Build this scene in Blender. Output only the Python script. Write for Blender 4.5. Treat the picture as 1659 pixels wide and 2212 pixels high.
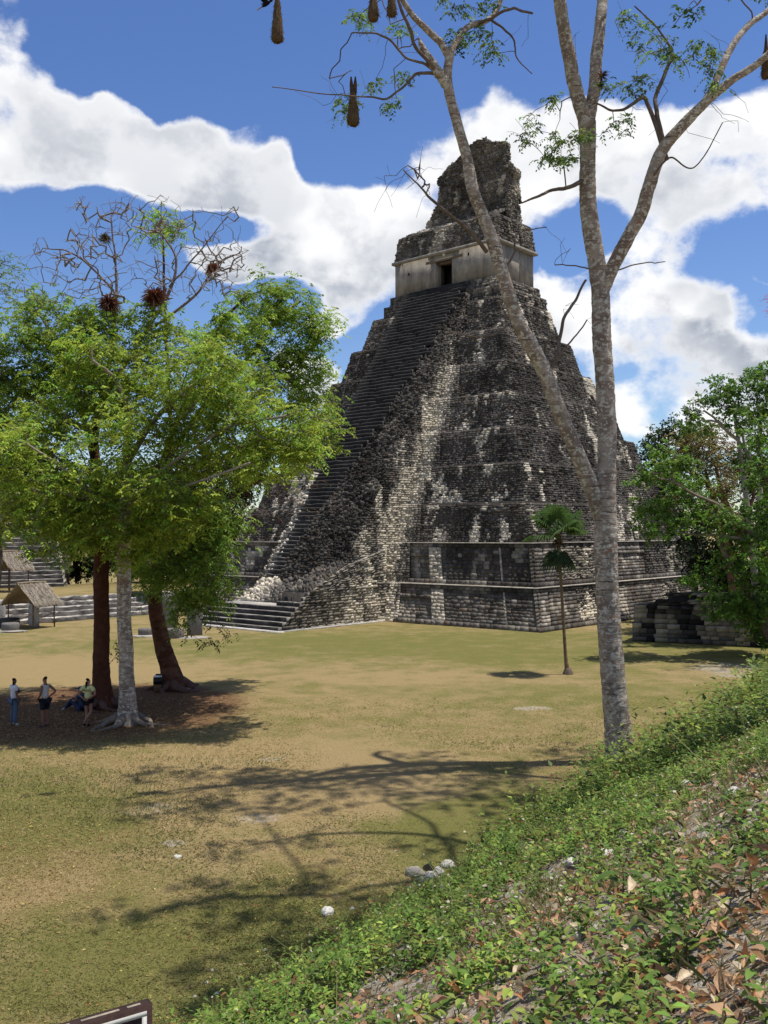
import bpy, math, random
import numpy as np
from mathutils import Vector, Matrix
random.seed(7)
RNG = np.random.default_rng(7)
for o in list(bpy.data.objects): bpy.data.objects.remove(o)
S = bpy.context.scene
C = S.collection
R = math.radians

# ---------------------------------------------------------------- camera
EYE = 6.83; PITCH = 0.0224; ROLL = -0.004
FPX, CX, CY = 2060.0, 829.5, 1106.0            # the photograph read on a 1659 x 2212 grid
cam_d = bpy.data.cameras.new('camera'); cam = bpy.data.objects.new('camera', cam_d); C.objects.link(cam)
cam_d.sensor_fit = 'VERTICAL'; cam_d.sensor_height = 36.0; cam_d.lens = 36.0 * FPX / 2212.0
cam_d.clip_start = 0.05; cam_d.clip_end = 9000
cam.matrix_world = Matrix.Translation((0, 0, EYE)) @ Matrix.Rotation(math.pi/2 + PITCH, 4, 'X') @ Matrix.Rotation(ROLL, 4, 'Z')
S.camera = cam

def ray(x, y):
    X, Y = x - CX, y - CY
    cr, sr = math.cos(ROLL), math.sin(ROLL)
    u, v = (X*cr + Y*sr) / FPX, -(-X*sr + Y*cr) / FPX
    cp, sp = math.cos(PITCH), math.sin(PITCH)
    return np.array([u, cp - v*sp, sp + v*cp])
def at(x, y, Y):
    r = ray(x, y); t = Y / r[1]
    return np.array([r[0]*t, Y, EYE + r[2]*t])
def G(x, y, z=0.0):
    r = ray(x, y); t = (z - EYE) / r[2]
    return np.array([r[0]*t, r[1]*t, z])

# ---------------------------------------------------------------- light
SX, SY = 0.29, 0.03
SUN_VEC = Vector((SX, SY, 1.0)).normalized()        # towards the sun
SUN_EL = math.asin(SUN_VEC.z); SUN_AZ = math.atan2(SUN_VEC.x, SUN_VEC.y)
S.view_settings.view_transform = 'Standard'; S.view_settings.look = 'None'
S.view_settings.exposure = 0.12; S.view_settings.gamma = 1.0; S.view_settings.use_curve_mapping = False
sd = bpy.data.lights.new('sun', 'SUN'); sd.energy = 4.8; sd.angle = R(0.53); sd.color = (1.0, 0.95, 0.87)
sun = bpy.data.objects.new('sun', sd); C.objects.link(sun)
sun.rotation_euler = SUN_VEC.to_track_quat('Z', 'Y').to_euler(); sun.location = (0, 0, 80)

W = bpy.data.worlds.new('World'); S.world = W; W.use_nodes = True
def make_world():
    nt = W.node_tree; N = nt.nodes; L = nt.links; N.clear()
    def nd(t, **k):
        n = N.new(t)
        for a, b in k.items(): setattr(n, a, b)
        return n
    def put(sock, v):
        if isinstance(v, bpy.types.NodeSocket): L.new(v, sock)
        else: sock.default_value = v
    def m(op, a, b=None, c=None, clamp=False):
        n = nd('ShaderNodeMath', operation=op, use_clamp=clamp); put(n.inputs[0], a)
        if b is not None: put(n.inputs[1], b)
        if c is not None: put(n.inputs[2], c)
        return n.outputs[0]
    def vm(op, a, b=None):
        n = nd('ShaderNodeVectorMath', operation=op); put(n.inputs[0], a)
        if b is not None: put(n.inputs[1], b)
        return n
    def noise(v, sc, det, ro=0.55):
        n = nd('ShaderNodeTexNoise'); L.new(v, n.inputs['Vector']); n.inputs['Scale'].default_value = sc
        n.inputs['Detail'].default_value = det; n.inputs['Roughness'].default_value = ro
        return n
    def ss(v, a, b):
        n = nd('ShaderNodeMapRange', interpolation_type='SMOOTHSTEP'); L.new(v, n.inputs[0])
        n.inputs[1].default_value = a; n.inputs[2].default_value = b; return n.outputs[0]
    tc = nd('ShaderNodeTexCoord'); d = tc.outputs['Generated']
    sky = nd('ShaderNodeTexSky', sky_type='NISHITA', sun_disc=False)
    sky.sun_elevation = SUN_EL; sky.sun_rotation = SUN_AZ
    sky.altitude = 250; sky.air_density = 1.0; sky.dust_density = 0.35; sky.ozone_density = 2.6
    hs = nd('ShaderNodeHueSaturation'); hs.inputs['Hue'].default_value = 0.512
    hs.inputs['Saturation'].default_value = 1.2; hs.inputs['Value'].default_value = 1.0
    L.new(sky.outputs[0], hs.inputs['Color'])
    # cumulus banks: soft masses in the directions where they stand, broken up by noise
    banks = [(10,15,60,45),(20,160,95,80),(25,310,140,95),(170,325,135,68),(310,345,130,60),(440,378,120,62),
      (540,392,90,50),(605,345,40,38),(250,240,42,34),(395,270,50,44),(640,455,110,60),(740,500,140,75),(850,480,100,70),
      (610,570,120,60),(760,610,130,80),(500,560,70,40),(-40,430,130,45),(640,780,75,42),(690,830,50,45),(705,690,60,30),
      (1065,215,82,62),(1020,290,85,65),(965,335,80,55),(890,290,30,18),(1150,270,60,60),(1230,310,110,80),(1240,250,40,35),(1330,270,110,80),
      (1460,300,150,100),(1580,290,120,95),(1660,280,120,90),(1650,420,130,90),(1520,440,140,90),(1390,420,120,80),(1180,380,90,60),
      (1280,480,90,60),(1150,480,60,50),(1430,640,150,75),(1560,730,150,75),(1290,690,110,80),(1200,610,70,60),(1480,820,180,75),(1640,800,130,70),
      (1380,900,150,55),(1560,910,140,45),(1650,600,28,28),(1200,540,50,30),(1340,560,60,22),(1520,560,50,30)]
    warp = noise(d, 5.0, 6)
    w1 = vm('SUBTRACT', warp.outputs['Color'], (0.5, 0.5, 0.5))
    w2 = vm('SCALE', w1.outputs[0]); w2.inputs['Scale'].default_value = 0.075
    wbig = vm('ADD', d, w2.outputs[0])
    acc = None
    for (x, y, rx, ry) in banks:
        c = ray(x, y); c = c / np.linalg.norm(c)
        ax, ay = FPX/rx/1.12, FPX/ry/1.12
        s = vm('SUBTRACT', wbig.outputs[0], tuple(c))
        s2 = vm('MULTIPLY', s.outputs[0], (ax, 0.5*(ax+ay)*0.7, ay))
        q = vm('DOT_PRODUCT', s2.outputs[0], s2.outputs[0]).outputs['Value']
        g = m('SUBTRACT', 1.0, m('MULTIPLY', q, 0.45), clamp=True)
        g = m('MULTIPLY', g, m('MULTIPLY', g, 0.80))
        acc = g if acc is None else m('ADD', acc, g)
    acc = m('MINIMUM', acc, 0.72)
    gaps = [(1225,520,75,45),(1590,565,80,60),(1645,690,50,35),(100,495,150,42),(470,490,90,28),(1300,90,330,70),(900,170,110,90),(300,120,190,70),(1490,170,160,40),(600,640,60,30)]
    for (x, y, rx, ry) in gaps:
        c = ray(x, y); c = c/np.linalg.norm(c); s = vm('SUBTRACT', wbig.outputs[0], tuple(c))
        s2 = vm('MULTIPLY', s.outputs[0], (FPX/rx/1.12, 0.35*(FPX/rx+FPX/ry)/1.12, FPX/ry/1.12)); q = vm('DOT_PRODUCT', s2.outputs[0], s2.outputs[0]).outputs['Value']
        g = m('SUBTRACT', 1.0, m('MULTIPLY', q, 0.45), clamp=True); acc = m('SUBTRACT', acc, m('MULTIPLY', g, 0.75))
    # away from the view the same kind of sky goes on
    sep = nd('ShaderNodeSeparateXYZ'); L.new(d, sep.inputs[0])
    up = m('ADD', m('ABSOLUTE', sep.outputs[2]), 0.25)
    flat = vm('DIVIDE', d, None); cmb = nd('ShaderNodeCombineXYZ')
    for i in range(3): L.new(up, cmb.inputs[i])
    L.new(cmb.outputs[0], flat.inputs[1])
    far = noise(flat.outputs[0], 1.7, 5)
    farm = ss(far.outputs['Fac'], 0.50, 0.62)
    cv = ray(830, 800); cv = cv/np.linalg.norm(cv)
    dot = vm('DOT_PRODUCT', d, tuple(cv)).outputs['Value']
    inview = ss(dot, 0.80, 0.86)
    farw = m('MULTIPLY', m('MULTIPLY', farm, 0.8), m('SUBTRACT', 1.0, inview))
    dens0 = m('ADD', acc, farw)
    mp = nd('ShaderNodeMapping'); mp.inputs['Scale'].default_value = (1, 1, 1.25); L.new(d, mp.inputs[0])
    fb = noise(mp.outputs[0], 6.2, 12, 0.57)
    fb2 = noise(mp.outputs[0], 24.0, 8, 0.62)
    dens = m('ADD', dens0, m('MULTIPLY', m('SUBTRACT', fb.outputs['Fac'], 0.5), 2.1))
    dens = m('ADD', dens, m('MULTIPLY', m('SUBTRACT', fb2.outputs['Fac'], 0.5), 0.60))
    mask = ss(dens, 0.28, 0.62)
    # shaded undersides: where the cloud is thick and more of it stands above
    off = vm('ADD', mp.outputs[0], (0.012, 0.0, 0.045))
    fbo = noise(off.outputs[0], 6.2, 6, 0.55)
    low = noise(mp.outputs[0], 6.0, 4, 0.5)
    gr = m('SUBTRACT', fbo.outputs['Fac'], fb.outputs['Fac'])
    sh = m('ADD', m('MULTIPLY', ss(gr, -0.04, 0.09), 0.62), m('MULTIPLY', ss(low.outputs['Fac'], 0.44, 0.60), 0.60))
    sh = m('MULTIPLY', sh, ss(dens, 0.34, 0.80))
    lowz = m('SUBTRACT', 1.0, ss(sep.outputs[2], 0.05, 0.50))
    sh = m('MULTIPLY', sh, m('ADD', 0.30, m('MULTIPLY', lowz, 1.15)), clamp=True)
    cc = nd('ShaderNodeMix', data_type='RGBA'); L.new(sh, cc.inputs[0])
    cc.inputs[6].default_value = (1.0, 1.0, 1.0, 1); cc.inputs[7].default_value = (0.38, 0.42, 0.49, 1)
    bs = nd('ShaderNodeBackground'); L.new(hs.outputs[0], bs.inputs[0]); bs.inputs[1].default_value = 0.125
    bc = nd('ShaderNodeBackground'); L.new(cc.outputs[2], bc.inputs[0]); bc.inputs[1].default_value = 0.98
    mx = nd('ShaderNodeMixShader'); L.new(m('MULTIPLY', mask, 0.97), mx.inputs[0]); L.new(bs.outputs[0], mx.inputs[1]); L.new(bc.outputs[0], mx.inputs[2])
    out = nd('ShaderNodeOutputWorld'); L.new(mx.outputs[0], out.inputs[0])
make_world()

# ---------------------------------------------------------------- helpers
def tag(o, label=None, cat=None, group=None, kind=None):
    if label: o['label'] = label
    if cat: o['category'] = cat
    if group: o['group'] = group
    if kind: o['kind'] = kind
    return o
def empty(name, loc=(0, 0, 0), rz=0.0, parent=None):
    o = bpy.data.objects.new(name, None); o.empty_display_size = 0.2
    o.location = tuple(loc); o.rotation_euler = (0, 0, rz); C.objects.link(o)
    if parent: o.parent = parent
    return o
def mesh_data(name, V, F, cols=None, smooth=False):
    V = np.ascontiguousarray(np.asarray(V, np.float32).reshape(-1, 3))
    me = bpy.data.meshes.new(name)
    if isinstance(F, np.ndarray): F = [F]
    F = [np.asarray(f, np.int32) for f in F if len(f)]
    loops = np.concatenate([f.ravel() for f in F]); tot = np.concatenate([np.full(len(f), f.shape[1], np.int32) for f in F])
    me.vertices.add(len(V)); me.vertices.foreach_set('co', V.ravel())
    me.loops.add(len(loops)); me.loops.foreach_set('vertex_index', loops)
    st = np.concatenate([[0], np.cumsum(tot)[:-1]]).astype(np.int32)
    me.polygons.add(len(tot)); me.polygons.foreach_set('loop_start', st); me.polygons.foreach_set('loop_total', tot)
    if smooth: me.polygons.foreach_set('use_smooth', np.ones(len(tot), bool))
    if cols is not None:
        a = me.color_attributes.new('col', 'FLOAT_COLOR', 'POINT')
        c = np.ones((len(V), 4), np.float32); c[:, :3] = cols; a.data.foreach_set('color', c.ravel())
    me.update(calc_edges=True)
    return me
def mk(name, V, F, mat, parent=None, cols=None, smooth=False, kind=None, loc=None):
    me = mesh_data(name, V, F, cols, smooth); me.materials.append(mat)
    o = bpy.data.objects.new(name, me); C.objects.link(o)
    if parent: o.parent = parent
    if loc is not None: o.location = tuple(loc)
    if kind: o['kind'] = kind
    return o
class MB:
    """collects verts / faces (quads and tris) with a colour per vertex"""
    def __init__(s): s.v = []; s.q = []; s.t = []; s.c = []; s.n = 0
    def add(s, V, Q=(), T=(), col=(0.5, 0.5, 0.5)):
        V = np.asarray(V, float).reshape(-1, 3)
        if len(Q): s.q.append(np.asarray(Q, int).reshape(-1, 4) + s.n)
        if len(T): s.t.append(np.asarray(T, int).reshape(-1, 3) + s.n)
        c = np.asarray(col, float)
        s.c.append(np.broadcast_to(c, (len(V), 3)) if c.ndim == 1 else c); s.v.append(V); s.n += len(V); return s
    def box(s, c, size, col=(0.5,)*3, rz=0.0, jit=0.0, top=1.0, bot=1.0):
        h = np.array(size)/2
        P = np.array([[-1,-1,-1],[1,-1,-1],[1,1,-1],[-1,1,-1],[-1,-1,1],[1,-1,1],[1,1,1],[-1,1,1]], float)
        P[4:, :2] *= top; P[:4, :2] *= bot; P *= h
        if jit: P += RNG.normal(0, jit, P.shape)
        cr, sr = math.cos(rz), math.sin(rz)
        P = np.c_[P[:,0]*cr - P[:,1]*sr, P[:,0]*sr + P[:,1]*cr, P[:,2]] + np.array(c)
        return s.add(P, [[0,3,2,1],[4,5,6,7],[0,1,5,4],[1,2,6,5],[2,3,7,6],[3,0,4,7]], col=col)
    def tube(s, pts, radii, k=6, col=(0.5,)*3, rough=0.0, cap=True):
        V, Q, T = tube_geo(np.asarray(pts, float), np.broadcast_to(np.asarray(radii, float), (len(pts),)), k, rough, cap)
        return s.add(V, Q, T, col)
    def lathe(s, prof, k=12, col=(0.5,)*3, c=(0, 0, 0), jit=0.0):
        prof = np.asarray(prof, float); a = np.linspace(0, 2*math.pi, k, endpoint=False)
        V = np.stack([prof[:, 0, None]*np.cos(a), prof[:, 0, None]*np.sin(a), np.repeat(prof[:, 1, None], k, 1)], -1)
        if jit: V = V * (1 + RNG.normal(0, jit, V.shape[:2])[..., None] * np.array([1, 1, 0.15]))
        n = len(prof); Q = [[i*k+j, i*k+(j+1) % k, (i+1)*k+(j+1) % k, (i+1)*k+j] for i in range(n-1) for j in range(k)]
        return s.add(V.reshape(-1, 3) + np.array(c), Q, col=col)
    def build(s, name, mat, parent=None, smooth=False, kind=None, loc=None):
        F = []
        if s.q: F.append(np.concatenate(s.q))
        if s.t: F.append(np.concatenate(s.t))
        return mk(name, np.concatenate(s.v), F, mat, parent, np.concatenate(s.c), smooth, kind, loc)
def tube_geo(P, r, k=6, rough=0.0, cap=True):
    n = len(P); T = np.gradient(P, axis=0); T /= np.linalg.norm(T, axis=1)[:, None] + 1e-9
    ref = np.array([1., 0, 0]) if abs(T[0][0]) < 0.8 else np.array([0, 1., 0])
    U = np.empty_like(P); u = ref
    for i in range(n):
        u = u - T[i]*(u @ T[i]); u /= np.linalg.norm(u) + 1e-9; U[i] = u
    Wv = np.cross(T, U); a = np.linspace(0, 2*math.pi, k, endpoint=False)
    rr = r[:, None] * np.ones(k)
    if rough: rr = rr * (1 + RNG.normal(0, rough, (n, k)))
    V = P[:, None] + rr[..., None]*(U[:, None]*np.cos(a)[None, :, None] + Wv[:, None]*np.sin(a)[None, :, None])
    i = np.arange(n-1)[:, None]*k; j = np.arange(k)[None]
    Q = np.stack([i+j, i+(j+1) % k, i+k+(j+1) % k, i+k+j], -1).reshape(-1, 4)
    V = V.reshape(-1, 3); Tt = []
    if cap:
        V = np.vstack([V, P[-1:] + T[-1:]*r[-1]*0.4]); e = len(V)-1; b = (n-1)*k
        Tt = [[b+q, b+(q+1) % k, e] for q in range(k)]
    return V, Q, Tt
def spline(P, n):
    """Catmull-Rom through the points (any columns)"""
    P = np.asarray(P, float); Q = np.vstack([2*P[0]-P[1], P, 2*P[-1]-P[-2]]); m = len(P)-1
    t = np.linspace(0, m, n); i = np.minimum(t.astype(int), m-1); f = (t-i)[:, None]
    a, b, c, d = Q[i], Q[i+1], Q[i+2], Q[i+3]
    return 0.5*((2*b) + (c-a)*f + (2*a-5*b+4*c-d)*f**2 + (3*b-a-3*c+d)*f**3)
def _h(i):
    i = (i.astype(np.int64) * np.array([73856093, 19349663, 83492791])).sum(-1)
    i = (i ^ (i >> 13)) * 1274126177; i = i ^ (i >> 16)
    return (i & 0xffff) / 65535.0
def vnoise(P):
    P = np.asarray(P, float); i = np.floor(P).astype(np.int64); f = P - i; f = f*f*(3-2*f); r = 0
    for dx in (0, 1):
        for dy in (0, 1):
            for dz in (0, 1):
                w = (f[..., 0] if dx else 1-f[..., 0])*(f[..., 1] if dy else 1-f[..., 1])*(f[..., 2] if dz else 1-f[..., 2])
                r = r + w*_h(i + np.array([dx, dy, dz]))
    return r
def fbm(P, o=4):
    P = np.asarray(P, float); r = 0; a = 0.5; s = 0
    for k in range(o): r = r + a*vnoise(P*2**k + 17.3*k); s += a; a *= 0.5
    return r/s
def sstep(x, a, b):
    t = np.clip((x-a)/(b-a), 0, 1); return t*t*(3-2*t)
def norm(v): return v/(np.linalg.norm(v, axis=-1, keepdims=True)+1e-9)
def unit3(n): return norm(RNG.normal(size=(n, 3)))

# ---------------------------------------------------------------- materials
def new_mat(name):
    m = bpy.data.materials.new(name); m.use_nodes = True
    return m, m.node_tree.nodes, m.node_tree.links, m.node_tree.nodes['Principled BSDF']
def mat_col(name, rough=0.9, nscale=6.0, namp=0.35, bump=0.0, bscale=20.0, base=None, trans=0.0, spec=0.2, det=5, sheen=0.0):
    """colour from the attribute 'col' (or one base colour) broken up by noise, plus fine relief"""
    m, N, L, b = new_mat(name)
    b.inputs['Roughness'].default_value = rough; b.inputs['Specular IOR Level'].default_value = spec
    if base is None:
        a = N.new('ShaderNodeAttribute'); a.attribute_name = 'col'; src = a.outputs['Color']
    else:
        a = N.new('ShaderNodeRGB'); a.outputs[0].default_value = (*base, 1); src = a.outputs[0]
    tc = N.new('ShaderNodeTexCoord')
    n = N.new('ShaderNodeTexNoise'); n.inputs['Scale'].default_value = nscale; n.inputs['Detail'].default_value = det; n.inputs['Roughness'].default_value = 0.65
    L.new(tc.outputs['Object'], n.inputs['Vector'])
    mr = N.new('ShaderNodeMapRange'); mr.inputs[1].default_value = 0.25; mr.inputs[2].default_value = 0.75
    mr.inputs[3].default_value = 1-namp; mr.inputs[4].default_value = 1+namp; L.new(n.outputs['Fac'], mr.inputs[0])
    v = N.new('ShaderNodeVectorMath'); v.operation = 'SCALE'; L.new(src, v.inputs[0]); L.new(mr.outputs[0], v.inputs['Scale'])
    L.new(v.outputs[0], b.inputs['Base Color'])
    if bump:
        bn = N.new('ShaderNodeTexNoise'); bn.inputs['Scale'].default_value = bscale; bn.inputs['Detail'].default_value = 6
        L.new(tc.outputs['Object'], bn.inputs['Vector'])
        bp = N.new('ShaderNodeBump'); bp.inputs['Strength'].default_value = bump; bp.inputs['Distance'].default_value = 0.05
        L.new(bn.outputs['Fac'], bp.inputs['Height']); L.new(bp.outputs[0], b.inputs['Normal'])
    if trans:
        t = N.new('ShaderNodeBsdfTranslucent'); L.new(v.outputs[0], t.inputs[0])
        mx = N.new('ShaderNodeMixShader'); mx.inputs[0].default_value = trans
        L.new(b.outputs[0], mx.inputs[1]); L.new(t.outputs[0], mx.inputs[2])
        L.new(mx.outputs[0], N['Material Output'].inputs[0])
    return m
M = {}
M['stone'] = mat_col('weathered limestone', 0.95, 2.2, 0.45, 0.6, 9.0, spec=0.1)
M['pale'] = mat_col('pale plaster wall', 0.95, 1.2, 0.28, 0.5, 7.0, spec=0.1)
def stain(m, amt):
    N, L = m.node_tree.nodes, m.node_tree.links; b = N['Principled BSDF']; src = b.inputs['Base Color'].links[0].from_socket
    tc = N.new('ShaderNodeTexCoord'); mp = N.new('ShaderNodeMapping'); mp.inputs['Scale'].default_value = (1.6, 1.6, 0.28); L.new(tc.outputs['Object'], mp.inputs[0])
    n = N.new('ShaderNodeTexNoise'); n.inputs['Scale'].default_value = 1.0; n.inputs['Detail'].default_value = 8; n.inputs['Roughness'].default_value = .7; L.new(mp.outputs[0], n.inputs['Vector'])
    r = N.new('ShaderNodeMapRange'); r.inputs[1].default_value = .42; r.inputs[2].default_value = .68; r.inputs[3].default_value = 1.0; r.inputs[4].default_value = 1-amt; L.new(n.outputs['Fac'], r.inputs[0])
    v = N.new('ShaderNodeVectorMath'); v.operation = 'SCALE'; L.new(src, v.inputs[0]); L.new(r.outputs[0], v.inputs['Scale']); L.new(v.outputs[0], b.inputs['Base Color'])
stain(M['pale'], .45)
M['leaf'] = mat_col('leaf', 0.55, 0.7, 0.22, trans=0.42, spec=0.25)
M['bark'] = mat_col('bark', 0.9, 4.0, 0.35, 0.8, 14.0, spec=0.15)
M['twig'] = mat_col('twig bark', 0.9, 3.0, 0.25, spec=0.1)
M['cloth'] = mat_col('cloth', 0.9, 9.0, 0.12, spec=0.1)
M['skin'] = mat_col('skin', 0.6, 9.0, 0.08, spec=0.3)
M['wood'] = mat_col('weathered wood', 0.85, 7.0, 0.3, 0.4, 18.0, spec=0.15)
M['thatch'] = mat_col('dry thatch', 0.95, 5.0, 0.3, spec=0.05)
M['dry'] = mat_col('dry leaf', 0.75, 14.0, 0.3, trans=0.2, spec=0.2)
M['fibre'] = mat_col('woven plant fibre', 0.95, 10.0, 0.4, 0.6, 30.0, spec=0.05)
M['rock'] = mat_col('loose limestone', 0.9, 7.0, 0.3, 0.7, 18.0, spec=0.15)
M['plain'] = mat_col('painted surface', 0.5, 6.0, 0.08, spec=0.3)
def lichen_bark():
    m, N, L, b = new_mat('lichen spotted bark'); b.inputs['Roughness'].default_value = .9; b.inputs['Specular IOR Level'].default_value = .12
    tc = N.new('ShaderNodeTexCoord')
    def noise(scl, sc, det=5, ro=.6):
        mp = N.new('ShaderNodeMapping'); mp.inputs['Scale'].default_value = scl; L.new(tc.outputs['Object'], mp.inputs[0])
        n = N.new('ShaderNodeTexNoise'); n.inputs['Scale'].default_value = sc; n.inputs['Detail'].default_value = det; n.inputs['Roughness'].default_value = ro; L.new(mp.outputs[0], n.inputs['Vector']); return n.outputs['Fac']
    def ss(v, a, c):
        n = N.new('ShaderNodeMapRange'); n.interpolation_type = 'SMOOTHSTEP'; L.new(v, n.inputs[0]); n.inputs[1].default_value = a; n.inputs[2].default_value = c; return n.outputs[0]
    def mix(f, a, c):
        n = N.new('ShaderNodeMix'); n.data_type = 'RGBA'; L.new(f, n.inputs[0])
        for k, v in ((6, a), (7, c)):
            if isinstance(v, tuple): n.inputs[k].default_value = (*v, 1)
            else: L.new(v, n.inputs[k])
        return n.outputs[2]
    c = mix(ss(noise((1, 1, 1), 2.2, 6), .38, .62), (.21, .155, .118), (.36, .295, .235))
    c = mix(ss(noise((1, 1, 1.3), 7.0, 3), .54, .58), c, (.50, .46, .385))          # pale lichen discs
    c = mix(ss(noise((1, 1, 1.2), 4.3, 4), .60, .64), c, (.56, .52, .44))
    c = mix(ss(noise((.9, .9, 11), 1.6, 4), .60, .66), c, (.11, .08, .062))        # dark cross cracks
    c = mix(ss(noise((.8, .8, 17), 1.9, 3), .62, .66), c, (.50, .445, .375))         # pale rings
    c = mix(ss(noise((1, 1, 1), 3.1, 3), .66, .70), c, (.30, .16, .10))            # rusty patches
    L.new(c, b.inputs['Base Color'])
    bp = N.new('ShaderNodeBump'); bp.inputs['Strength'].default_value = .9; bp.inputs['Distance'].default_value = .03; L.new(noise((1, 1, 4), 9.0, 6), bp.inputs['Height']); L.new(bp.outputs[0], b.inputs['Normal'])
    return m
M['lichen_bark'] = lichen_bark()
# ---------------------------------------------------------------- ground, slope
NS = np.array([0.834, -0.551]); S0 = 9.45           # slope coordinate: distance beyond the foot of the bank
TS = np.array([0.551, 0.834])
def slope_s(x, y): return x*NS[0] + y*NS[1] + S0
def ground_z(x, y, rough=True):
    x = np.asarray(x, float); y = np.asarray(y, float)
    s = slope_s(x, y)
    q = np.clip(s, 0, 9.3)
    z = 0.56*q*(1 + 0.10*(1-q/9.3)) * sstep(s, -0.3, 1.2)
    if rough:
        k = sstep(s, 0.0, 2.0)*(1-sstep(s, 9.0, 10.5)*0.8)
        z = z + k*(fbm(np.stack([x*0.5, y*0.5, x*0+3.1], -1), 3)-0.5)*0.5 + k*(fbm(np.stack([x*2.3, y*2.3, x*0+9.1], -1), 3)-0.5)*0.16
    return z
def grid_ground():
    t = np.concatenate([np.arange(-14, 8, 0.55), np.geomspace(8, 95, 110)])
    s = np.concatenate([np.arange(-0.6, 9.6, 0.16), np.array([9.9, 10.5, 12, 15, 20, 30, 45])])
    Tt, Ss = np.meshgrid(t, s, indexing='ij')
    x = TS[0]*Tt + NS[0]*(Ss-S0); y = TS[1]*Tt + NS[1]*(Ss-S0)
    z = ground_z(x, y); z[:, 0] = -0.12
    V = np.stack([x, y, z], -1).reshape(-1, 3); n, m = len(t), len(s)
    i = np.arange(n-1)[:, None]*m; j = np.arange(m-1)[None]
    Q = np.stack([i+j, i+m+j, i+m+j+1, i+j+1], -1).reshape(-1, 4)
    return V, Q[:, ::-1]

def lawn_material():
    m, N, L, b = new_mat('dry lawn')
    b.inputs['Roughness'].default_value = 0.95; b.inputs['Specular IOR Level'].default_value = 0.05
    geo = N.new('ShaderNodeNewGeometry'); P = geo.outputs['Position']
    def noise(sc, det=6, ro=0.6, vec=P):
        n = N.new('ShaderNodeTexNoise'); n.inputs['Scale'].default_value = sc; n.inputs['Detail'].default_value = det
        n.inputs['Roughness'].default_value = ro; L.new(vec, n.inputs['Vector']); return n.outputs['Fac']
    def ss(v, a, c):
        n = N.new('ShaderNodeMapRange'); n.interpolation_type = 'SMOOTHSTEP'; L.new(v, n.inputs[0])
        n.inputs[1].default_value = a; n.inputs[2].default_value = c; return n.outputs[0]
    def mix(f, a, c):
        n = N.new('ShaderNodeMix'); n.data_type = 'RGBA'
        if isinstance(f, float): n.inputs[0].default_value = f
        else: L.new(f, n.inputs[0])
        for k, v in ((6, a), (7, c)):
            if isinstance(v, tuple): n.inputs[k].default_value = (*v, 1)
            else: L.new(v, n.inputs[k])
        return n.outputs[2]
    def mth(op, a, c):
        n = N.new('ShaderNodeMath'); n.operation = op
        for k, v in ((0, a), (1, c)):
            if isinstance(v, float): n.inputs[k].default_value = v
            else: L.new(v, n.inputs[k])
        return n.outputs[0]
    def blob(x, y, rx, ry, amp=1.0):
        s = N.new('ShaderNodeVectorMath'); s.operation = 'SUBTRACT'; L.new(P, s.inputs[0]); s.inputs[1].default_value = (x, y, 0)
        q = N.new('ShaderNodeVectorMath'); q.operation = 'MULTIPLY'; L.new(s.outputs[0], q.inputs[0]); q.inputs[1].default_value = (1/rx, 1/ry, 0)
        l = N.new('ShaderNodeVectorMath'); l.operation = 'LENGTH'; L.new(q.outputs[0], l.inputs[0])
        return mth('MULTIPLY', mth('SUBTRACT', 1.0, ss(l.outputs['Value'], 0.35, 1.15)), amp)
    big = noise(0.11, 4); mid = noise(0.7, 6, 0.65); fine = noise(7.0, 5, 0.7); vfine = noise(38.0, 4, 0.75)
    tan = mix(ss(vfine, 0.3, 0.7), (0.185, 0.132, 0.058), (0.39, 0.292, 0.145))
    grn = mix(ss(vfine, 0.3, 0.7), (0.088, 0.088, 0.024), (0.215, 0.20, 0.065))
    # greener: by the pyramid, by the foot of the bank, a patch at the left edge; drier: open middle of the plaza
    g = mth('ADD', mth('MULTIPLY', big, 0.55), mth('MULTIPLY', mid, 1.05))
    g = mth('ADD', g, mth('MULTIPLY', fine, 0.60))
    g = mth('ADD', g, -0.60)
    for a in ((6, 58, 30, 11, 0.22), (-9, 23, 4.5, 5, 0.30), (-3, 15, 7, 4.5, 0.26), (3, 22, 4, 4, 0.34), (9, 40, 9, 9, 0.12)):
        g = mth('ADD', g, blob(*a))
    for a in ((-3, 27, 6, 6, 0.30), (-9, 17.5, 4, 4.5, 0.16), (-18, 49, 14, 7, 0.22), (3, 45, 10, 2.5, 0.16)):
        g = mth('SUBTRACT', g, blob(*a))
    col = mix(ss(g, 0.30, 0.78), tan, grn)
    soil = mix(ss(fine, 0.35, 0.65), (0.085, 0.044, 0.022), (0.20, 0.115, 0.062))
    dirt = mth('ADD', mth('MULTIPLY', mid, 0.45), mth('MULTIPLY', fine, 0.45))
    dirt = mth('ADD', dirt, -0.08)
    d1 = mth('ADD', dirt, blob(-11.5, 37.5, 8.5, 8.5, 0.62))
    d1 = mth('ADD', d1, blob(-5, 25, 10, 6, 0.12))
    col = mix(ss(d1, 0.60, 0.86), col, soil)
    pale = mix(fine, (0.26, 0.21, 0.145), (0.44, 0.39, 0.31))
    d2 = mth('ADD', dirt, blob(18.5, 47, 6.0, 5.0, 0.36))
    for (px, py, r) in ((335,1748,0.55),(590,1640,0.3),(375,1822,0.22),(560,1768,0.4),(1150,1530,0.5)):
        q = G(px, py); d2 = mth('ADD', d2, blob(q[0], q[1], r*2.6, r*2.0, 0.36))
    col = mix(ss(d2, 0.66, 0.80), col, pale)
    L.new(col, b.inputs['Base Color'])
    bp = N.new('ShaderNodeBump'); bp.inputs['Strength'].default_value = 0.6; bp.inputs['Distance'].default_value = 0.06
    L.new(mth('ADD', mth('MULTIPLY', fine, 0.8), vfine), bp.inputs['Height']); L.new(bp.outputs[0], b.inputs['Normal'])
    return m
M['lawn'] = lawn_material()
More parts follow.
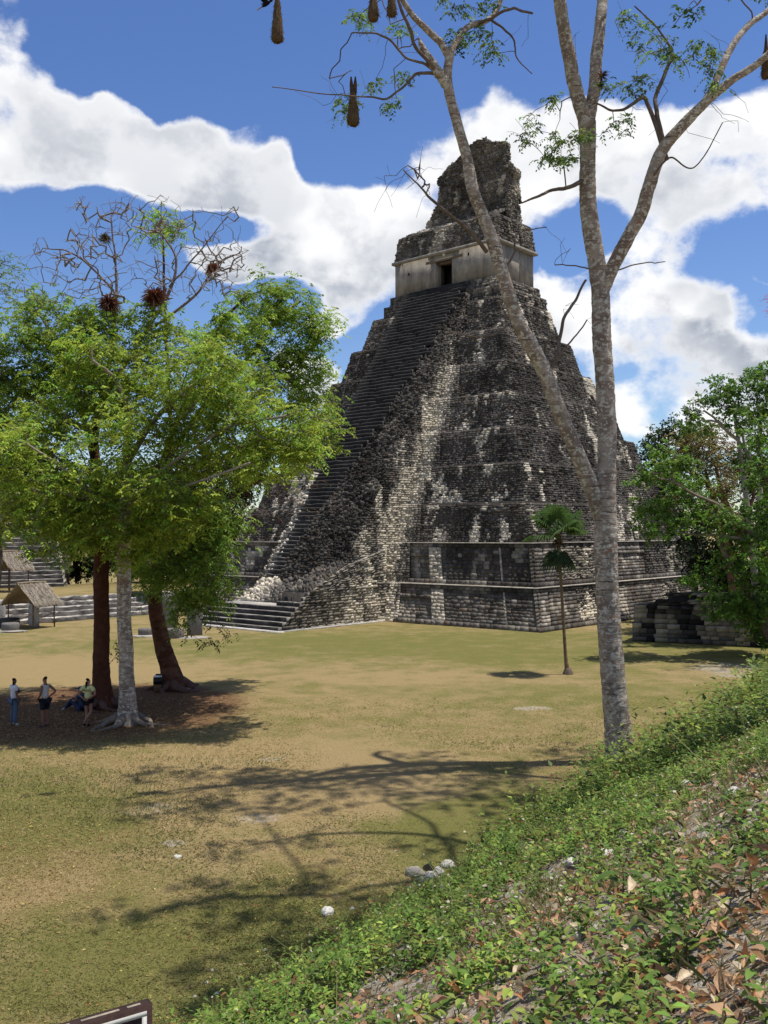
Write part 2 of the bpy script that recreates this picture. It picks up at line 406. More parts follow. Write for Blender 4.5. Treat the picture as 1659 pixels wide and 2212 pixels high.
def bank_material():
    m, N, L, b = new_mat('bare earth of the bank')
    b.inputs['Roughness'].default_value = 0.95; b.inputs['Specular IOR Level'].default_value = 0.05
    geo = N.new('ShaderNodeNewGeometry'); P = geo.outputs['Position']
    def noise(sc, det=6, ro=0.65):
        n = N.new('ShaderNodeTexNoise'); n.inputs['Scale'].default_value = sc; n.inputs['Detail'].default_value = det
        n.inputs['Roughness'].default_value = ro; L.new(P, n.inputs['Vector']); return n.outputs['Fac']
    def ramp(f, stops):
        r = N.new('ShaderNodeValToRGB'); L.new(f, r.inputs[0]); e = r.color_ramp.elements
        while len(e) < len(stops): e.new(0.5)
        for k, (p, c) in enumerate(stops): e[k].position = p; e[k].color = (*c, 1)
        return r.outputs[0]
    c1 = ramp(noise(5.0), [(0.26, (0.10, 0.07, 0.045)), (0.40, (0.26, 0.19, 0.125)), (0.52, (0.46, 0.39, 0.295)), (0.68, (0.60, 0.55, 0.47))])
    c2 = ramp(noise(60.0), [(0.3, (0.45,)*3), (0.7, (1.2,)*3)])
    mx = N.new('ShaderNodeMix'); mx.data_type = 'RGBA'; mx.blend_type = 'MULTIPLY'; mx.inputs[0].default_value = 1.0
    L.new(c1, mx.inputs[6]); L.new(c2, mx.inputs[7]); L.new(mx.outputs[2], b.inputs['Base Color'])
    bp = N.new('ShaderNodeBump'); bp.inputs['Strength'].default_value = 1.0; bp.inputs['Distance'].default_value = 0.04
    L.new(noise(45.0), bp.inputs['Height']); L.new(bp.outputs[0], b.inputs['Normal'])
    return m
M['bank'] = bank_material()

def build_ground():
    n = 160; r = np.concatenate([np.linspace(0.5, 120, 90), np.geomspace(130, 4500, 20)]); a = np.linspace(0, 2*math.pi, n, endpoint=False)
    V = np.stack([np.outer(r, np.cos(a)), np.outer(r, np.sin(a)) + 40, np.zeros((len(r), n))], -1)
    V[..., 2] = (fbm(np.stack([V[..., 0]*0.12, V[..., 1]*0.12, V[..., 0]*0], -1), 3)-0.5)*0.16
    V = V.reshape(-1, 3); i = np.arange(len(r)-1)[:, None]*n; j = np.arange(n)[None]
    Q = np.stack([i+j, i+n+j, i+n+(j+1) % n, i+(j+1) % n], -1).reshape(-1, 4)
    V = np.vstack([V, [[0, 40, 0]]]); T = np.array([[len(V)-1, q, (q+1) % n] for q in range(n)])
    mk('ground', V, [Q, T], M['lawn'], kind='structure', smooth=True)
    V, Q = grid_ground(); mk('bank', V, Q, M['bank'], kind='structure', smooth=True)
build_ground()
# ---------------------------------------------------------------- pyramid temple (local x: away to the right, local y: away to the left)
TH = 0.8469
TR = np.array([math.cos(TH), math.sin(TH), 0]); TL = np.array([-math.sin(TH), math.cos(TH), 0])
TW, TD, TB = 34.16, 28.72, 0.85
TCEN = np.array([10.517, 68.22, 0]) + TL*TW/2 + TR*TD/2
ZT = [0, 2.95, 6.09, 9.2, 12.3, 15.28, 18.27, 21.25, 24.35, 27.47, 29.70]
def outl(i):
    ins = (i-2)*1.4524 if i >= 2 else (i-2)*1.2309
    return TD/2 - ins, TW/2 - ins*0.943
temple = empty('pyramid_temple', TCEN, TH)
tag(temple, 'tall dark stone stepped pyramid with a steep stairway and a roofed shrine on top', 'pyramid')

def quadpt(Q4, u, v):
    A, B, Cc, D = [np.asarray(p, float) for p in Q4]
    u = np.asarray(u)[..., None]; v = np.asarray(v)[..., None]
    return (A*(1-u) + B*u)*(1-v) + (D*(1-u) + Cc*u)*v
STONE_F = np.array([[4,5,6,7],[0,1,5,4],[1,2,6,5],[2,3,7,6],[3,0,4,7]])
def courses(Q4, h=0.25, w=(0.25, 0.7), prot=(0.02, 0.14), jit=0.02, gap=0.03, chamf=0.12, drop=0.0, tilt=0.03, bulge=0.0, topcut=0.0):
    """courses of single stones laid on a quad (A bottom left, B bottom right, C top right, D top left, outside to the viewer)"""
    A, B, Cc, D = [np.asarray(p, float) for p in Q4]
    n = np.cross(B-A, D-A); n /= np.linalg.norm(n)
    H = 0.5*(np.linalg.norm(D-A) + np.linalg.norm(Cc-B)); nr = max(1, int(round(H/h)))
    hs = np.cumsum(np.r_[0, RNG.uniform(0.75, 1.25, nr)]); hs /= hs[-1]
    U0, U1, V0, V1 = [], [], [], []
    for k in range(nr):
        Lr = np.linalg.norm(quadpt(Q4, 1., (hs[k]+hs[k+1])/2) - quadpt(Q4, 0., (hs[k]+hs[k+1])/2))
        if Lr < 0.15: continue
        m = max(1, int(Lr/np.mean(w))+1)
        ww = np.cumsum(np.r_[0, RNG.uniform(w[0], w[1], m)]); ww /= ww[-1]
        U0.append(ww[:-1]); U1.append(ww[1:]); V0.append(np.full(m, hs[k])); V1.append(np.full(m, hs[k+1]))
    U0, U1, V0, V1 = map(np.concatenate, (U0, U1, V0, V1))
    keep = RNG.random(len(U0)) > drop
    if topcut:
        cx = quadpt(Q4, (U0+U1)/2, (V0+V1)/2); keep &= (V1 < 1 - topcut*fbm(cx*0.8, 3)*2*(RNG.random(len(U0))*0.5+0.5))
    U0, U1, V0, V1 = U0[keep], U1[keep], V0[keep], V1[keep]
    P = np.stack([quadpt(Q4, U0, V0), quadpt(Q4, U1, V0), quadpt(Q4, U1, V1), quadpt(Q4, U0, V1)], 1)
    c = P.mean(1, keepdims=True); sz = np.linalg.norm(P[:, 1]-P[:, 0], axis=1)
    shr = 1 - gap/np.maximum(np.linalg.norm(P-c, axis=2), 0.06)[..., None]
    back = c + (P-c)*np.clip(shr, 0.6, 1) - n*0.12
    pr = RNG.uniform(prot[0], prot[1], len(U0))
    if bulge: pr = pr + bulge*(fbm(c[:, 0]*0.9, 3)-0.35)
    front = c + (P-c)*np.clip(shr, 0.6, 1)*(1-chamf) + n*pr[:, None, None]
    front = front + RNG.normal(0, jit, front.shape) + n*RNG.normal(0, tilt, front.shape[:2])[..., None]
    V = np.concatenate([back, front], 1)
    return V, n
def tone(c, n=None, pale=0.0, dark=1.0, streak=1.0):
    """how black or bare each stone is: black crust, grey lichen, bare cream limestone"""
    c = np.asarray(c, float); k = len(c)
    r = RNG.random(k)
    v = fbm(c*np.array([0.30, 0.30, 0.30])+5, 4); v2 = fbm(np.stack([c[:, 0]*0.7, c[:, 1]*0.7, c[:, 2]*0.25], -1)+61, 3)
    base = 0.036 + 0.095*np.clip((v-0.36)*3.2, 0, 1)*(0.4+0.6*r) + 0.07*sstep(v2, 0.48, 0.62)*r + 0.03*(RNG.random(k)**3)
    col = base[:, None]*np.array([1.04, 0.93, 0.80])
    br = RNG.random(k) < 0.12; col[br] = col[br]*np.array([1.10, .97, .86])
    # single lighter stones
    lt = (RNG.random(k) < 0.025); col[lt] = (0.09+0.14*RNG.random(lt.sum()))[:, None]*np.array([1, .92, .82])
    # streaks where rain keeps the crust off
    s = fbm(np.stack([c[:, 0]*1.05, c[:, 1]*1.05, c[:, 2]*0.20], -1)+31, 3) + 0.045*(RNG.random(k)-0.5)
    s2 = fbm(c*np.array([0.30, 0.30, 0.25])+77, 3)
    f = sstep(s, 0.575, 0.635)*sstep(s2, 0.42, 0.52)*streak
    f = np.clip(f*.85 + pale, 0, 1)*(0.80+0.20*RNG.random(k))
    cream = (0.52+0.30*RNG.random(k))[:, None]*np.array([1.0, 0.89, 0.70])
    return col*dark*(1-f[:, None]) + cream*f[:, None]
STN = []                 # (V, colour) of every laid stone of the temple, in temple coordinates
def lay(Q4, pale=0.0, dark=1.0, streak=1.0, rank=0.0, palefn=None, **k):
    V, n = courses(Q4, **k); c = V[:, 4:].mean(1)
    pl = pale if palefn is None else palefn(c)
    STN.append((V, tone(c, n, pl, dark, streak), np.full(len(V), rank)))
def zq(i0y, i0x, z0, i1y, i1x, z1, side, a0=None, a1=None):
    """battered wall quad: side 'f' front (x = -X), 's' near side (y = -Y), 'e' far end (x = +X), 'b' back (y = +Y)"""
    if side == 'f':
        a0 = (i0y, -i0y) if a0 is None else a0; a1 = (i1y, -i1y) if a1 is None else a1
        return [(-i0x, a0[0], z0), (-i0x, a0[1], z0), (-i1x, a1[1], z1), (-i1x, a1[0], z1)]
    if side == 's':
        a0 = (-i0x, i0x) if a0 is None else a0; a1 = (-i1x, i1x) if a1 is None else a1
        return [(a0[0], -i0y, z0), (a0[1], -i0y, z0), (a1[1], -i1y, z1), (a1[0], -i1y, z1)]
    if side == 'e': return [(i0x, -i0y, z0), (i0x, i0y, z0), (i1x, i1y, z1), (i1x, -i1y, z1)]
    return [(i0x, i0y, z0), (-i0x, i0y, z0), (-i1x, i1y, z1), (i1x, i1y, z1)]
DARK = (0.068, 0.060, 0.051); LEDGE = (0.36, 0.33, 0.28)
def frustum(mb, x0, y0, z0, x1, y1, z1, col, topcol=None, seg=1):
    P = [(-x0,-y0,z0),(x0,-y0,z0),(x0,y0,z0),(-x0,y0,z0),(-x1,-y1,z1),(x1,-y1,z1),(x1,y1,z1),(-x1,y1,z1)]
    mb.add(P, [[0,1,5,4],[1,2,6,5],[2,3,7,6],[3,0,4,7],[0,3,2,1]], col=col)
    mb.add(P[4:], [[0,1,2,3]], col=topcol or col)
STAIR_X0, STAIR_Z0, STAIR_X1, STAIR_Z1, SHW = -22.3, 1.62, -2.95, 29.70, 4.15
def stair_x(z): return STAIR_X0 + (np.asarray(z)-STAIR_Z0)/(STAIR_Z1-STAIR_Z0)*(STAIR_X1-STAIR_X0)

def build_terraces():
    for i in range(1, 10):
        xo, yo = outl(i); z0, z1 = ZT[i-1], ZT[i]
        if i == 1: xb, yb = outl(0)
        else: xb, yb = xo+TB, yo+TB
        mb = MB(); r = 0.16 if i > 2 else 0.50
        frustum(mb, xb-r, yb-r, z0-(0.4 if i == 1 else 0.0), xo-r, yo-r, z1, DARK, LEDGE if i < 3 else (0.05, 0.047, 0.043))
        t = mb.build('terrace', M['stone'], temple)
        smooth = i <= 2
        if smooth:
            zb, zt = z0+0.42, z1-0.95; f = lambda z: (z-z0)/(z1-z0)
            X = lambda z: xb+(xo-xb)*f(z); Y = lambda z: yb+(yo-yb)*f(z)
            kw = dict(h=0.30, w=(0.35, 0.8), jit=0.006, tilt=0.008, gap=0.012, chamf=0.04)
            # flat ashlar faces: plinth, wall, top band; one sunk panel by the stairs, one bare pier, a slot behind the corner
            kw = dict(h=0.29, w=(0.30, 0.75), jit=0.006, tilt=0.008, gap=0.006, chamf=0.025)
            def fq(p0, p1, za, zc, off):
                return [(-(X(za)+off), -Y(za)+p1, za), (-(X(za)+off), -Y(za)+p0, za), (-(X(zc)+off), -Y(zc)+p0, zc), (-(X(zc)+off), -Y(zc)+p1, zc)]
            def sq(p0, p1, za, zc, off):
                return [(-X(za)+p0, -(Y(za)+off), za), (-X(za)+p1, -(Y(za)+off), za), (-X(zc)+p1, -(Y(zc)+off), zc), (-X(zc)+p0, -(Y(zc)+off), zc)]
            LF, LS = 2*yb, 2*xb
            for (fn, L) in ((fq, LF), (sq, LS)):
                lay(fn(0, L, z0, z0+.36, -.06), prot=(0.05, 0.07), streak=0.25, rank=1.0, **kw)
                lay(fn(0, L, z1-.34, z1-.03, -.12), prot=(0.05, 0.07), streak=0.2, rank=1.0, **kw)
            lay(fq(0, 2.75, z0+.36, z1-.34, -.16), prot=(0.035, 0.055), streak=.3, rank=1.0, **kw)
            lay(fq(2.75, 2.95, z0+.36, z1-.34, -.19), prot=(0.03, 0.05), pale=.55, **{**kw, 'w': (.2, .21)})
            lay(fq(2.95, 8.3, z0+.36, z1-.34, -.17), prot=(0.035, 0.055), streak=.35, rank=1.0, **kw)
            lay(fq(8.3, 9.5, z0+.30, z1-.34, -.10), prot=(0.03, 0.08), pale=.62, rank=1.2, **{**kw, 'jit': .02, 'chamf': .08})
            lay(fq(9.5, LF*.46, z0+.36, z1-1.05, -.28), prot=(0.03, 0.06), streak=.4, pale=.05, rank=1.0, **kw)
            lay(fq(9.5, LF*.46, z1-1.05, z1-.34, -.14), prot=(0.035, 0.055), streak=.2, rank=1.0, **kw)
            lay(fq(LF*.46, LF, z0+.36, z1-.34, -.17), prot=(0.035, 0.055), streak=.9, rank=.8, **kw)
            lay(sq(0, 1.55, z0+.36, z1-.34, -.14), prot=(0.035, 0.055), streak=.5, dark=1.7, rank=1.1, **kw)
            lay(sq(1.55, 1.85, z0+.1, z1-.34, -.40), prot=(0.0, 0.02), streak=0, dark=.6, **{**kw, 'w': (.3, .31)})
            a, b2 = ((3.2, 9.5) if i == 2 else (5.5, 9.8))
            lay(sq(1.85, a, z0+.36, z1-.34, -.17), prot=(0.035, 0.055), streak=.5, dark=1.6, rank=1.0, **kw)
            lay(sq(a, b2, z0+.36, z1-.34, -.20), h=0.20, w=(0.16, 0.45), prot=(0.0, 0.18), jit=0.03, tilt=0.05, gap=0.01, chamf=0.16, pale=.30 if i == 2 else .10, streak=1.0, bulge=.2)
            lay(sq(b2, LS*.58, z0+.36, z1-1.0, -.30 if i == 2 else -.17), prot=(0.03, 0.055), streak=.6, dark=1.3, rank=.9, **kw)
            lay(sq(b2, LS*.58, z1-1.0, z1-.34, -.15), prot=(0.03, 0.055), streak=.4, dark=1.3, rank=.9, **kw)
            lay(sq(LS*.58, LS, z0+.36, z1-.34, -.18), h=0.22, w=(0.2, 0.5), prot=(0.0, 0.13), jit=0.02, tilt=0.03, gap=0.01, chamf=0.1, streak=.5, dark=.8)
            mb = MB(); e = .035
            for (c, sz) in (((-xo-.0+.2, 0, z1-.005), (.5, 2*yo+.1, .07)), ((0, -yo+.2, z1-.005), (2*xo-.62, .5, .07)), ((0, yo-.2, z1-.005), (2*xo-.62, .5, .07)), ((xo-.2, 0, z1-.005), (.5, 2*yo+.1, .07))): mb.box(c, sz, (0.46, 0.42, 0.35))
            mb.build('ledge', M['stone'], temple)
            for side in 'eb':
                lay(zq(yb-.16, xb-.16, z0, yo-.16, xo-.16, z1, side), h=0.6, w=(0.8, 1.4), prot=(0.02, 0.1))
        else:
            for side in 'fs':
                e = 0.04*(i-2)
                # lower two thirds and a slightly overhanging, worn top course
                zm = z1 - 0.85; f = (zm-z0)/(z1-z0); xm, ym = xb+(xo-xb)*f, yb+(yo-yb)*f
                lay(zq(yb-.17, xb-.17, z0, ym-.18, xm-.18, zm, side), h=0.18, w=(0.16, 0.46), prot=(0.0, 0.06), jit=0.012, tilt=0.02, gap=0.006, chamf=0.07, bulge=0.20, drop=0.015)
                lay(zq(ym-.16, xm-.16, zm, yo-.14, xo-.14, z1+.03, side), h=0.18, w=(0.18, 0.55), prot=(0.02, 0.08), jit=0.012, tilt=0.02, gap=0.006, chamf=0.07, bulge=0.22, topcut=0.10)
                # the projecting middle bay of the upper terraces
                Ym, Xm = 0.62, 0.62
                if side == 's':
                    p = 0.12
                    q = [(-xb*0.55, -(yb-.2+p), z0), (xb*0.55, -(yb-.2+p), z0), (xm*0.55, -(ym-.26+p), zm), (-xm*0.55, -(ym-.26+p), zm)]
                    lay(q, h=0.18, w=(0.16, 0.46), prot=(0.0, 0.06), jit=0.012, tilt=0.02, gap=0.006, chamf=0.07, bulge=0.18, drop=0.02)
            # corner quoins worn back step by step
            for k in range(3):
                za = z0+(z1-z0)*k/3; zc = z0+(z1-z0)*(k+1)/3
            for side in 'eb':
                lay(zq(yb-.2, xb-.2, z0, yo-.2, xo-.2, z1+.03, side), h=0.3, w=(0.35, 0.9), prot=(0.0, 0.2), jit=0.04, tilt=0.05, chamf=0.14, topcut=0.1)
            # loose rubble on the tread edges makes the outline uneven
            for side in 'fseb':
                q = zq(yo-.05, xo-.05, z1-.14, yo-.35, xo-.35, z1+.03, side)
                lay(q, h=0.3, w=(0.2, 0.6), prot=(-0.04, 0.08), jit=0.03, tilt=0.04, drop=0.55, chamf=0.2, streak=.3)
build_terraces()

def build_stairs():
    # the ramp of masonry under the stairway
    z = np.linspace(0, STAIR_Z1-0.02, 30); xs = np.where(z < STAIR_Z0, STAIR_X0+0.3, stair_x(z))+0.42
    yv = SHW-0.22
    V = np.concatenate([np.stack([xs, 0*xs-yv, z], -1), np.stack([xs, 0*xs+yv, z], -1), np.stack([0*xs+1.0, 0*xs-yv, z], -1), np.stack([0*xs+1.0, 0*xs+yv, z], -1)])
    n = len(z); Q = []
    for i in range(n-1):
        Q += [[n+i, i, i+1, n+i+1], [i, 2*n+i, 2*n+i+1, i+1], [3*n+i, n+i, n+i+1, 3*n+i+1]]
    Q += [[n-1, 3*n-1, 4*n-1, 2*n-1]]
    mk('stair_core', V, np.array(Q), M['stone'], temple, np.tile(np.array(DARK), (len(V), 1)))
    # steps: clean on the left, buried under rubble towards the right and the bottom
    N = 84; zz = np.linspace(STAIR_Z0, STAIR_Z1, N+1)
    for k in range(N):
        z0, z1 = zz[k], zz[k+1]; f = k/N
        yr = np.interp(f, [0, 0.08, 0.25, 0.5, 0.75, 1.0], [2.3, 2.1, 0.9, -0.9, -2.4, -3.3]) + 0.5*math.sin(k*1.9)*0.5 + RNG.normal(0, 0.15)
        yl = SHW - 0.05 - abs(RNG.normal(0, 0.05)); m = max(3, int((yl-yr)/0.6))
        y = np.linspace(yl, yr, m+1); x0 = stair_x(z0); xb = stair_x(z1)+0.40
        d = RNG.normal(0, 0.035, m+1) - 0.14*(RNG.random(m+1) < 0.12); dz = RNG.normal(0, 0.014, m+1) - 0.05*(RNG.random(m+1) < 0.07)
        rows = [np.stack([np.full(m+1, x0+0.02)-d, y, np.full(m+1, z0-0.06)], -1), np.stack([np.full(m+1, x0)-d, y, z1-0.05+dz], -1),
                np.stack([np.full(m+1, x0+0.05)-d, y, z1+dz], -1), np.stack([np.full(m+1, xb), y, z1+dz*0.4], -1)]
        V = np.concatenate(rows); w = m+1
        Q = [[r*w+i, r*w+i+1, (r+1)*w+i+1, (r+1)*w+i] for r in range(3) for i in range(m)]
        T4 = [[w-1, 4*w-1, 3*w-1, 2*w-1], [0, w, 2*w, 3*w]]
        wear = np.repeat(fbm(np.stack([y*1.3, np.full(w, z1*1.7), y*0], -1), 3)[None], 4, 0).ravel()
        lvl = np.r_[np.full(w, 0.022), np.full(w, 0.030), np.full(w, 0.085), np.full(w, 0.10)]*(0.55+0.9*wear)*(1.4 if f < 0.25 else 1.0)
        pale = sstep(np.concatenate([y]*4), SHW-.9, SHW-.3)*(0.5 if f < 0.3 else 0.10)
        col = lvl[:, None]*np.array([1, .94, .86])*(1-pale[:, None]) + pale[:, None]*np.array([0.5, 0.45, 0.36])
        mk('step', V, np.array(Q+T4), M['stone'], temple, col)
    # rubble over the right-hand part
    for k in range(14):
        f0, f1 = k/14, (k+1)/14; z0 = STAIR_Z0+(STAIR_Z1-STAIR_Z0)*f0; z1 = STAIR_Z0+(STAIR_Z1-STAIR_Z0)*f1
        yr = lambda f: float(np.interp(f, [0, 0.08, 0.25, 0.5, 0.75, 1.0], [2.4, 2.2, 1.0, -0.8, -2.3, -3.2]))
        hump = lambda f: 0.10 + 0.5*math.exp(-((f-0.16)/0.18)**2)
        q = [(stair_x(z0)+.3-hump(f0), yr(f0), z0), (stair_x(z0)+.35, -SHW+.1, z0), (stair_x(z1)+.35, -SHW+.1, z1), (stair_x(z1)+.3-hump(f1), yr(f1), z1)]
        lay(q, h=0.20, w=(0.16, 0.45), prot=(-0.02, 0.18), jit=0.03, tilt=0.05, gap=0.010, chamf=0.15, bulge=0.30, streak=0.15, dark=0.55)
    # bare cream strip down the left edge of the flight, and the dark fallen rubble beside it
    for k in range(8):
        z0 = STAIR_Z0+k*1.3; z1 = z0+1.3; w0 = 1.25-.09*k
        q = [(stair_x(z0)-.02, SHW+.15, z0), (stair_x(z0)-.02, SHW-w0, z0), (stair_x(z1)-.02, SHW-w0+.05, z1), (stair_x(z1)-.02, SHW+.12, z1)]
        lay(q, h=0.22, w=(0.2, 0.5), prot=(-.05, 0.16), jit=0.035, tilt=0.05, gap=0.01, chamf=0.16, pale=.92, drop=.15)
    q = [(-18.4, SHW+3.2, 1.9), (-22.6, SHW-.1, 1.6), (stair_x(8.2), SHW-.1, 8.2), (-15.1, SHW+1.2, 6.3)]
    lay(q, h=0.22, w=(0.2, 0.5), prot=(0, 0.2), jit=0.03, tilt=0.05, gap=0.01, chamf=0.16, dark=.6, streak=.4, bulge=.3)
    # right flank: pale bare rubble; left flank
    for i in range(0, 9):
        z0, z1 = ZT[i], ZT[i+1]
        xo, yo = outl(i+1); xb = (outl(0)[0] if i == 0 else xo+TB)
        zl = max(z0, 0.0)
        for (sg, side) in ((-1, 1), (1, -1)):
            fx = lambda zz_: (STAIR_X0-0.1 if zz_ < STAIR_Z0 else float(stair_x(zz_)))+.30
            y = sg*(SHW-0.18)
            q = [(fx(zl), y, zl), (-xb, y, z0), (-xo, y, z1), (fx(z1), y, z1)]
            if sg > 0: q = [q[1], q[0], q[3], q[2]]
            pf = lambda c, i=i, z0=z0, xo=xo: sstep((c[:, 0]-stair_x(c[:, 2]))/np.maximum(-xo-.3-stair_x(c[:, 2]), .5)+.9*(fbm(c*np.array([.5, .5, .35])+19, 3)-.5), .18+.035*i, .42+.035*i)*np.clip(np.clip(0.95-0.05*i, 0, 1)*sstep(fbm(np.stack([c[:,0]*0.6, c[:,1], c[:,2]*0.22], -1)+3, 3), 0.16, 0.36)*(sstep(9.2-i, 1.6, 3.8)), 0, 1)
            lay(q, h=0.20, w=(0.18, 0.5), prot=(0.0, 0.09), jit=0.016, tilt=0.025, gap=0.006, chamf=0.10, bulge=0.2, palefn=pf, dark=1.2)
        # pale fan of rubble where the flank meets the terraces
        if i < 7:
            w0 = 2.3 - 0.12*i
            q = [(-xb-.15, -SHW+.3, z0), (-xb-.02, -SHW-w0, z0), (-xo-.02, -SHW-w0*.75, z1), (-xo-.3, -SHW+.3, z1)]
            pf2 = lambda c, w0=w0: np.clip(sstep(c[:, 1], -SHW-w0*0.9, -SHW-w0*0.25)*1.0*sstep(fbm(c*np.array([.5, .8, .3]), 3), .25, .42), 0, 1)
            lay(q, h=0.20, w=(0.16, 0.48), prot=(0.0, 0.08), jit=0.016, tilt=0.025, gap=0.006, chamf=0.10, palefn=pf2)
    # broad low steps at the foot, landing, retaining walls
    n = 8; hh = 0.325
    for k in range(n):
        z0, z1 = k*hh, (k+1)*hh; x0 = -27.7 + k*0.40; yr, yl = -5.0, (4.4 if k < 5 else -2.6 - 0.25*(k-5))
        if k < 3: yl += 0.25*(3-k)
        m = 14; y = np.linspace(yl, yr, m+1); d = RNG.normal(0, 0.02, m+1); dz = RNG.normal(0, 0.012, m+1); w = m+1
        rows = [np.stack([np.full(w, x0)+d, y, np.full(w, z0-.05)], -1), np.stack([np.full(w, x0)+d, y, z1-.04+dz], -1), np.stack([np.full(w, x0+.05)+d, y, z1+dz], -1),
                np.stack([np.full(w, x0+0.43), y, z1+0*dz], -1)]
        V = np.concatenate(rows); Q = [[r*w+i, r*w+i+1, (r+1)*w+i+1, (r+1)*w+i] for r in range(3) for i in range(m)]
        Q += [[w-1, 4*w-1, 3*w-1, 2*w-1], [0, w, 2*w, 3*w]]
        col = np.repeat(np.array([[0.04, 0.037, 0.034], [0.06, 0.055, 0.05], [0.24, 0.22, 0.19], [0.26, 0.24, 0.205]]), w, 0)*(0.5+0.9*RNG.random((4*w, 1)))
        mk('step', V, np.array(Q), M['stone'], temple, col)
    mb = MB()
    mb.box((-23.9, -0.35, 0.79), (3.6, 9.0, 1.6), (0.42, 0.39, 0.33)); mb.box((-23.6, -3.75, 1.28), (3.4, 2.0, 2.6), DARK)
    mb.build('landing', M['stone'], temple)
    mb = MB(); mb.box((-28.0, -0.4, 0.03), (0.7, 10.4, 0.16), (0.5, 0.47, 0.42), jit=0.01); mb.box((-21.5, -5.1, 0.03), (12.5, 0.5, 0.14), (0.42, 0.4, 0.36), jit=0.01)
    mb.build('kerb', M['stone'], temple)
    pf = lambda c: np.clip(0.25 + 0.75*sstep(fbm(c*np.array([.7, .7, .45])+9, 3), 0.40, 0.56), 0, 1)*np.clip(0.12+0.75*sstep(c[:, 0], -25.5, -20), 0, 1)
    q = [(-27.6, -5.0, 0), (-16.6, -5.0, 0), (-16.2, -4.85, 2.6), (-24.7, -4.95, 2.6)]
    lay(q, h=0.26, w=(0.28, 0.65), prot=(0.02, 0.14), jit=0.02, tilt=0.03, gap=0.02, chamf=0.12, palefn=pf, rank=0.9)
    q = [(-24.7, -4.95, 2.6), (-16.2, -4.85, 2.6), (-16.0, -4.5, 5.6), (-20.6, -4.4, 4.3)]
    lay(q, h=0.25, w=(0.25, 0.6), prot=(0.02, 0.24), jit=0.03, tilt=0.05, gap=0.02, chamf=0.16, palefn=pf)
    q = [(-24.8, -2.9, 2.6), (-24.8, -4.95, 2.6), (-20.4, -4.4, 4.6), (-20.6, -2.3, 4.3)]
    lay(q, h=0.25, w=(0.25, 0.6), prot=(0.02, 0.3), jit=0.04, tilt=0.08, gap=0.02, chamf=0.2, dark=0.9, streak=.3)
    q = [(-23.6, 4.0, 1.6), (-23.6, -2.6, 1.6), (-21.6, -2.4, 3.6), (-21.2, 4.0, 3.1)]
    pf3 = lambda c: sstep(c[:, 1], 0.6, 2.2)*0.9
    lay(q, h=0.25, w=(0.25, 0.6), prot=(0.02, 0.34), jit=0.04, tilt=0.08, gap=0.02, chamf=0.2, palefn=pf3, streak=.3)
    # front ends of the two side walls, left of the stairs
build_stairs()

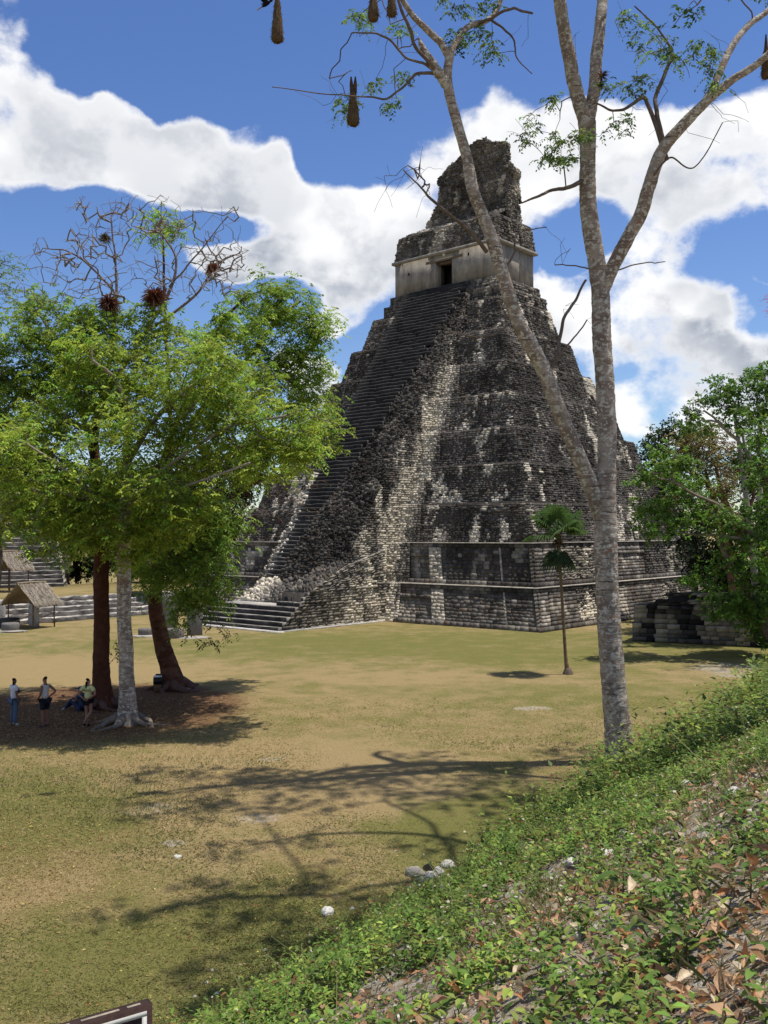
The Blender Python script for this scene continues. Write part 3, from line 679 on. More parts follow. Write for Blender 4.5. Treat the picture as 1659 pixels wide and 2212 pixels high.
def build_shrine():
    bx, hd, hw = 0.74, 3.13, 5.95; zb, zc, zr = 29.70, 32.90, 35.7
    # platform in two steps
    for (za, zd, e, c) in ((27.44, 28.75, 0.95, 0.0), (28.75, 29.70, 0.50, 0.0)):
        mb = MB(); mb.box((bx, 0, (za+zd)/2), (2*(hd+e)-.3, 2*(hw+e)-.3, zd-za), DARK); mb.build('platform', M['stone'], temple)
        X, Y = hd+e-.12, hw+e-.12
        for q in ([(bx-X, Y, za), (bx-X, -Y, za), (bx-X+.1, -Y+.1, zd), (bx-X+.1, Y-.1, zd)], [(bx-X, -Y, za), (bx+X, -Y, za), (bx+X-.1, -Y+.1, zd), (bx-X+.1, -Y+.1, zd)],
                  [(bx+X, -Y, za), (bx+X, Y, za), (bx+X-.1, Y-.1, zd), (bx+X-.1, -Y+.1, zd)]):
            lay(q, h=0.24, w=(0.25, 0.7), prot=(0.02, 0.15), jit=0.02, tilt=0.03, chamf=0.12, dark=1.1, streak=.6)
    wallc = (0.33, 0.295, 0.245); top = 3.2
    def wall(mb, x0, x1, y0, y1, z0, z1, col=wallc):
        mb.box(((x0+x1)/2+bx, (y0+y1)/2, (z0+z1)/2), (x1-x0, y1-y0, z1-z0), col)
    dw = 0.98                                          # half width of the doorway
    mb = MB()                                          # front wall with the doorway left open, side walls, rear wall
    def face(x0, x1, y0, y1, z0, z1, nx=14, nz=8):
        pass
    wall(mb, -hd, -hd+1.5, dw, hw, zb, zc); wall(mb, -hd, -hd+1.5, -hw, -dw, zb, zc); wall(mb, -hd, -hd+1.5, -dw, dw, zb+2.55, zc)
    wall(mb, -hd+1.5, 0.55, -hw, -hw+1.2, zb, zc); wall(mb, -hd+1.5, hd, hw-1.2, hw, zb, zc); wall(mb, 0.85, hd, -hw+.12, -hw+1.2, zb, zc); wall(mb, hd-1.0, hd, -hw+1.2, hw-1.2, zb, zc)
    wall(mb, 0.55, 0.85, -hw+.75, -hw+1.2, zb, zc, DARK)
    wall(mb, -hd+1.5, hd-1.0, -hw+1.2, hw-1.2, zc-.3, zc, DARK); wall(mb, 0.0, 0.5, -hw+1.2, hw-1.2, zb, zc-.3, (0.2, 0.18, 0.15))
    o = mb.build('wall', M['pale'], temple)
    mb = MB(); wall(mb, -hd-.05, -hd+1.0, -dw-1.25, dw+1.1, zb+2.55, zb+2.80, (0.19, 0.15, 0.11)); wall(mb, -hd+.25, -hd+1.4, -dw-.3, dw+.3, zb+2.40, zb+2.549, (0.16, 0.12, 0.09))
    mb.build('lintel', M['wood'], temple)
    mb = MB(); wall(mb, -hd+.55, -hd+.68, -dw, -dw+.16, zb, zb+2.4, (0.22, 0.19, 0.15)); wall(mb, -hd+.55, -hd+.68, dw-.16, dw, zb, zb+2.4, (0.22, 0.19, 0.15)); mb.build('door_frame', M['wood'], temple)
    mb = MB()
    for (y, z) in ((4.2, 31.75), (-2.9, 32.3)): mb.box((bx-hd, y, z), (0.1, 0.14, 0.26), (0.02, 0.018, 0.016))  # near-black blocks paint the shade inside small holes in the wall
    mb.build('socket_shade', M['stone'], temple)
    # cornice and sloping upper zone
    mb = MB(); mb.box((bx, 0, zc+.13), (2*hd+.5, 2*hw+.5, 0.26), (0.26, 0.235, 0.2)); mb.build('cornice', M['stone'], temple)
    X0, Y0, X1, Y1 = hd+.08, hw+.08, hd-.40, hw-.22
    mb = MB(); P = [(bx-X0+.15,-Y0+.15,zc+.26),(bx+X0-.15,-Y0+.15,zc+.26),(bx+X0-.15,Y0-.15,zc+.26),(bx-X0+.15,Y0-.15,zc+.26),(bx-X1+.15,-Y1+.15,zr),(bx+X1-.15,-Y1+.15,zr),(bx+X1-.15,Y1-.15,zr),(bx-X1+.15,Y1-.15,zr)]
    mb.add(P, [[0,1,5,4],[1,2,6,5],[2,3,7,6],[3,0,4,7],[4,5,6,7]], col=(0.075, 0.066, 0.056)); mb.build('roof', M['stone'], temple)
    kw = dict(h=0.20, w=(0.16, 0.5), prot=(0.0, 0.12), jit=0.02, tilt=0.035, gap=.01, chamf=0.10, bulge=0.12, dark=1.4, streak=.6, topcut=0.10)
    lay([(bx-X0, Y0, zc+.26), (bx-X0, -Y0, zc+.26), (bx-X1, -Y1, zr+.1), (bx-X1, Y1, zr+.1)], **kw)
    lay([(bx-X0, -Y0, zc+.26), (bx+.5, -Y0, zc+.26), (bx+.5, -Y1, zr+.1), (bx-X1, -Y1, zr+.1)], **kw)
    lay([(bx+.9, -Y0, zc+.26), (bx+X0, -Y0, zc+.26), (bx+X1, -Y1, zr+.1), (bx+.9, -Y1, zr+.1)], **kw)
    lay([(bx+X0, -Y0, zc+.26), (bx+X0, Y0, zc+.26), (bx+X1, Y1, zr+.1), (bx+X1, -Y1, zr+.1)], **kw)
    # roof comb: outline in the plane of its front (local y to the left, z), stepping in from both sides
    xf, xk = bx+0.05, bx+2.35
    prof = [(35.5, 4.75, -5.4), (36.6, 4.75, -5.4), (36.9, 4.25, -4.95), (38.3, 3.9, -4.9), (39.3, 3.4, -4.9), (40.6, 3.15, -4.85), (41.6, 3.2, -4.75), (41.9, 2.85, -4.2), (42.9, 2.5, -3.9), (43.6, 1.5, -3.85), (44.2, 0.6, -3.75), (44.7, -0.2, -3.3), (45.2, -0.9, -2.3), (45.5, -1.3, -2.0)]
    prof = np.array([(35.5,5.3,-5.0),(36.6,5.2,-5.0),(36.7,4.85,-5.0),(37.9,4.7,-5.0),(38.0,4.3,-5.0),(39.2,3.75,-5.0),(39.3,3.4,-4.95),(40.3,3.1,-4.95),(41.8,3.25,-4.95),(42.6,3.05,-4.9),(42.75,2.5,-4.9),(43.6,1.95,-4.8),(43.75,1.3,-4.8),(44.4,.6,-4.7),(44.5,.1,-3.4),(44.9,-.1,-2.9),(45.2,-.9,-2.6),(45.5,-1.4,-2.2)]); prof[:, 0] = 35.5+(prof[:, 0]-35.5)*.885; zs = np.linspace(35.5, 44.3, 41)
    yl = np.interp(zs, prof[:, 0], prof[:, 1]) + (fbm(np.stack([zs*1.3, zs*0, zs*0], -1), 3)-.5)*0.9
    yr = np.interp(zs, prof[:, 0], prof[:, 2]) + (fbm(np.stack([zs*1.3, zs*0+9, zs*0], -1), 3)-.5)*0.6
    V = []; fx = xf + 0.035*(zs-35.5); xk = np.interp(zs, [40.8, 41.3, 44.5], [xk, xk-1.3, xk-1.5])
    for k in range(len(zs)): V += [(fx[k]+.15, yl[k]-.15, zs[k]), (fx[k]+.15, yr[k]+.15, zs[k]), (xk[k]-.15, yr[k]+.15, zs[k]), (xk[k]-.15, yl[k]-.15, zs[k])]
    Q = []
    for k in range(len(zs)-1):
        a = 4*k; Q += [[a, a+1, a+5, a+4], [a+1, a+2, a+6, a+5], [a+2, a+3, a+7, a+6], [a+3, a, a+4, a+7]]
    e = 4*(len(zs)-1); Q.append([e, e+1, e+2, e+3])
    mk('roof_comb', np.array(V), np.array(Q), M['stone'], temple, np.tile(np.array([0.08, 0.075, 0.07]), (len(V), 1)))
    kw = dict(h=0.20, w=(0.16, 0.5), prot=(0.0, 0.14), jit=0.022, tilt=0.04, gap=.01, chamf=0.10, bulge=0.16, dark=1.5, streak=.7, drop=.02)
    for k in range(0, len(zs)-1):
        a, b = k, k+1
        lay([(fx[a], yl[a], zs[a]), (fx[a], yr[a], zs[a]), (fx[b], yr[b], zs[b]), (fx[b], yl[b], zs[b])], **kw)
        lay([(fx[a], yr[a], zs[a]), (xk[a], yr[a], zs[a]), (xk[b], yr[b], zs[b]), (fx[b], yr[b], zs[b])], **{**kw, 'bulge': .1})
        lay([(xk[a], yl[a], zs[a]), (fx[a], yl[a], zs[a]), (fx[b], yl[b], zs[b]), (xk[b], yl[b], zs[b])], **{**kw, 'bulge': .1})
    # rubble apron sloping from the roof up to the comb
    lay([(bx-X1+.2, 5.0, zr-.1), (bx-X1+.2, -5.4, zr-.1), (xf+.1, -5.0, 36.9), (xf+.1, 4.6, 36.9)], **kw)
build_shrine()

def flush_stones():
    V = np.concatenate([s[0] for s in STN]); c = np.concatenate([s[1] for s in STN]); rk = np.concatenate([s[2] for s in STN])
    ctr = V[:, 4:].mean(1); wpos = TCEN + ctr[:, :1]*TR + ctr[:, 1:2]*TL + ctr[:, 2:]*np.array([0, 0, 1])
    area = np.linalg.norm(np.cross(V[:, 5]-V[:, 4], V[:, 7]-V[:, 4]), axis=1)
    sc = area/(np.linalg.norm(wpos - np.array([0, 0, EYE]), axis=1)**2)*np.where(rk > 0, 1.0, 0.45)
    vis = (ctr[:, 0] < 13) & (ctr[:, 1] < 0) ; sc = sc*vis
    top = np.argsort(-sc)[:290]; rest = np.ones(len(V), bool); rest[top] = False
    for i in top:
        mk('stone', V[i]-ctr[i], STONE_F, M['stone'], temple, np.repeat(c[i][None], 8, 0), loc=ctr[i])
    Vr = V[rest].reshape(-1, 3); n = int(rest.sum())
    F = (np.arange(n)[:, None, None]*8 + STONE_F[None]).reshape(-1, 4)
    mk('rubble_facing', Vr, F, M['stone'], temple, np.repeat(c[rest], 8, 0), kind='stuff')
    print('temple stones', len(V))
flush_stones()
# ---------------------------------------------------------------- trees
class Tree:
    """nodes grown from traced limbs: every twig runs from the nearest wood to a point of the crown"""
    def __init__(s, seed=0): s.P = []; s.r = []; s.rng = np.random.default_rng(seed)
    def limb(s, pts, radii, n=None, wob=0.0):
        """pts: list of xyz, smooth; returns resampled path and radii"""
        A = np.c_[np.asarray(pts, float), np.asarray(radii, float)]
        n = n or max(6, len(pts)*4); Q = spline(A, n)
        if wob:
            L = np.linspace(0, 1, n)[:, None]
            Q[:, :3] += wob*(np.stack([fbm(np.c_[L*9+k*7.1, L*0+s.rng.random()*50, L*0], 3) for k in range(3)], -1)-0.5)*np.minimum(1, L*6)
        Q[:, 3] = np.maximum(Q[:, 3], 0.006)
        s.P.append(Q[:, :3]); s.r.append(Q[:, 3]); return Q
    def attach(s, pts, tip=0.007, seg=0.35, sag=0.0, wob=0.16, maxr=0.09, up=0.0):
        """greedy: each point joins the nearest wood; returns list of twig paths"""
        P = np.concatenate(s.P); r = np.concatenate(s.r); par = np.full(len(P), -1)
        base = P.mean(0)
        d0 = np.array([np.min(np.linalg.norm(P-q, axis=1)) for q in pts]); order = np.argsort(d0)
        cap = len(P) + sum(int(d/seg)+3 for d in d0)*2 + 50
        NP = np.zeros((cap+20000, 3)); NP[:len(P)] = P; nr = np.full(len(NP), 0.0); nr[:len(P)] = r; cnt = len(P)
        par = np.full(len(NP), -1); load = np.zeros(len(NP)); twigs = []
        n0 = cnt
        for qi in order:
            q = pts[qi]; D = np.linalg.norm(NP[:cnt]-q, axis=1) + 0.25*(np.arange(cnt) < n0)*0
            D = D + np.where(NP[:cnt, 2] > q[2]+0.3, (NP[:cnt, 2]-q[2])*up, 0)
            k = int(np.argmin(D)); L = np.linalg.norm(q-NP[k]); m = max(2, int(L/seg)+1)
            t = np.linspace(0, 1, m+1)[1:, None]
            mid = NP[k]*(1-t) + q*t; mid[:, 2] += (t*(1-t))[:, 0]*L*(0.12-sag)
            mid[:-1] += s.rng.normal(0, wob*min(L, 1.0)*0.28, (m-1, 3))
            ids = [k]+list(range(cnt, cnt+m)); NP[cnt:cnt+m] = mid; par[cnt] = k
            for j in range(1, m): par[cnt+j] = cnt+j-1
            cnt += m; twigs.append(ids)
        for ids in twigs:                                # pipe model: load flows to the wood
            j = ids[-1]
            while j >= n0: load[j] += 1; j = par[j]
        rr = np.where(np.arange(len(NP)) < n0, nr, np.minimum(tip*np.power(np.maximum(load, 1), 0.42), maxr))
        s.twigs = [(NP[i], np.r_[min(rr[i[0]], rr[i[1]]), rr[i[1:]]]) for i in twigs]
        return s.twigs

def leaf_quads(pos, axis, nrm, ln, wd):
    """rhombic leaflets: base, two sides, tip; slightly folded"""
    side = norm(np.cross(axis, nrm)); nn = norm(np.cross(side, axis))
    ln = ln[:, None]; wd = wd[:, None]
    a = pos; b = pos + axis*ln*0.45 + side*wd*0.5 + nn*wd*0.12; c = pos + axis*ln - nn*ln*0.10; d = pos + axis*ln*0.45 - side*wd*0.5 + nn*wd*0.12
    return np.stack([a, b, c, d], 1)
def sprays(pts, rng, per=5, nl=9, length=0.45, leaf=(0.10, 0.16), wide=0.42, droop=0.5, spread=0.25, base=(0.10, 0.16, 0.03), var=0.35, alt=None, altp=0.0, whorl=False, lift=0.0):
    """pinnate leaves round the given points; returns quads (n,4,3) and a colour for each leaflet"""
    pts = np.repeat(np.asarray(pts, float), per, 0); n = len(pts)
    p0 = pts + rng.normal(0, spread, (n, 3))*np.array([1, 1, 0.7])
    ax = unit3(n); ax[:, 2] = np.abs(ax[:, 2])*0.4 + rng.normal(0, 0.25, n) + lift; ax = norm(ax)
    L = length*rng.uniform(0.6, 1.2, n)
    t = np.linspace(0.15, 1, nl)[None, :, None]
    P = p0[:, None] + ax[:, None]*L[:, None, None]*t - np.array([0, 0, 1.])*(t**2)*(droop*L)[:, None, None]
    T = norm(ax[:, None] - np.array([0, 0, 2.])*t*droop)
    sd = norm(np.cross(T, np.array([0, 0, 1.])) + 1e-4); sg = np.where(np.arange(nl) % 2 == 0, 1., -1.)[None, :, None]
    if whorl:
        ang = rng.uniform(0, 6.28, (n, nl, 1)); up = np.cross(sd, T)
        A = norm(T*0.45 + sd*np.cos(ang) + up*np.sin(ang)*0.6 + rng.normal(0, 0.2, P.shape))
    else:
        A = norm(T*0.55 + sd*sg + rng.normal(0, 0.22, P.shape) - np.array([0, 0, 0.25]))
    Nn = norm(np.array([0, 0, 1.]) + rng.normal(0, 0.45, P.shape))
    P, A, Nn = P.reshape(-1, 3), A.reshape(-1, 3), Nn.reshape(-1, 3)
    ln = rng.uniform(leaf[0], leaf[1], len(P)); Q = leaf_quads(P, A, Nn, ln, ln*wide)
    f = (1 + rng.normal(0, var, n)).clip(0.45, 1.9); hue = rng.normal(0, 0.12, n)
    c = np.array(base)[None]*f[:, None]; c = c*np.stack([1+hue, 1+0*hue, 1-hue*0.5], -1)
    if alt is not None:
        k = rng.random(n) < altp; c[k] = np.array(alt)*f[k][:, None]
    c = c*(0.62+0.76*fbm(pts*0.55+3, 3))[:, None]
    c = np.repeat(c, nl, 0)*(1+rng.normal(0, 0.12, (n*nl, 1))).clip(0.6, 1.4)
    return Q, c.clip(0.004, 0.8)
def leaf_object(name, Q, c, parent, mat=None, kind='stuff'):
    n = len(Q); return mk(name, Q.reshape(-1, 3), np.arange(n*4).reshape(-1, 4), mat or M['leaf'], parent, np.repeat(c, 4, 0), kind=kind)
def twig_object(name, twigs, parent, col, k=4, kind='stuff'):
    mb = MB()
    for (p, r) in twigs:
        if len(p) > 2:
            q = spline(np.c_[p, r], 2*len(p)-1); p, r = q[:, :3], q[:, 3]
        mb.tube(p, np.maximum(r, 0.004), 3 if r.max() < .012 else k, np.array(col)*RNG.uniform(0.75, 1.25), cap=False)
    return mb.build(name, M['twig'], parent, smooth=True, kind=kind)
def bark_tube(name, Q, parent, col, k=14, rough=0.03, col2=None, bands=0.0, mat=None, flare=0.0):
    """Q: path + radius; bark tone broken by blotches and rings"""
    n = max(len(Q), int(np.linalg.norm(np.diff(Q[:, :3], axis=0), axis=1).sum()/0.07)); n = min(n, 300)
    t = np.linspace(0, len(Q)-1, n); Qi = np.stack([np.interp(t, np.arange(len(Q)), Q[:, j]) for j in range(4)], -1)
    r = Qi[:, 3].copy()
    if bands: r = r*(1 + bands*(RNG.random(n)-0.5))
    V, F, T = tube_geo(Qi[:, :3], r, k, 0.0)
    ctr = np.r_[np.repeat(Qi[:, :3], k, 0), Qi[-1:, :3]]
    lump = (fbm(V*np.array([5., 5., 3.5]), 3)-0.5)*rough*8
    V = ctr + (V-ctr)*(1+lump[:, None])
    if flare:
        h = V[:, 2]-Q[0, 2]; a = np.arctan2(V[:, 1]-Q[0, 1], V[:, 0]-Q[0, 0])
        w = np.exp(-np.maximum(h, 0)/0.45)*flare*(0.5+0.5*np.maximum(0, np.sin(a*5+1.3)))
        V[:, :2] = ctr[:, :2] + (V[:, :2]-ctr[:, :2])*(1+w[:, None])
    b = np.array(col)[None]*(0.65+0.8*fbm(V*np.array([3, 3, 5.]), 4))[:, None]
    if col2 is not None:
        f = sstep(fbm(V*np.array([4.2, 4.2, 5.0])+40, 3), 0.50, 0.60)[:, None]*.85; b = b*(1-f) + np.array(col2)*f
        g = sstep(fbm(V*np.array([1.2, 1.2, 9.])+80, 2), 0.60, 0.66)[:, None]; b = b*(1-0.45*g)
    return mk(name, V, [F, np.array(T)], mat or M['bark'], parent, b, smooth=True)
def blob_pts(blobs, dens, rng, shell=0.55):
    out = []
    for (c, r) in blobs:
        n = max(4, int(dens*r*r)); u = norm(rng.normal(size=(n, 3))); d = r*(shell + (1-shell)*rng.random((n, 1))**0.6)
        out.append(np.asarray(c) + u*d*np.array([1, 1, 0.85]))
    return np.concatenate(out)

def px(pts, Y):
    return [at(x, y, Y if np.isscalar(Y) else yy) for (x, y), yy in zip(pts, [Y]*len(pts) if np.isscalar(Y) else Y)]
def blobs_px(lst, Y, dy=0.0):
    return [(at(x, y, Y + RNG.normal(0, 1)*dy), r/FPX*Y) for (x, y, r) in lst]

# ---- the pale forked tree in front
def front_tree():
    Yb = 28.6; ppm = FPX/Yb
    b = G(1342, 1636); b[1] = Yb; b[2] = float(ground_z(b[0], b[1]))
    root = empty('forked_tree', b); tag(root, 'tall slender tree with mottled pale bark forking twice, nearly leafless, by the green bank', 'tree')
    bark, lich = (0.25, 0.195, 0.150), (0.44, 0.395, 0.325)
    T = Tree(3)
    def lp(lst):                     # (x, y, width px, depth offset)
        return [at(x, y, Yb+d) - b for (x, y, w, d) in lst], [w/2/FPX*(Yb+d) for (x, y, w, d) in lst]
    def add(name, lst, wob=0.06, bands=0.05, k=18, flare=0.0, parent=root):
        p, r = lp(lst); Q = T.limb(p, r, n=len(lst)*8, wob=wob)
        return bark_tube(name, Q, parent, bark, k, 0.022, lich, bands, flare=flare, mat=M['lichen_bark'])
    add('trunk', [(1343,1660,62,0),(1338,1600,58,0),(1328,1500,53,0),(1318,1380,50,0),(1311,1260,49,0),(1308,1150,50,0),(1309,1060,42,0),(1312,960,41,.05),(1308,850,40,.1),(1300,720,40,.15),(1298,640,40,.2),(1288,560,38,.2),(1274,470,38,.2),(1270,400,35,.2),(1270,330,34,.2),(1268,262,38,.2)], 0.05, 0.05, 24, flare=0.5)
    add('limb', [(1268,272,30,.2),(1246,200,30,.1),(1230,130,29,0),(1215,40,27,-.2),(1203,-60,25,-.5),(1196,-170,22,-1),(1150,-300,14,-2)])
    add('limb', [(1270,275,26,.2),(1284,190,27,.4),(1290,110,26,.6),(1301,0,23,1.0),(1310,-130,19,1.6),(1360,-290,12,2.2)])
    add('limb', [(1297,640,30,.2),(1318,590,30,.1),(1352,520,30,-.1),(1385,462,29,-.3),(1403,400,28,-.5),(1428,330,27,-.6),(1470,275,25,-.8),(1520,225,20,-1.0),(1580,175,17,-1.2),(1640,135,15,-1.4),(1720,60,12,-1.8)])
    add('limb', [(1448,305,20,-.7),(1500,245,18,-.3),(1538,195,16,.1),(1570,120,15,.5),(1610,60,13,.8),(1659,22,12,1.1),(1740,-60,8,1.6)])
    add('limb', [(1300,1118,36,0),(1284,1070,36,-.05),(1262,1015,34,-.2),(1238,960,33,-.4),(1208,885,33,-.6),(1180,810,32,-.8),(1150,750,34,-1.0),(1122,700,31,-1.1),(1100,640,30,-1.2),(1083,580,29,-1.3),(1064,520,28,-1.4),(1042,465,26,-1.5),(1021,410,27,-1.6),(1010,345,24,-1.6),(990,275,22,-1.7),(970,200,22,-1.8),(966,160,20,-1.8),(972,108,18,-1.8)])
    add('limb', [(970,125,16,-1.8),(950,92,15,-1.9),(920,62,14,-2.0),(885,25,12,-2.2),(850,-40,10,-2.6),(800,-140,7,-3.2)])
    add('limb', [(972,120,15,-1.8),(985,90,14,-1.6),(1010,60,13,-1.3),(1050,45,11,-1.0),(1075,20,10,-.8),(1095,-40,8,-.5),(1140,-140,5,0)])
    stub = add('broken_stub', [(968,188,22,-1.8),(948,158,22,-1.9),(930,132,19,-2.0),(915,108,15,-2.1),(904,82,5,-2.15)], 0.0, 0.3, 10)
    stub['label'] = 'dark splintered stub of a broken limb'
    for lst in ([(958,175,10,-1.8),(940,150,9,-2.0),(900,105,8,-2.3),(885,65,8,-2.5),(868,20,7,-2.7),(850,-50,6,-3)],
                [(950,165,7,-1.8),(920,140,6,-2.0),(880,125,5,-2.3),(845,90,5,-2.6),(800,72,4,-2.8),(762,70,3,-3)],
                [(948,160,8,-1.8),(918,158,7,-2.0),(890,168,6,-2.2),(862,195,5,-2.4),(835,215,5,-2.6),(805,212,4,-2.8),(760,210,3,-3.0),(690,202,2.5,-3.2),(585,188,2,-3.5)],
                [(1052,545,9,-1.4),(1030,520,9,-1.6),(1000,485,8,-1.9),(960,455,7,-2.2),(930,430,6,-2.4),(905,400,4,-2.6),(870,365,2.5,-2.8)],
                [(1082,590,6,-1.3),(1107,555,5,-1.1),(1112,520,4,-1.0),(1130,500,3,-.8),(1180,492,2,-.5)],
                [(1140,740,14,-1.0),(1120,690,10,-.8),(1110,650,7,-.7)],
                [(1185,800,11,-.8),(1205,770,9,-.6),(1210,725,8,-.4),(1222,680,7,-.3),(1245,645,6,-.1),(1265,605,5,.1)],
                [(1190,790,6,-.8),(1225,745,4,-.9),(1270,690,3,-1.0)],
                [(1180,790,6,-.8),(1178,750,5,-.9),(1190,725,3,-1.0)],
                [(1270,385,11,.2),(1225,405,9,-.2),(1190,412,7,-.4),(1160,425,6,-.6),(1120,440,3,-.8),(1090,450,2,-1)],
                [(1434,310,10,-.6),(1420,250,10,-.4),(1418,210,9,-.2),(1440,150,8,0),(1450,110,6,.2),(1420,60,4,.5),(1370,15,3,.8)],
                [(1440,345,12,-.6),(1400,225,9,-.4),(1380,215,8,-.5),(1340,240,6,-.6),(1290,225,4,-.8)],
                [(1405,395,6,-.5),(1420,370,5,-.8),(1450,340,4,-1.1),(1500,360,3,-1.4),(1560,265,2.4,-1.8)],
                [(1035,50,8,-1.2),(1060,40,7,-1.5),(1100,20,6,-1.9),(1150,30,5,-2.3)],
                [(1060,42,6,-1.0),(1085,60,5,-.8),(1110,85,4,-.6),(1115,125,3,-.4),(1150,160,2,-.2)],
                [(1100,700,5,-1.1),(1060,725,4,-1.4),(1000,722,3,-1.8),(930,700,2,-2.2)],
                [(1290,590,4,.2),(1250,575,3,0),(1200,573,2.4,-.2)], [(1310,598,4,.2),(1370,572,3,.4),(1435,566,2,.6)]):
        p, r = lp(lst); Q = T.limb(p, r, n=len(lst)*5, wob=0.10); bark_tube('branch', Q, root, (0.15, 0.115, 0.09), 7, 0.01)
    rng = np.random.default_rng(11)
    # leafy tips inside the frame, then the crown that stands above it
    tips = [(1000,15,16),(1030,70,14),(1000,100,12),(1050,90,12),(770,40,8),(772,45,8),(862,66,6),(745,215,12),(742,240,12),(800,190,9),(845,225,6),(870,170,4),(960,8,14),(1040,18,16),(1060,120,10),(985,75,8),
            (1380,92,16),(1400,60,12),(1440,110,16),(1470,130,18),(1500,100,14),(1420,130,14),(1395,165,10),(1350,40,8),(1520,150,10),(1555,190,10),(1540,120,8),
            (1130,292,10),(1180,295,16),(1210,300,14),(1250,290,14),(1180,335,8),(1215,345,6),(1300,300,14),(1340,260,12),(1310,190,10),(1360,190,8),(1190,210,8),(1150,280,12),
            (1225,340,6)]
    tp, base = [], []
    for (x, y, w) in tips:
        for q in range(3): tp.append(at(x+rng.normal(0, w), y+rng.normal(0, w*.8), Yb-0.8+rng.normal(0, 0.7)) - b)
    bare = []
    for (x, y, w, n) in ((870,370,45,12),(905,395,40,12),(860,420,60,8),(1200,260,70,14),(1340,250,80,16),(1430,120,90,22),(1540,230,70,12),(1180,560,60,8),(1230,690,50,8),(800,100,70,12),(720,190,80,8),(1120,100,50,8),(1300,120,70,10),(1600,250,60,8),(830,50,60,8)):
        for q in range(n): bare.append(at(x+rng.normal(0, w*.6), y+rng.normal(0, w*.5), Yb-0.8+rng.normal(0, 0.8)) - b)
    crown = [(at(x, y, Yb+d)-b, r) for (x, y, r, d) in ((1250,-190,1.5,-2),(1420,-210,1.5,1),(1600,-130,1.6,-1),(1700,-60,1.3,2),(1100,-170,1.5,-1),(1330,-330,1.6,-1),(1150,-330,1.6,-3),(980,-320,1.5,-4),(1500,-330,1.5,-3),(1650,-280,1.4,-3))]
    cp = blob_pts(crown, 9.0, rng, 0.3)
    T.attach(np.concatenate([np.array(bare), np.array(tp), cp]), tip=0.0055, seg=0.30, wob=0.11, maxr=0.07)
    twig_object('twigs', T.twigs, root, (0.13, 0.10, 0.08))
    Q1, c1 = sprays(np.array(tp), rng, per=6, nl=9, length=0.30, leaf=(0.07, 0.14), wide=0.5, droop=0.7, spread=0.10, base=(0.16, 0.25, 0.05), var=0.3, alt=(0.09, 0.14, 0.04), altp=0.3)
    Q2, c2 = sprays(cp, rng, per=4, nl=9, length=0.42, leaf=(0.11, 0.19), wide=0.5, droop=0.7, spread=0.22, base=(0.115, 0.17, 0.045), var=0.3)
    leaf_object('foliage', np.concatenate([Q1, Q2]), np.concatenate([c1, c2]), root)
    # straw-like shreds caught in the fork
    mb = MB(); f0 = at(1290, 1085, Yb-0.4) - b
    for q in range(46):
        p0 = f0 + rng.normal(0, 1, 3)*np.array([0.22, 0.1, 0.30]); d = np.array([rng.normal(0, .12), -.05, -rng.uniform(.1, .5)])
        mb.tube([p0, p0+d*.5+rng.normal(0, .03, 3), p0+d], [.008, .006, .003], 3, np.array([.36, .29, .19])*rng.uniform(.6, 1.2), cap=False)
    mb.build('fork_debris', M['fibre'], root, kind='stuff')
    return root, b
front_tree_obj, FT = front_tree()

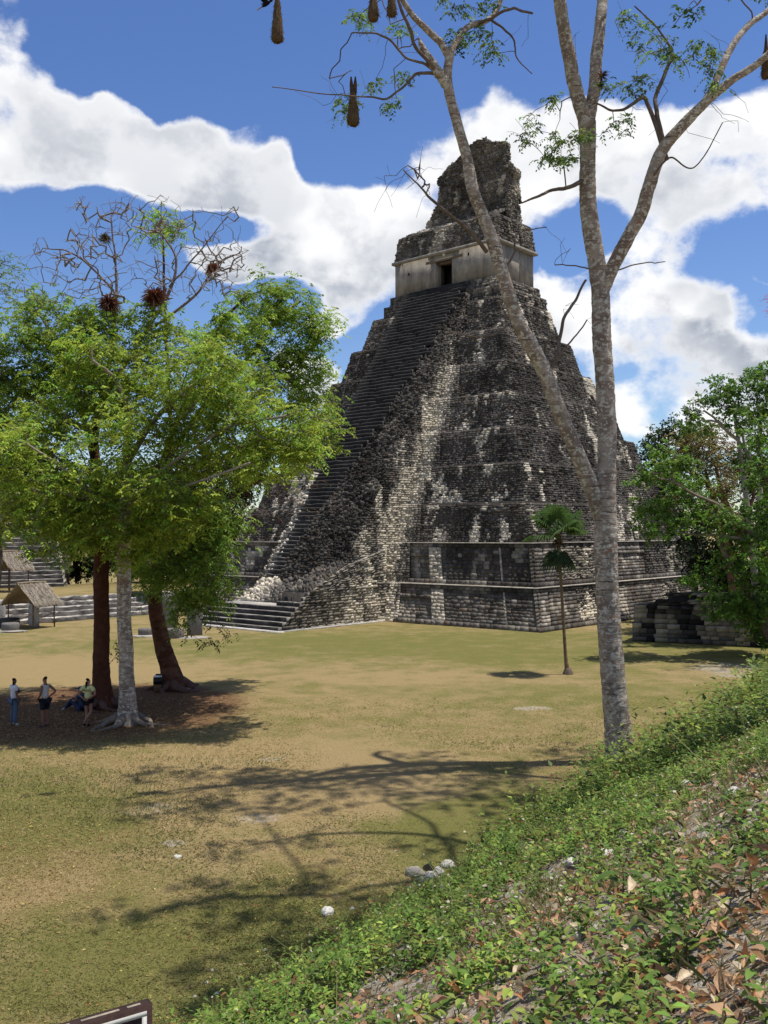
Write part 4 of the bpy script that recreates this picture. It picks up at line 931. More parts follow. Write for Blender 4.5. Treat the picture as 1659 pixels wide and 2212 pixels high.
# ---- the three trees in the shade on the left
def root_fan(root, rad, n, ln, col, rng, z0=0.16):
    for k in range(n):
        a = 6.283*k/n + rng.normal(0, .25); L = ln*rng.uniform(0.6, 1.3); m = 7; t = np.linspace(0, 1, m)
        w = np.cumsum(rng.normal(0, .22, m))*t
        P = np.stack([np.cos(a+w)*(rad*0.7+L*t), np.sin(a+w)*(rad*0.7+L*t), z0*1.5*(1-t)**2 + 0.05*(1-t) - 0.05*t + rng.normal(0, .01, m)], -1)
        Q = np.c_[P, rad*0.42*(1-t)**1.3 + 0.03]
        bark_tube('root', Q, root, col, 8, 0.02)
def shade_trees():
    rng = np.random.default_rng(21)
    # grey trunk, nearest; light yellow-green crown in front
    specs = []
    def make(name, label, base_px, Yb, path, widths, col, col2, limbs, blobs, leafcol, alt, altp, dens, bare=(), leaf=(0.12, 0.20), rootn=7, dy=1.4, twcol=(0.16, 0.13, 0.11), per=8, flare=0.9, front=()):
        b = G(*base_px); b[2] = float(ground_z(b[0], b[1])); Yb = b[1]
        root = empty(name, b); tag(root, label, 'tree', 'shade trees on the plaza')
        T = Tree(int(base_px[0]))
        p = [at(x, y, Yb)-b for (x, y) in path]; p[0][2] = -0.15
        Q = T.limb(p, [w/2/FPX*Yb for w in widths], n=len(path)*8, wob=0.12); bark_tube('trunk', Q, root, col, 22, 0.03, col2, 0.012, flare=flare, mat=M['lichen_bark'] if col2 is not None and col[1] > .1 else None)
        for lst in limbs:
            pp = [at(x, y, Yb+d)-b for (x, y, w, d) in lst]; rr = [w/2/FPX*Yb for (x, y, w, d) in lst]
            Q = T.limb(pp, rr, n=len(lst)*6, wob=0.10); bark_tube('limb', Q, root, (0.17, 0.125, 0.10) if col2 is None else (np.array(col)+np.array(col2))/2, 8, 0.02)
        bl = [(at(x, y, Yb+rng.normal(0, dy))-b, r/FPX*Yb) for (x, y, r) in blobs] + [(at(x, y, Yb-2.3+rng.normal(0, .5))-b, r/FPX*Yb) for (x, y, r) in front]
        cp = blob_pts(bl, dens, rng, 0.35)
        bp = []
        for (x, y, rx, ry, n) in bare:
            for q in range(n): bp.append(at(x+rng.uniform(-rx, rx), y+rng.uniform(-ry, ry), Yb+rng.normal(0, 1.3))-b)
        allp = np.concatenate([cp]+([np.array(bp)] if bp else []))
        T.attach(allp, tip=0.0085, seg=0.42, wob=0.16, maxr=0.055, up=0.0)
        twig_object('twigs', T.twigs, root, twcol)
        Ql, cl = sprays(cp, rng, per=per, nl=9, length=0.42, leaf=leaf, wide=0.42, droop=0.55, spread=0.27, base=leafcol, var=0.26, alt=alt, altp=altp)
        leaf_object('foliage', Ql, cl, root)
        root_fan(root, widths[0]/2/FPX*Yb, rootn, 1.1, (np.array(col)*0.9+0.03), rng)
        return root, b
    grey = make('shade_tree', 'grey mottled trunk, middle of the three trees, under a yellow-green crown', (275,1562), 34,
        [(276,1575),(274,1500),(271,1400),(268,1300),(266,1200),(270,1120),(272,1040),(276,960),(282,880)], [40,34,31,30,30,27,22,18,14], (0.165, 0.128, 0.092), (0.34, 0.29, 0.225),
        [[(268,1150,12,0),(240,1110,10,-1),(190,1060,7,-2),(120,1000,5,-2.5),(60,960,5,-3)], [(271,1100,13,0),(320,1040,10,-1),(400,980,7,-1.6),(500,920,5,-2),(610,900,5,-2.4)],
         [(274,1000,14,0),(340,900,11,-.8),(420,830,8,-1),(520,800,5,-1.2)], [(280,900,12,0),(250,820,9,-.6),(200,780,6,-1)], [(268,1120,10,0),(330,1080,8,-1.8),(430,1040,5,-2.6),(540,1000,5,-3)], [(270,1100,12,0),(200,1080,9,-2),(110,1060,6,-3)]],
        [(250,800,95),(340,770,85),(430,800,90),(520,830,90),(330,880,105),(430,900,100),(530,920,95),(620,930,80),(690,935,48),(705,900,30),(150,880,90),(80,930,85),(20,960,70),(230,960,95),(400,1000,85),(500,1000,75),(600,1000,60),(120,1010,80),(50,1060,60),(150,1090,60),(300,1040,80),(240,870,80),(650,980,45),(20,1130,45),(90,1170,36),(460,870,80),(180,760,60),(-40,1010,70),(180,1110,60),(330,1130,55),(230,1090,60),(380,1080,60),(100,1120,50),(270,1150,40),(20,1080,60)],
        (0.255, 0.36, 0.045), (0.33, 0.40, 0.055), 0.30, 20.0,
        front=[(120,1090,55),(190,1110,55),(260,1120,55),(330,1110,55),(400,1120,50),(240,1165,38),(300,1170,36),(170,1160,36),(360,1165,34),(60,1130,40),(210,1060,55),(330,1050,55),(450,1080,45),(100,1040,55),(550,1000,45),(640,960,45),(270,1195,24)])
    red = make('shade_tree', 'dark red-brown straight trunk, left of the grey trunk, half-bare at the top', (222,1528), 37,
        [(222,1540),(221,1480),(219,1400),(217,1300),(218,1200),(216,1110),(208,1030),(205,960),(210,880)], [44,38,34,33,31,27,23,20,16], (0.070, 0.027, 0.016), None,
        [[(208,1010,16,0),(180,900,13,1),(150,800,10,1.5),(110,720,7,2),(70,660,4,2.2)], [(209,900,14,0),(240,760,10,.5),(250,650,7,1),(248,560,4.5,1.2),(240,470,3,1.4)],
         [(210,880,14,0),(300,740,10,.6),(360,640,8,1),(380,560,5,1.2),(330,480,3,1.4)], [(255,640,6,1),(200,580,4.5,1.2),(150,545,3.5,1.4),(90,535,2,1.6)], [(300,730,8,.6),(420,640,6,.8),(470,570,4,1),(520,545,2.5,1.2)],
         [(210,940,12,0),(100,880,10,.5),(20,820,7,1),(-50,760,4,1.2)], [(365,620,5,1),(430,545,3.5,1.1),(480,480,2,1.2)]],
        [(100,690,70),(165,720,75),(60,780,85),(20,720,55),(130,800,95),(265,730,60),(0,880,85),(-60,800,80),(-50,930,80),(60,650,40),(215,700,55),(190,830,80),(340,680,50),(60,870,80)],
        (0.22, 0.33, 0.045), (0.29, 0.38, 0.055), 0.3, 22.0,
        bare=[(330,540,190,95,360),(150,600,120,55,150),(430,590,100,60,160),(230,480,70,60,90),(330,460,60,40,60),(480,560,60,50,100),(120,540,60,30,40)], twcol=(0.21, 0.175, 0.15))
    lean = make('shade_tree', 'leaning red trunk, rightmost of the three trees, with snaking roots', (378,1488), 42,
        [(380,1500),(368,1450),(352,1400),(341,1350),(336,1300),(338,1240),(342,1180),(345,1100),(350,1020),(370,940)], [50,40,36,33,30,27,25,22,18,14], (0.095, 0.038, 0.021), (0.13, 0.065, 0.042),
        [[(345,1100,16,0),(420,1040,14,.5),(500,980,11,1),(600,940,8,1.2),(680,930,5,1.4)], [(355,1000,15,0),(440,880,13,.6),(530,780,11,.8),(600,690,8,1),(650,650,4,1.2)],
         [(370,940,12,0),(430,800,10,-.5),(480,700,8,-.6),(530,640,5,-.7)], [(342,1180,14,0),(420,1150,12,-.8),(520,1060,10,-1),(590,1030,7,-1.2),(640,1020,4,-1.3)], [(341,1220,9,0),(400,1200,8,-1),(450,1240,6,-1.6),(470,1300,4,-2)],
         [(530,780,9,.8),(620,790,6,.8),(690,740,4,.9)], [(370,930,10,0),(360,760,8,.2),(355,620,6,.3),(352,520,4,.4),(350,470,3,.4)]],
        [(560,650,70),(630,650,62),(675,700,45),(600,730,85),(520,710,65),(655,790,62),(690,740,36),(690,850,40),(620,830,75),(660,900,55),(560,850,70),(375,500,30),(345,470,28),(330,510,24),(480,760,60),(700,800,25),(430,720,45),(705,690,22)],
        (0.23, 0.36, 0.045), (0.30, 0.40, 0.055), 0.35, 22.0)
    # darker hanging skirt of foliage below, on the leaning tree
    root, b = lean; Yb = b[1]; T = Tree(5)
    T.P = [np.array([at(x, y, Yb-1.0)-b for (x, y) in ((345,1090),(360,1120),(400,1150),(440,1170),(480,1180),(300,1080),(260,1090),(225,1100),(470,1250),(540,1040),(590,1030))])]; T.r = [np.full(11, 0.05)]
    bl = [(at(x, y, Yb-3.0+rng.normal(0, 1.1))-b, r/FPX*Yb) for (x, y, r) in ((340,1120,75),(410,1160,65),(300,1160,60),(360,1210,52),(420,1230,48),(450,1280,36),(400,1290,32),(250,1140,48),(180,1120,55),(110,1110,50),(470,1190,48),(440,1110,55),(330,1270,26),(140,1180,40),(500,1120,50),(225,1090,50),(420,1290,40),(450,1240,44),(395,1330,22),(470,1290,26),(350,1240,44),(310,1220,40),(270,1190,40))]
    cp = blob_pts(bl, 30.0, rng, 0.3)
    strand = np.array([at(x+rng.normal(0, 12), y, Yb-3.4+rng.normal(0, .3))-b for (x, y) in [(430,1310),(440,1330),(450,1350),(455,1370),(462,1390),(448,1340),(470,1300),(490,1270),(500,1250),(395,1350),(400,1372),(480,1290),(440,1380),(300,1420),(240,1400)]])
    T.attach(np.concatenate([cp, strand]), tip=0.007, seg=0.4, wob=0.3, maxr=0.06); twig_object('twigs', T.twigs, root, (0.11, 0.075, 0.06))
    Ql, cl = sprays(cp, rng, per=6, nl=9, length=0.42, leaf=(0.12, 0.20), wide=0.42, droop=0.8, spread=0.3, base=(0.18, 0.29, 0.045), var=0.3, alt=(0.25, 0.34, 0.055), altp=0.3)
    Qs, cs = sprays(strand, rng, per=6, nl=9, length=0.4, leaf=(0.10, 0.15), wide=0.45, droop=0.9, spread=0.16, base=(0.055, 0.080, 0.022), var=0.3)
    leaf_object('foliage', np.concatenate([Ql, Qs]), np.concatenate([cl, cs]), root)
    # brown withered sprays low on the right
    T = Tree(6); T.P = [np.array([at(x, y, Yb-1.2)-b for (x, y) in ((480,1060),(520,1060),(560,1045),(600,1030),(640,1022))])]; T.r = [np.full(5, .05)]
    bp = np.array([at(560+rng.normal(0, 60), 1070+rng.normal(0, 45), Yb-1.2+rng.normal(0, .8))-b for q in range(90)])
    T.attach(bp, tip=0.008, seg=0.35, wob=0.35, maxr=0.05); twig_object('twigs', T.twigs, root, (0.13, 0.055, 0.035))
    Qs, cs = sprays(bp, rng, per=2, nl=6, length=0.3, leaf=(0.07, 0.12), wide=0.4, droop=0.8, spread=0.2, base=(0.14, 0.065, 0.03), var=0.3, alt=(0.12, 0.11, 0.03), altp=0.4)
    leaf_object('withered_leaves', Qs, cs, root)
    return grey, red, lean
SHADE = shade_trees()

# ---- palm
def palm():
    b = G(1227, 1456); Yb = b[1]
    root = empty('fan_palm', b); tag(root, 'single slim fan palm on the lawn in front of the pyramid corner', 'palm')
    rng = np.random.default_rng(5)
    p = [at(x, y, Yb)-b for (x, y) in ((1227,1458),(1222,1420),(1217,1340),(1212,1260),(1208,1200),(1205,1150))]; p[0][2] = -0.05
    Q = spline(np.c_[np.array(p), np.array([.16, .085, .08, .075, .07, .08])], 40); bark_tube('trunk', Q, root, (0.155, 0.108, 0.065), 10, 0.015, None, 0.12)
    mb = MB(); mb.lathe([(0.0, .34), (.13, .32), (.2, .2), (.25, .06), (.27, -.05)], 10, (0.16, 0.12, 0.09), c=(p[0][0], p[0][1], 0), jit=.06); mb.build('trunk_foot', M['bark'], root)
    top = p[-1]
    mb = MB()
    for q in range(60):
        a = rng.uniform(0, 6.28); z = rng.uniform(-.65, .1); d = np.array([math.cos(a), math.sin(a), -.6])*rng.uniform(.15, .4)
        mb.tube([top+[0, 0, z], top+[0, 0, z]+d*.6, top+[0, 0, z]+d], [.03, .02, .006], 4, np.array([.07, .042, .024])*rng.uniform(.6, 1.4), cap=False)
    mb.build('dead_skirt', M['fibre'], root, kind='stuff')
    def fan(origin, az, el, pet, size, col):
        d = np.array([math.cos(az)*math.cos(el), math.sin(az)*math.cos(el), math.sin(el)]); hub = origin + d*pet - np.array([0, 0, .10*pet])
        m = MB(); m.tube([origin, origin+d*pet*.55, hub], [.022, .017, .013], 4, np.array(col)*1.1, cap=False)
        sd = norm(np.cross(d, [0, 0, 1.])); up = np.cross(sd, d); n = 26
        for k in range(n):
            a = (k/(n-1)-.5)*R(265); dd = d*math.cos(a) + sd*math.sin(a) + up*.10*math.cos(a*2); dd = norm(dd); L = size*(0.75+.35*math.cos(a*.6))*rng.uniform(.9, 1.08)
            s2 = norm(np.cross(dd, up)); w = .038; dr = np.array([0, 0, -1.])
            P0 = hub; P1 = hub+dd*L*.5 + up*.02; P2 = hub+dd*L*.8 + dr*L*.10; P3 = hub+dd*L + dr*L*.30
            V = [P0, P1-s2*w+up*.012, P1+s2*w+up*.012, P1, P2-s2*w*.6, P2+s2*w*.6, P3]
            m.add(V, [[1, 4, 6, 3], [3, 6, 5, 2]], [[0, 1, 3], [0, 3, 2]], np.array(col)*rng.uniform(.75, 1.25))
        m.build('frond', M['leaf'], root)
    for k in range(18):
        fan(top+np.array([0, 0, .05]), k*2.4+.3, rng.uniform(R(5), R(75)) if k > 5 else rng.uniform(R(-8), R(25)), rng.uniform(.6, .9), rng.uniform(.72, .86), (0.075, 0.135, 0.035))
    for k in range(5):
        fan(top+np.array([0, 0, -.62]), k*1.256+.5, R(-55), rng.uniform(.45, .6), rng.uniform(.72, .85), (0.040, 0.065, 0.024))
palm()
# ---------------------------------------------------------------- ruined wall on the right
def ruined_wall():
    a = G(1365, 1384); c = G(1659, 1399); d = c-a; d[2] = 0; d /= np.linalg.norm(d); L = 13.5
    root = empty('ruined_wall', a, math.atan2(d[1], d[0])); tag(root, 'low black-streaked masonry wall with a stepped broken top, right of the pyramid', 'wall')
    mb = MB(); D = (0.035, 0.032, 0.03); t = 3.0
    mb.box((L/2, t/2+.15, 0.5), (L, t, 1.3), D); mb.box((L/2, t/2+.3, 1.6), (L-.1, t-.2, 1.3), D); mb.box((L/2+1.0, t/2+.33, 2.4), (L-2.3, t-.4, .9), D); mb.box((L/2+1.4, t/2+.38, 2.85), (L-3.2, t-.6, .35), D)
    mb.build('wall_core', M['stone'], root)
    out = []
    def lay2(Q4, **k):
        V, n = courses(Q4, **k); cc = V[:, 4:].mean(1); r = RNG.random(len(V))
        s = fbm(np.stack([cc[:, 0]*0.9, cc[:, 1]*.2, cc[:, 2]*0.22], -1)+13, 3); f = sstep(s, 0.49, 0.56)
        dark = (0.018+0.03*r)[:, None]*np.array([1, .95, .9]); lt = (0.17+0.17*r)[:, None]*np.array([1, .86, .68])
        low = sstep(fbm(cc*np.array([.7, .7, 1.5])+3, 3), .5, .6)*(cc[:, 2] < .6); lt2 = (0.10+0.08*r)[:, None]*np.array([1, .92, .85])
        col = dark*(1-f[:, None]) + lt*f[:, None]; col = col*(1-low[:, None]) + lt2*low[:, None]
        out.append((V, col))
    kw = dict(h=0.30, w=(0.45, 0.95), prot=(0.03, 0.05), jit=0.008, tilt=0.010, gap=0.006, chamf=0.02)
    lay2([(0, .12, 0), (L, .12, 0), (L, .06, 1.12), (0.05, .06, 1.12)], **kw)
    lay2([(0.1, .24, 1.12), (L, .24, 1.12), (L, .19, 2.05), (0.12, .19, 2.05)], **kw)
    lay2([(0.15, .15, 2.05), (L, .15, 2.05), (L, .15, 2.25), (0.15, .15, 2.25)], **{**kw, 'h': .2})
    lay2([(0.9, .22, 2.25), (L, .22, 2.25), (L, .22, 2.85), (2.0, .22, 2.85)], **{**kw, 'h': .25, 'jit': .03, 'topcut': .2})
    lay2([(1.9, .24, 2.85), (L, .24, 2.85), (L, .26, 3.1), (2.3, .26, 3.1)], **{**kw, 'h': .2, 'jit': .04, 'drop': .15})
    lay2([(0, t+.1, 0), (0, .12, 0), (0.05, .2, 1.12), (0.05, t, 1.12)], **kw); lay2([(0.1, t, 1.12), (0.1, .36, 1.12), (0.14, .4, 2.25), (0.14, t, 2.25)], **kw)
    V = np.concatenate([o[0] for o in out]); c = np.concatenate([o[1] for o in out]); ctr = V[:, 4:].mean(1)
    area = np.linalg.norm(np.cross(V[:, 5]-V[:, 4], V[:, 7]-V[:, 4]), axis=1); area[ctr[:, 1] > .8] *= .2
    order = np.argsort(-area)
    for i in order[:280]: mk('stone', V[i]-ctr[i], STONE_F, M['stone'], root, np.repeat(c[i][None], 8, 0), loc=ctr[i])
    r = order[280:]; n = len(r)
    if n: mk('small_stones', V[r].reshape(-1, 3), (np.arange(n)[:, None, None]*8+STONE_F[None]).reshape(-1, 4), M['stone'], root, np.repeat(c[r], 8, 0), kind='stuff')
ruined_wall()

# ---------------------------------------------------------------- stepped terrace and pyramid stair on the left
def step_strip(y0, y1, x0, z0, tread, riser, n, m, col_t, col_r, root, rng, wear=0.03, name='step'):
    """n steps rising along +x, running along y, each one its own part"""
    for k in range(n):
        y = np.linspace(y0, y1, m+1); w = m+1
        d = rng.normal(0, wear, w); dz = rng.normal(0, wear*.6, w); xa = x0+k*tread; za, zb = z0+k*riser, z0+(k+1)*riser
        rows = [np.stack([xa+.02-d, y, np.full(w, za-.08)], -1), np.stack([xa-d, y, zb-.06+dz], -1), np.stack([xa+.06-d, y, zb+dz], -1), np.stack([np.full(w, xa+tread+.08), y, zb+dz*.3], -1)]
        V = np.concatenate(rows); Q = [[r*w+i+1, r*w+i, (r+1)*w+i, (r+1)*w+i+1] for r in range(3) for i in range(m)] + [[0, w, 2*w, 3*w], [4*w-1, 3*w-1, 2*w-1, w-1]]
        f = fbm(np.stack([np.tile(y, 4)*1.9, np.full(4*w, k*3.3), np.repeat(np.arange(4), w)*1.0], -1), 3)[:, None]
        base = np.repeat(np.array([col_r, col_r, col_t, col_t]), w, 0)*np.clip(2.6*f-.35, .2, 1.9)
        mk(name, V, np.array(Q), M['stone'], root, base)
LTZ = 1.75
def left_terrace():
    p0 = np.array([-29.2, 71.6, 0]); p1 = G(203, 1337); d = p1-p0; d[2] = 0; d /= np.linalg.norm(d)
    # local y runs along the stair, local x rises away from the plaza
    L = 27.0; ang = math.atan2(d[1], d[0]) + math.pi/2
    root = empty('stepped_terrace', p0, ang); tag(root, 'low wide flight of pale stone steps to a grass terrace, left of the plaza', 'steps')
    rng = np.random.default_rng(3)
    # with this turn local x points left-away: y runs towards -d
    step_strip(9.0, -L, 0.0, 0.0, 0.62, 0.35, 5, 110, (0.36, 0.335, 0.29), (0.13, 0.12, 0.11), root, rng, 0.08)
    mb = MB(); mb.box((11.9, (9.0-L)/2, LTZ/2-.02), (17.6, L+9.0, LTZ), (0.16, 0.16, 0.035)); o = mb.build('grass_top', M['lawn'], root)
    return root, p0, d
LT = left_terrace()

def left_pyramid():
    root = empty('stepped_pyramid', at(40, 1266, 92.0)*np.array([1, 1, 0])+np.array([0, 0, LTZ-.05]), R(118)); tag(root, 'broad stone stairway of a second pyramid half hidden by leaves at the left edge', 'pyramid')
    rng = np.random.default_rng(8)
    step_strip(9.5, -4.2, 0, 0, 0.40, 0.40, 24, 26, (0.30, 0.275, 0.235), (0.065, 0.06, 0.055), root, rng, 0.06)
    mb = MB()
    for k in range(3): mb.box((3.6*(k+1)+5, 2.4, 1.6+3.2*k), (10, 15.5, 3.2), (0.07, 0.066, 0.06))
    # solid flight under the steps
    P = [(0.1,-4.1,-.2),(0.1,9.4,-.2),(10,9.4,-.2),(10,-4.1,-.2),(0.3,-4.1,.1),(0.3,9.4,.1),(10,9.4,9.4),(10,-4.1,9.4)]
    mb.add(P, [[0,1,5,4],[1,2,6,5],[3,0,4,7],[4,5,6,7],[2,3,7,6]], col=(0.07, 0.065, 0.06)); mb.build('pyramid_body', M['stone'], root)
    V, n = courses([(0.05, -4.3, -.1), (9.9, -4.3, -.1), (9.9, -4.3, 9.5), (0.35, -4.3, .3)], h=.4, w=(.4, .9), prot=(0, .3), jit=.05)
    c = tone(V[:, 4:].mean(1), n, .2, 1.5); mk('facing_stones', V.reshape(-1, 3), (np.arange(len(V))[:, None, None]*8+STONE_F[None]).reshape(-1, 4), M['stone'], root, np.repeat(c, 8, 0), kind='stuff')
left_pyramid()

# ---------------------------------------------------------------- jungle trees behind
def jungle_tree(label, base, path, blobs, leafcol, alt=None, altp=0.0, dens=4.0, leaf=(0.2, 0.34), per=6, trunkcol=(0.10, 0.08, 0.06), limbs=(), seed=1, wide=0.5, nl=8, length=0.7, spread=0.4, name='jungle_tree', group='trees behind the ruins', var=0.28, whorl=False, tip=0.012):
    rng = np.random.default_rng(seed); b = np.asarray(base, float)
    root = empty(name, b); tag(root, label, 'tree', group); T = Tree(seed)
    pts = [np.asarray(p[:3])-b for p in path]; Q = T.limb(pts, [p[3] for p in path], n=len(path)*7, wob=.3); bark_tube('trunk', Q, root, trunkcol, 10, .02)
    for l in limbs:
        Q = T.limb([np.asarray(p[:3])-b for p in l], [p[3] for p in l], n=len(l)*6, wob=.3); bark_tube('limb', Q, root, np.array(trunkcol)*1.2, 7, .02)
    bl = [(np.asarray(c)-b, r) for (c, r) in blobs]; cp = blob_pts(bl, dens, rng, .35)
    T.attach(cp, tip=tip, seg=.7, wob=.35, maxr=.14, up=.3); twig_object('twigs', T.twigs, root, np.array(trunkcol)*1.1)
    Ql, cl = sprays(cp, rng, per=per, nl=nl, length=length, leaf=leaf, wide=wide, droop=.45, spread=spread, base=leafcol, var=var, alt=alt, altp=altp, whorl=whorl)
    leaf_object('foliage', Ql, cl, root); return root
def jt(label, bx, by, Y, blobs_D, leafcol, z0=0.0, dy=1.2, tw=0.3, limbs_D=(), seed=1, **k):
    """base from its place on the ground at distance Y; crown masses read off the photograph at that distance"""
    rg = np.random.default_rng(seed+100); base = at(bx, by, Y); base[2] = z0-0.1
    bl = [(at(x, y, Y+rg.normal(0, dy)), r/FPX*Y) for (x, y, r) in blobs_D]
    top = np.mean([c for c, r in bl], axis=0); mid = base*0.45+top*0.55; mid[0] += rg.normal(0, .3)
    path = [(*base, tw), (*(base*.8+mid*.2), tw*.85), (*mid, tw*.6), (*top, tw*.3)]
    lm = [[(*at(x, y, Y+d), w/2/FPX*Y) for (x, y, w, d) in l] for l in limbs_D]
    return jungle_tree(label, base, path, bl, leafcol, limbs=lm, seed=seed, **k)
# right of the pyramid
jt('bright green leafy tree with layered boughs reaching left before the pyramid, right edge', 1690, 1350, 52, [(1400,1040,26),(1430,1010,32),(1470,1000,36),(1420,975,22),(1460,1045,36),(1500,1060,40),(1385,1110,26),(1420,1100,34),(1460,1115,36),(1510,1110,36),(1390,1150,22),(1440,1140,26),(1560,1130,36),(1610,1160,40),(1650,1110,50),(1560,1200,22),(1620,1260,42),(1660,1200,50),(1580,1290,36),(1640,1310,40),(1530,1230,20),(1600,1210,26),(1530,1270,20),(1490,1250,13),(1560,1330,20),(1600,1335,34),(1570,1305,30),(1650,1365,34),(1545,1300,24),(1620,1300,36),(1655,1020,46),(1650,940,40),(1700,1000,70),(1720,1150,80),(1650,1340,26)],
   (0.135, 0.235, 0.035), dy=1.0, tw=.32, seed=31, dens=14.0, leaf=(.16, .26), per=7, length=.5, spread=.28, alt=(.15, .28, .04), altp=.3, trunkcol=(0.17, 0.13, 0.10), whorl=True, wide=.6,
   limbs_D=[[(1690,1290,16,0),(1650,1180,12,0),(1590,1120,9,-.3),(1530,1080,7,-.6),(1470,1050,5,-.8),(1420,1030,3,-1)], [(1640,1170,8,0),(1560,1160,6,-.3),(1480,1150,4,-.6),(1400,1120,3,-.8)], [(1690,1150,12,0),(1660,1060,9,.2),(1640,980,7,.3),(1640,930,4,.4)]])
jt('airy tall tree with grey limbs and open green sprays against the clouds, right edge', 1640, 1340, 60, [(1490,890,20),(1520,865,22),(1500,915,17),(1560,845,22),(1545,825,18),(1590,830,24),(1625,815,26),(1650,840,30),(1590,880,24),(1560,905,18),(1620,890,28),(1655,900,30),(1530,920,15),(1600,930,20),(1640,960,26),(1680,860,40),(1475,920,12),(1650,800,18),(1570,870,16),(1600,850,18),(1610,1000,22),(1650,1040,22)],
   (0.115, 0.205, 0.038), tw=.3, seed=32, dens=15.0, leaf=(.17, .28), per=7, length=.5, spread=.25, trunkcol=(0.25, 0.22, 0.18), whorl=True, wide=.6,
   limbs_D=[[(1645,1120,14,0),(1635,1030,12,0),(1600,960,8,-.3),(1560,920,6,-.6),(1520,885,4,-.9)], [(1640,1080,11,0),(1645,960,9,.2),(1640,880,6,.4),(1635,830,4,.5)], [(1560,915,5,-.6),(1520,905,4,-.8),(1485,905,2.5,-1)], [(1610,970,6,-.2),(1590,900,4,0),(1565,850,3,.2)]])
jt('olive-yellow domed tree with fine dry foliage and reddish limbs behind the bright green tree', 1590, 1330, 66, [(1500,950,36),(1540,950,40),(1470,985,32),(1520,1000,46),(1570,990,46),(1440,1020,26),(1480,1040,34),(1560,1050,40),(1600,1040,40),(1510,930,26),(1620,1000,36),(1550,1090,34),(1460,1080,26),(1500,1110,26)],
   (0.185, 0.175, 0.045), tw=.35, seed=33, dens=16, leaf=(.13, .22), per=8, nl=9, length=.55, spread=.4, alt=(.17, .11, .045), altp=.3, trunkcol=(0.17, 0.075, 0.05), wide=.45,
   limbs_D=[[(1620,1200,16,0),(1585,1130,13,0),(1560,1060,10,-.2),(1545,1000,6,-.3)], [(1600,1160,11,0),(1625,1080,8,.2),(1620,1020,5,.3)], [(1570,1090,9,0),(1520,1040,6,-.3),(1480,1010,4,-.5)]])
jt('dark green round-topped tree farthest back beside the pyramid, right', 1440, 1250, 92, [(1420,945,22),(1445,930,26),(1470,940,26),(1400,965,18),(1435,965,26),(1480,965,24),(1500,985,26),(1410,1000,26),(1450,1010,30),(1385,985,14),(1440,1060,40),(1400,1050,30)],
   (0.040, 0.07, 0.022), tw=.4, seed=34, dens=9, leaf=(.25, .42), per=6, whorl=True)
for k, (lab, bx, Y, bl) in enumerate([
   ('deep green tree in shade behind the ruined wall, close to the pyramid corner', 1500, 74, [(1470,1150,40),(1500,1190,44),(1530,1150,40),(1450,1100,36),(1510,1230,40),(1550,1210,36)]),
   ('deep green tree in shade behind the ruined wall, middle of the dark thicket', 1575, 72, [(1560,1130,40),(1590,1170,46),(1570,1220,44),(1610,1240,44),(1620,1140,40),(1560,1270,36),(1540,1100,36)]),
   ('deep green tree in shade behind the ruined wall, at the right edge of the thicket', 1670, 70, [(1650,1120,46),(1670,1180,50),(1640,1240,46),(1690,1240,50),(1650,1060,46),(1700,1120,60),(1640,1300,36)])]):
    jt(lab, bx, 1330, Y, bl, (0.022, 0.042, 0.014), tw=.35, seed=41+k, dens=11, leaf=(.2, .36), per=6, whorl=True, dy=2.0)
# thicket behind the left trees
left = [('dark thicket tree behind the shade trees, next to the foot of the pyramid stairs', 500, 104, [(500,1120,46),(470,1080,46),(520,1060,40),(450,1150,46),(490,1180,46),(530,1010,40),(560,960,36),(430,1060,46),(510,1000,40)]),
   ('dark thicket tree behind the shade trees, right of the middle', 400, 104, [(400,1100,60),(360,1150,60),(430,1180,60),(380,1050,50),(420,1020,50),(350,1210,44),(440,1230,40)]),
   ('dark thicket tree behind the grey trunk', 270, 106, [(280,1100,64),(230,1150,60),(310,1180,60),(260,1050,56),(330,1050,50),(220,1210,44),(290,1225,40)]),
   ('dark thicket tree left of the dark red trunk', 170, 108, [(170,1120,60),(130,1170,50),(200,1200,46),(160,1060,56),(110,1090,56),(150,1225,36)]),
   ('dark thicket tree at the left edge above the second stairway', 30, 112, [(40,1080,70),(0,1040,70),(80,1040,60),(-40,1090,70),(90,1120,46),(20,980,60),(-60,1000,70),(70,960,46)])]
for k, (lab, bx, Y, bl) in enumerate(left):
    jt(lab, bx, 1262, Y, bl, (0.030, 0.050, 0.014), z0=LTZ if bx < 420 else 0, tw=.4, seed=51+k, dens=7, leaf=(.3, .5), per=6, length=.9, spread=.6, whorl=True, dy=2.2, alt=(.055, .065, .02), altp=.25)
jt('feathery pale green tree peeking in at the left edge above the shade trees', -70, 1400, 50, [(0,590,26),(20,615,26),(-30,600,40),(30,580,16),(-10,640,40),(-60,680,80),(10,560,14),(-50,760,80),(-60,850,90),(-60,950,90)], (0.14, 0.21, 0.04), tw=.3, seed=61, dens=9, leaf=(.1, .17), per=5, length=.45, spread=.3)
jt('small olive leafed tree at the left edge before the second stairway', -70, 1420, 46, [(0,1110,30),(20,1130,24),(-30,1090,50),(10,1090,26),(40,1140,16),(-40,1150,50),(5,1150,22)], (0.18, 0.19, 0.04), tw=.2, seed=62, dens=12, leaf=(.1, .16), per=5, length=.4, spread=.25)
jt('tree with pink blossom just reaching the right edge above the trees', 1760, 1330, 48, [(1690,655,34),(1700,720,36),(1750,700,60),(1668,650,9),(1662,640,6),(1665,668,7),(1664,760,7),(1760,800,60)], (0.42, 0.10, 0.14), tw=.22, seed=63, dens=8, leaf=(.05, .09), per=5, nl=6, length=.3, spread=.15, name='blossom_tree', trunkcol=(.2, .12, .1))

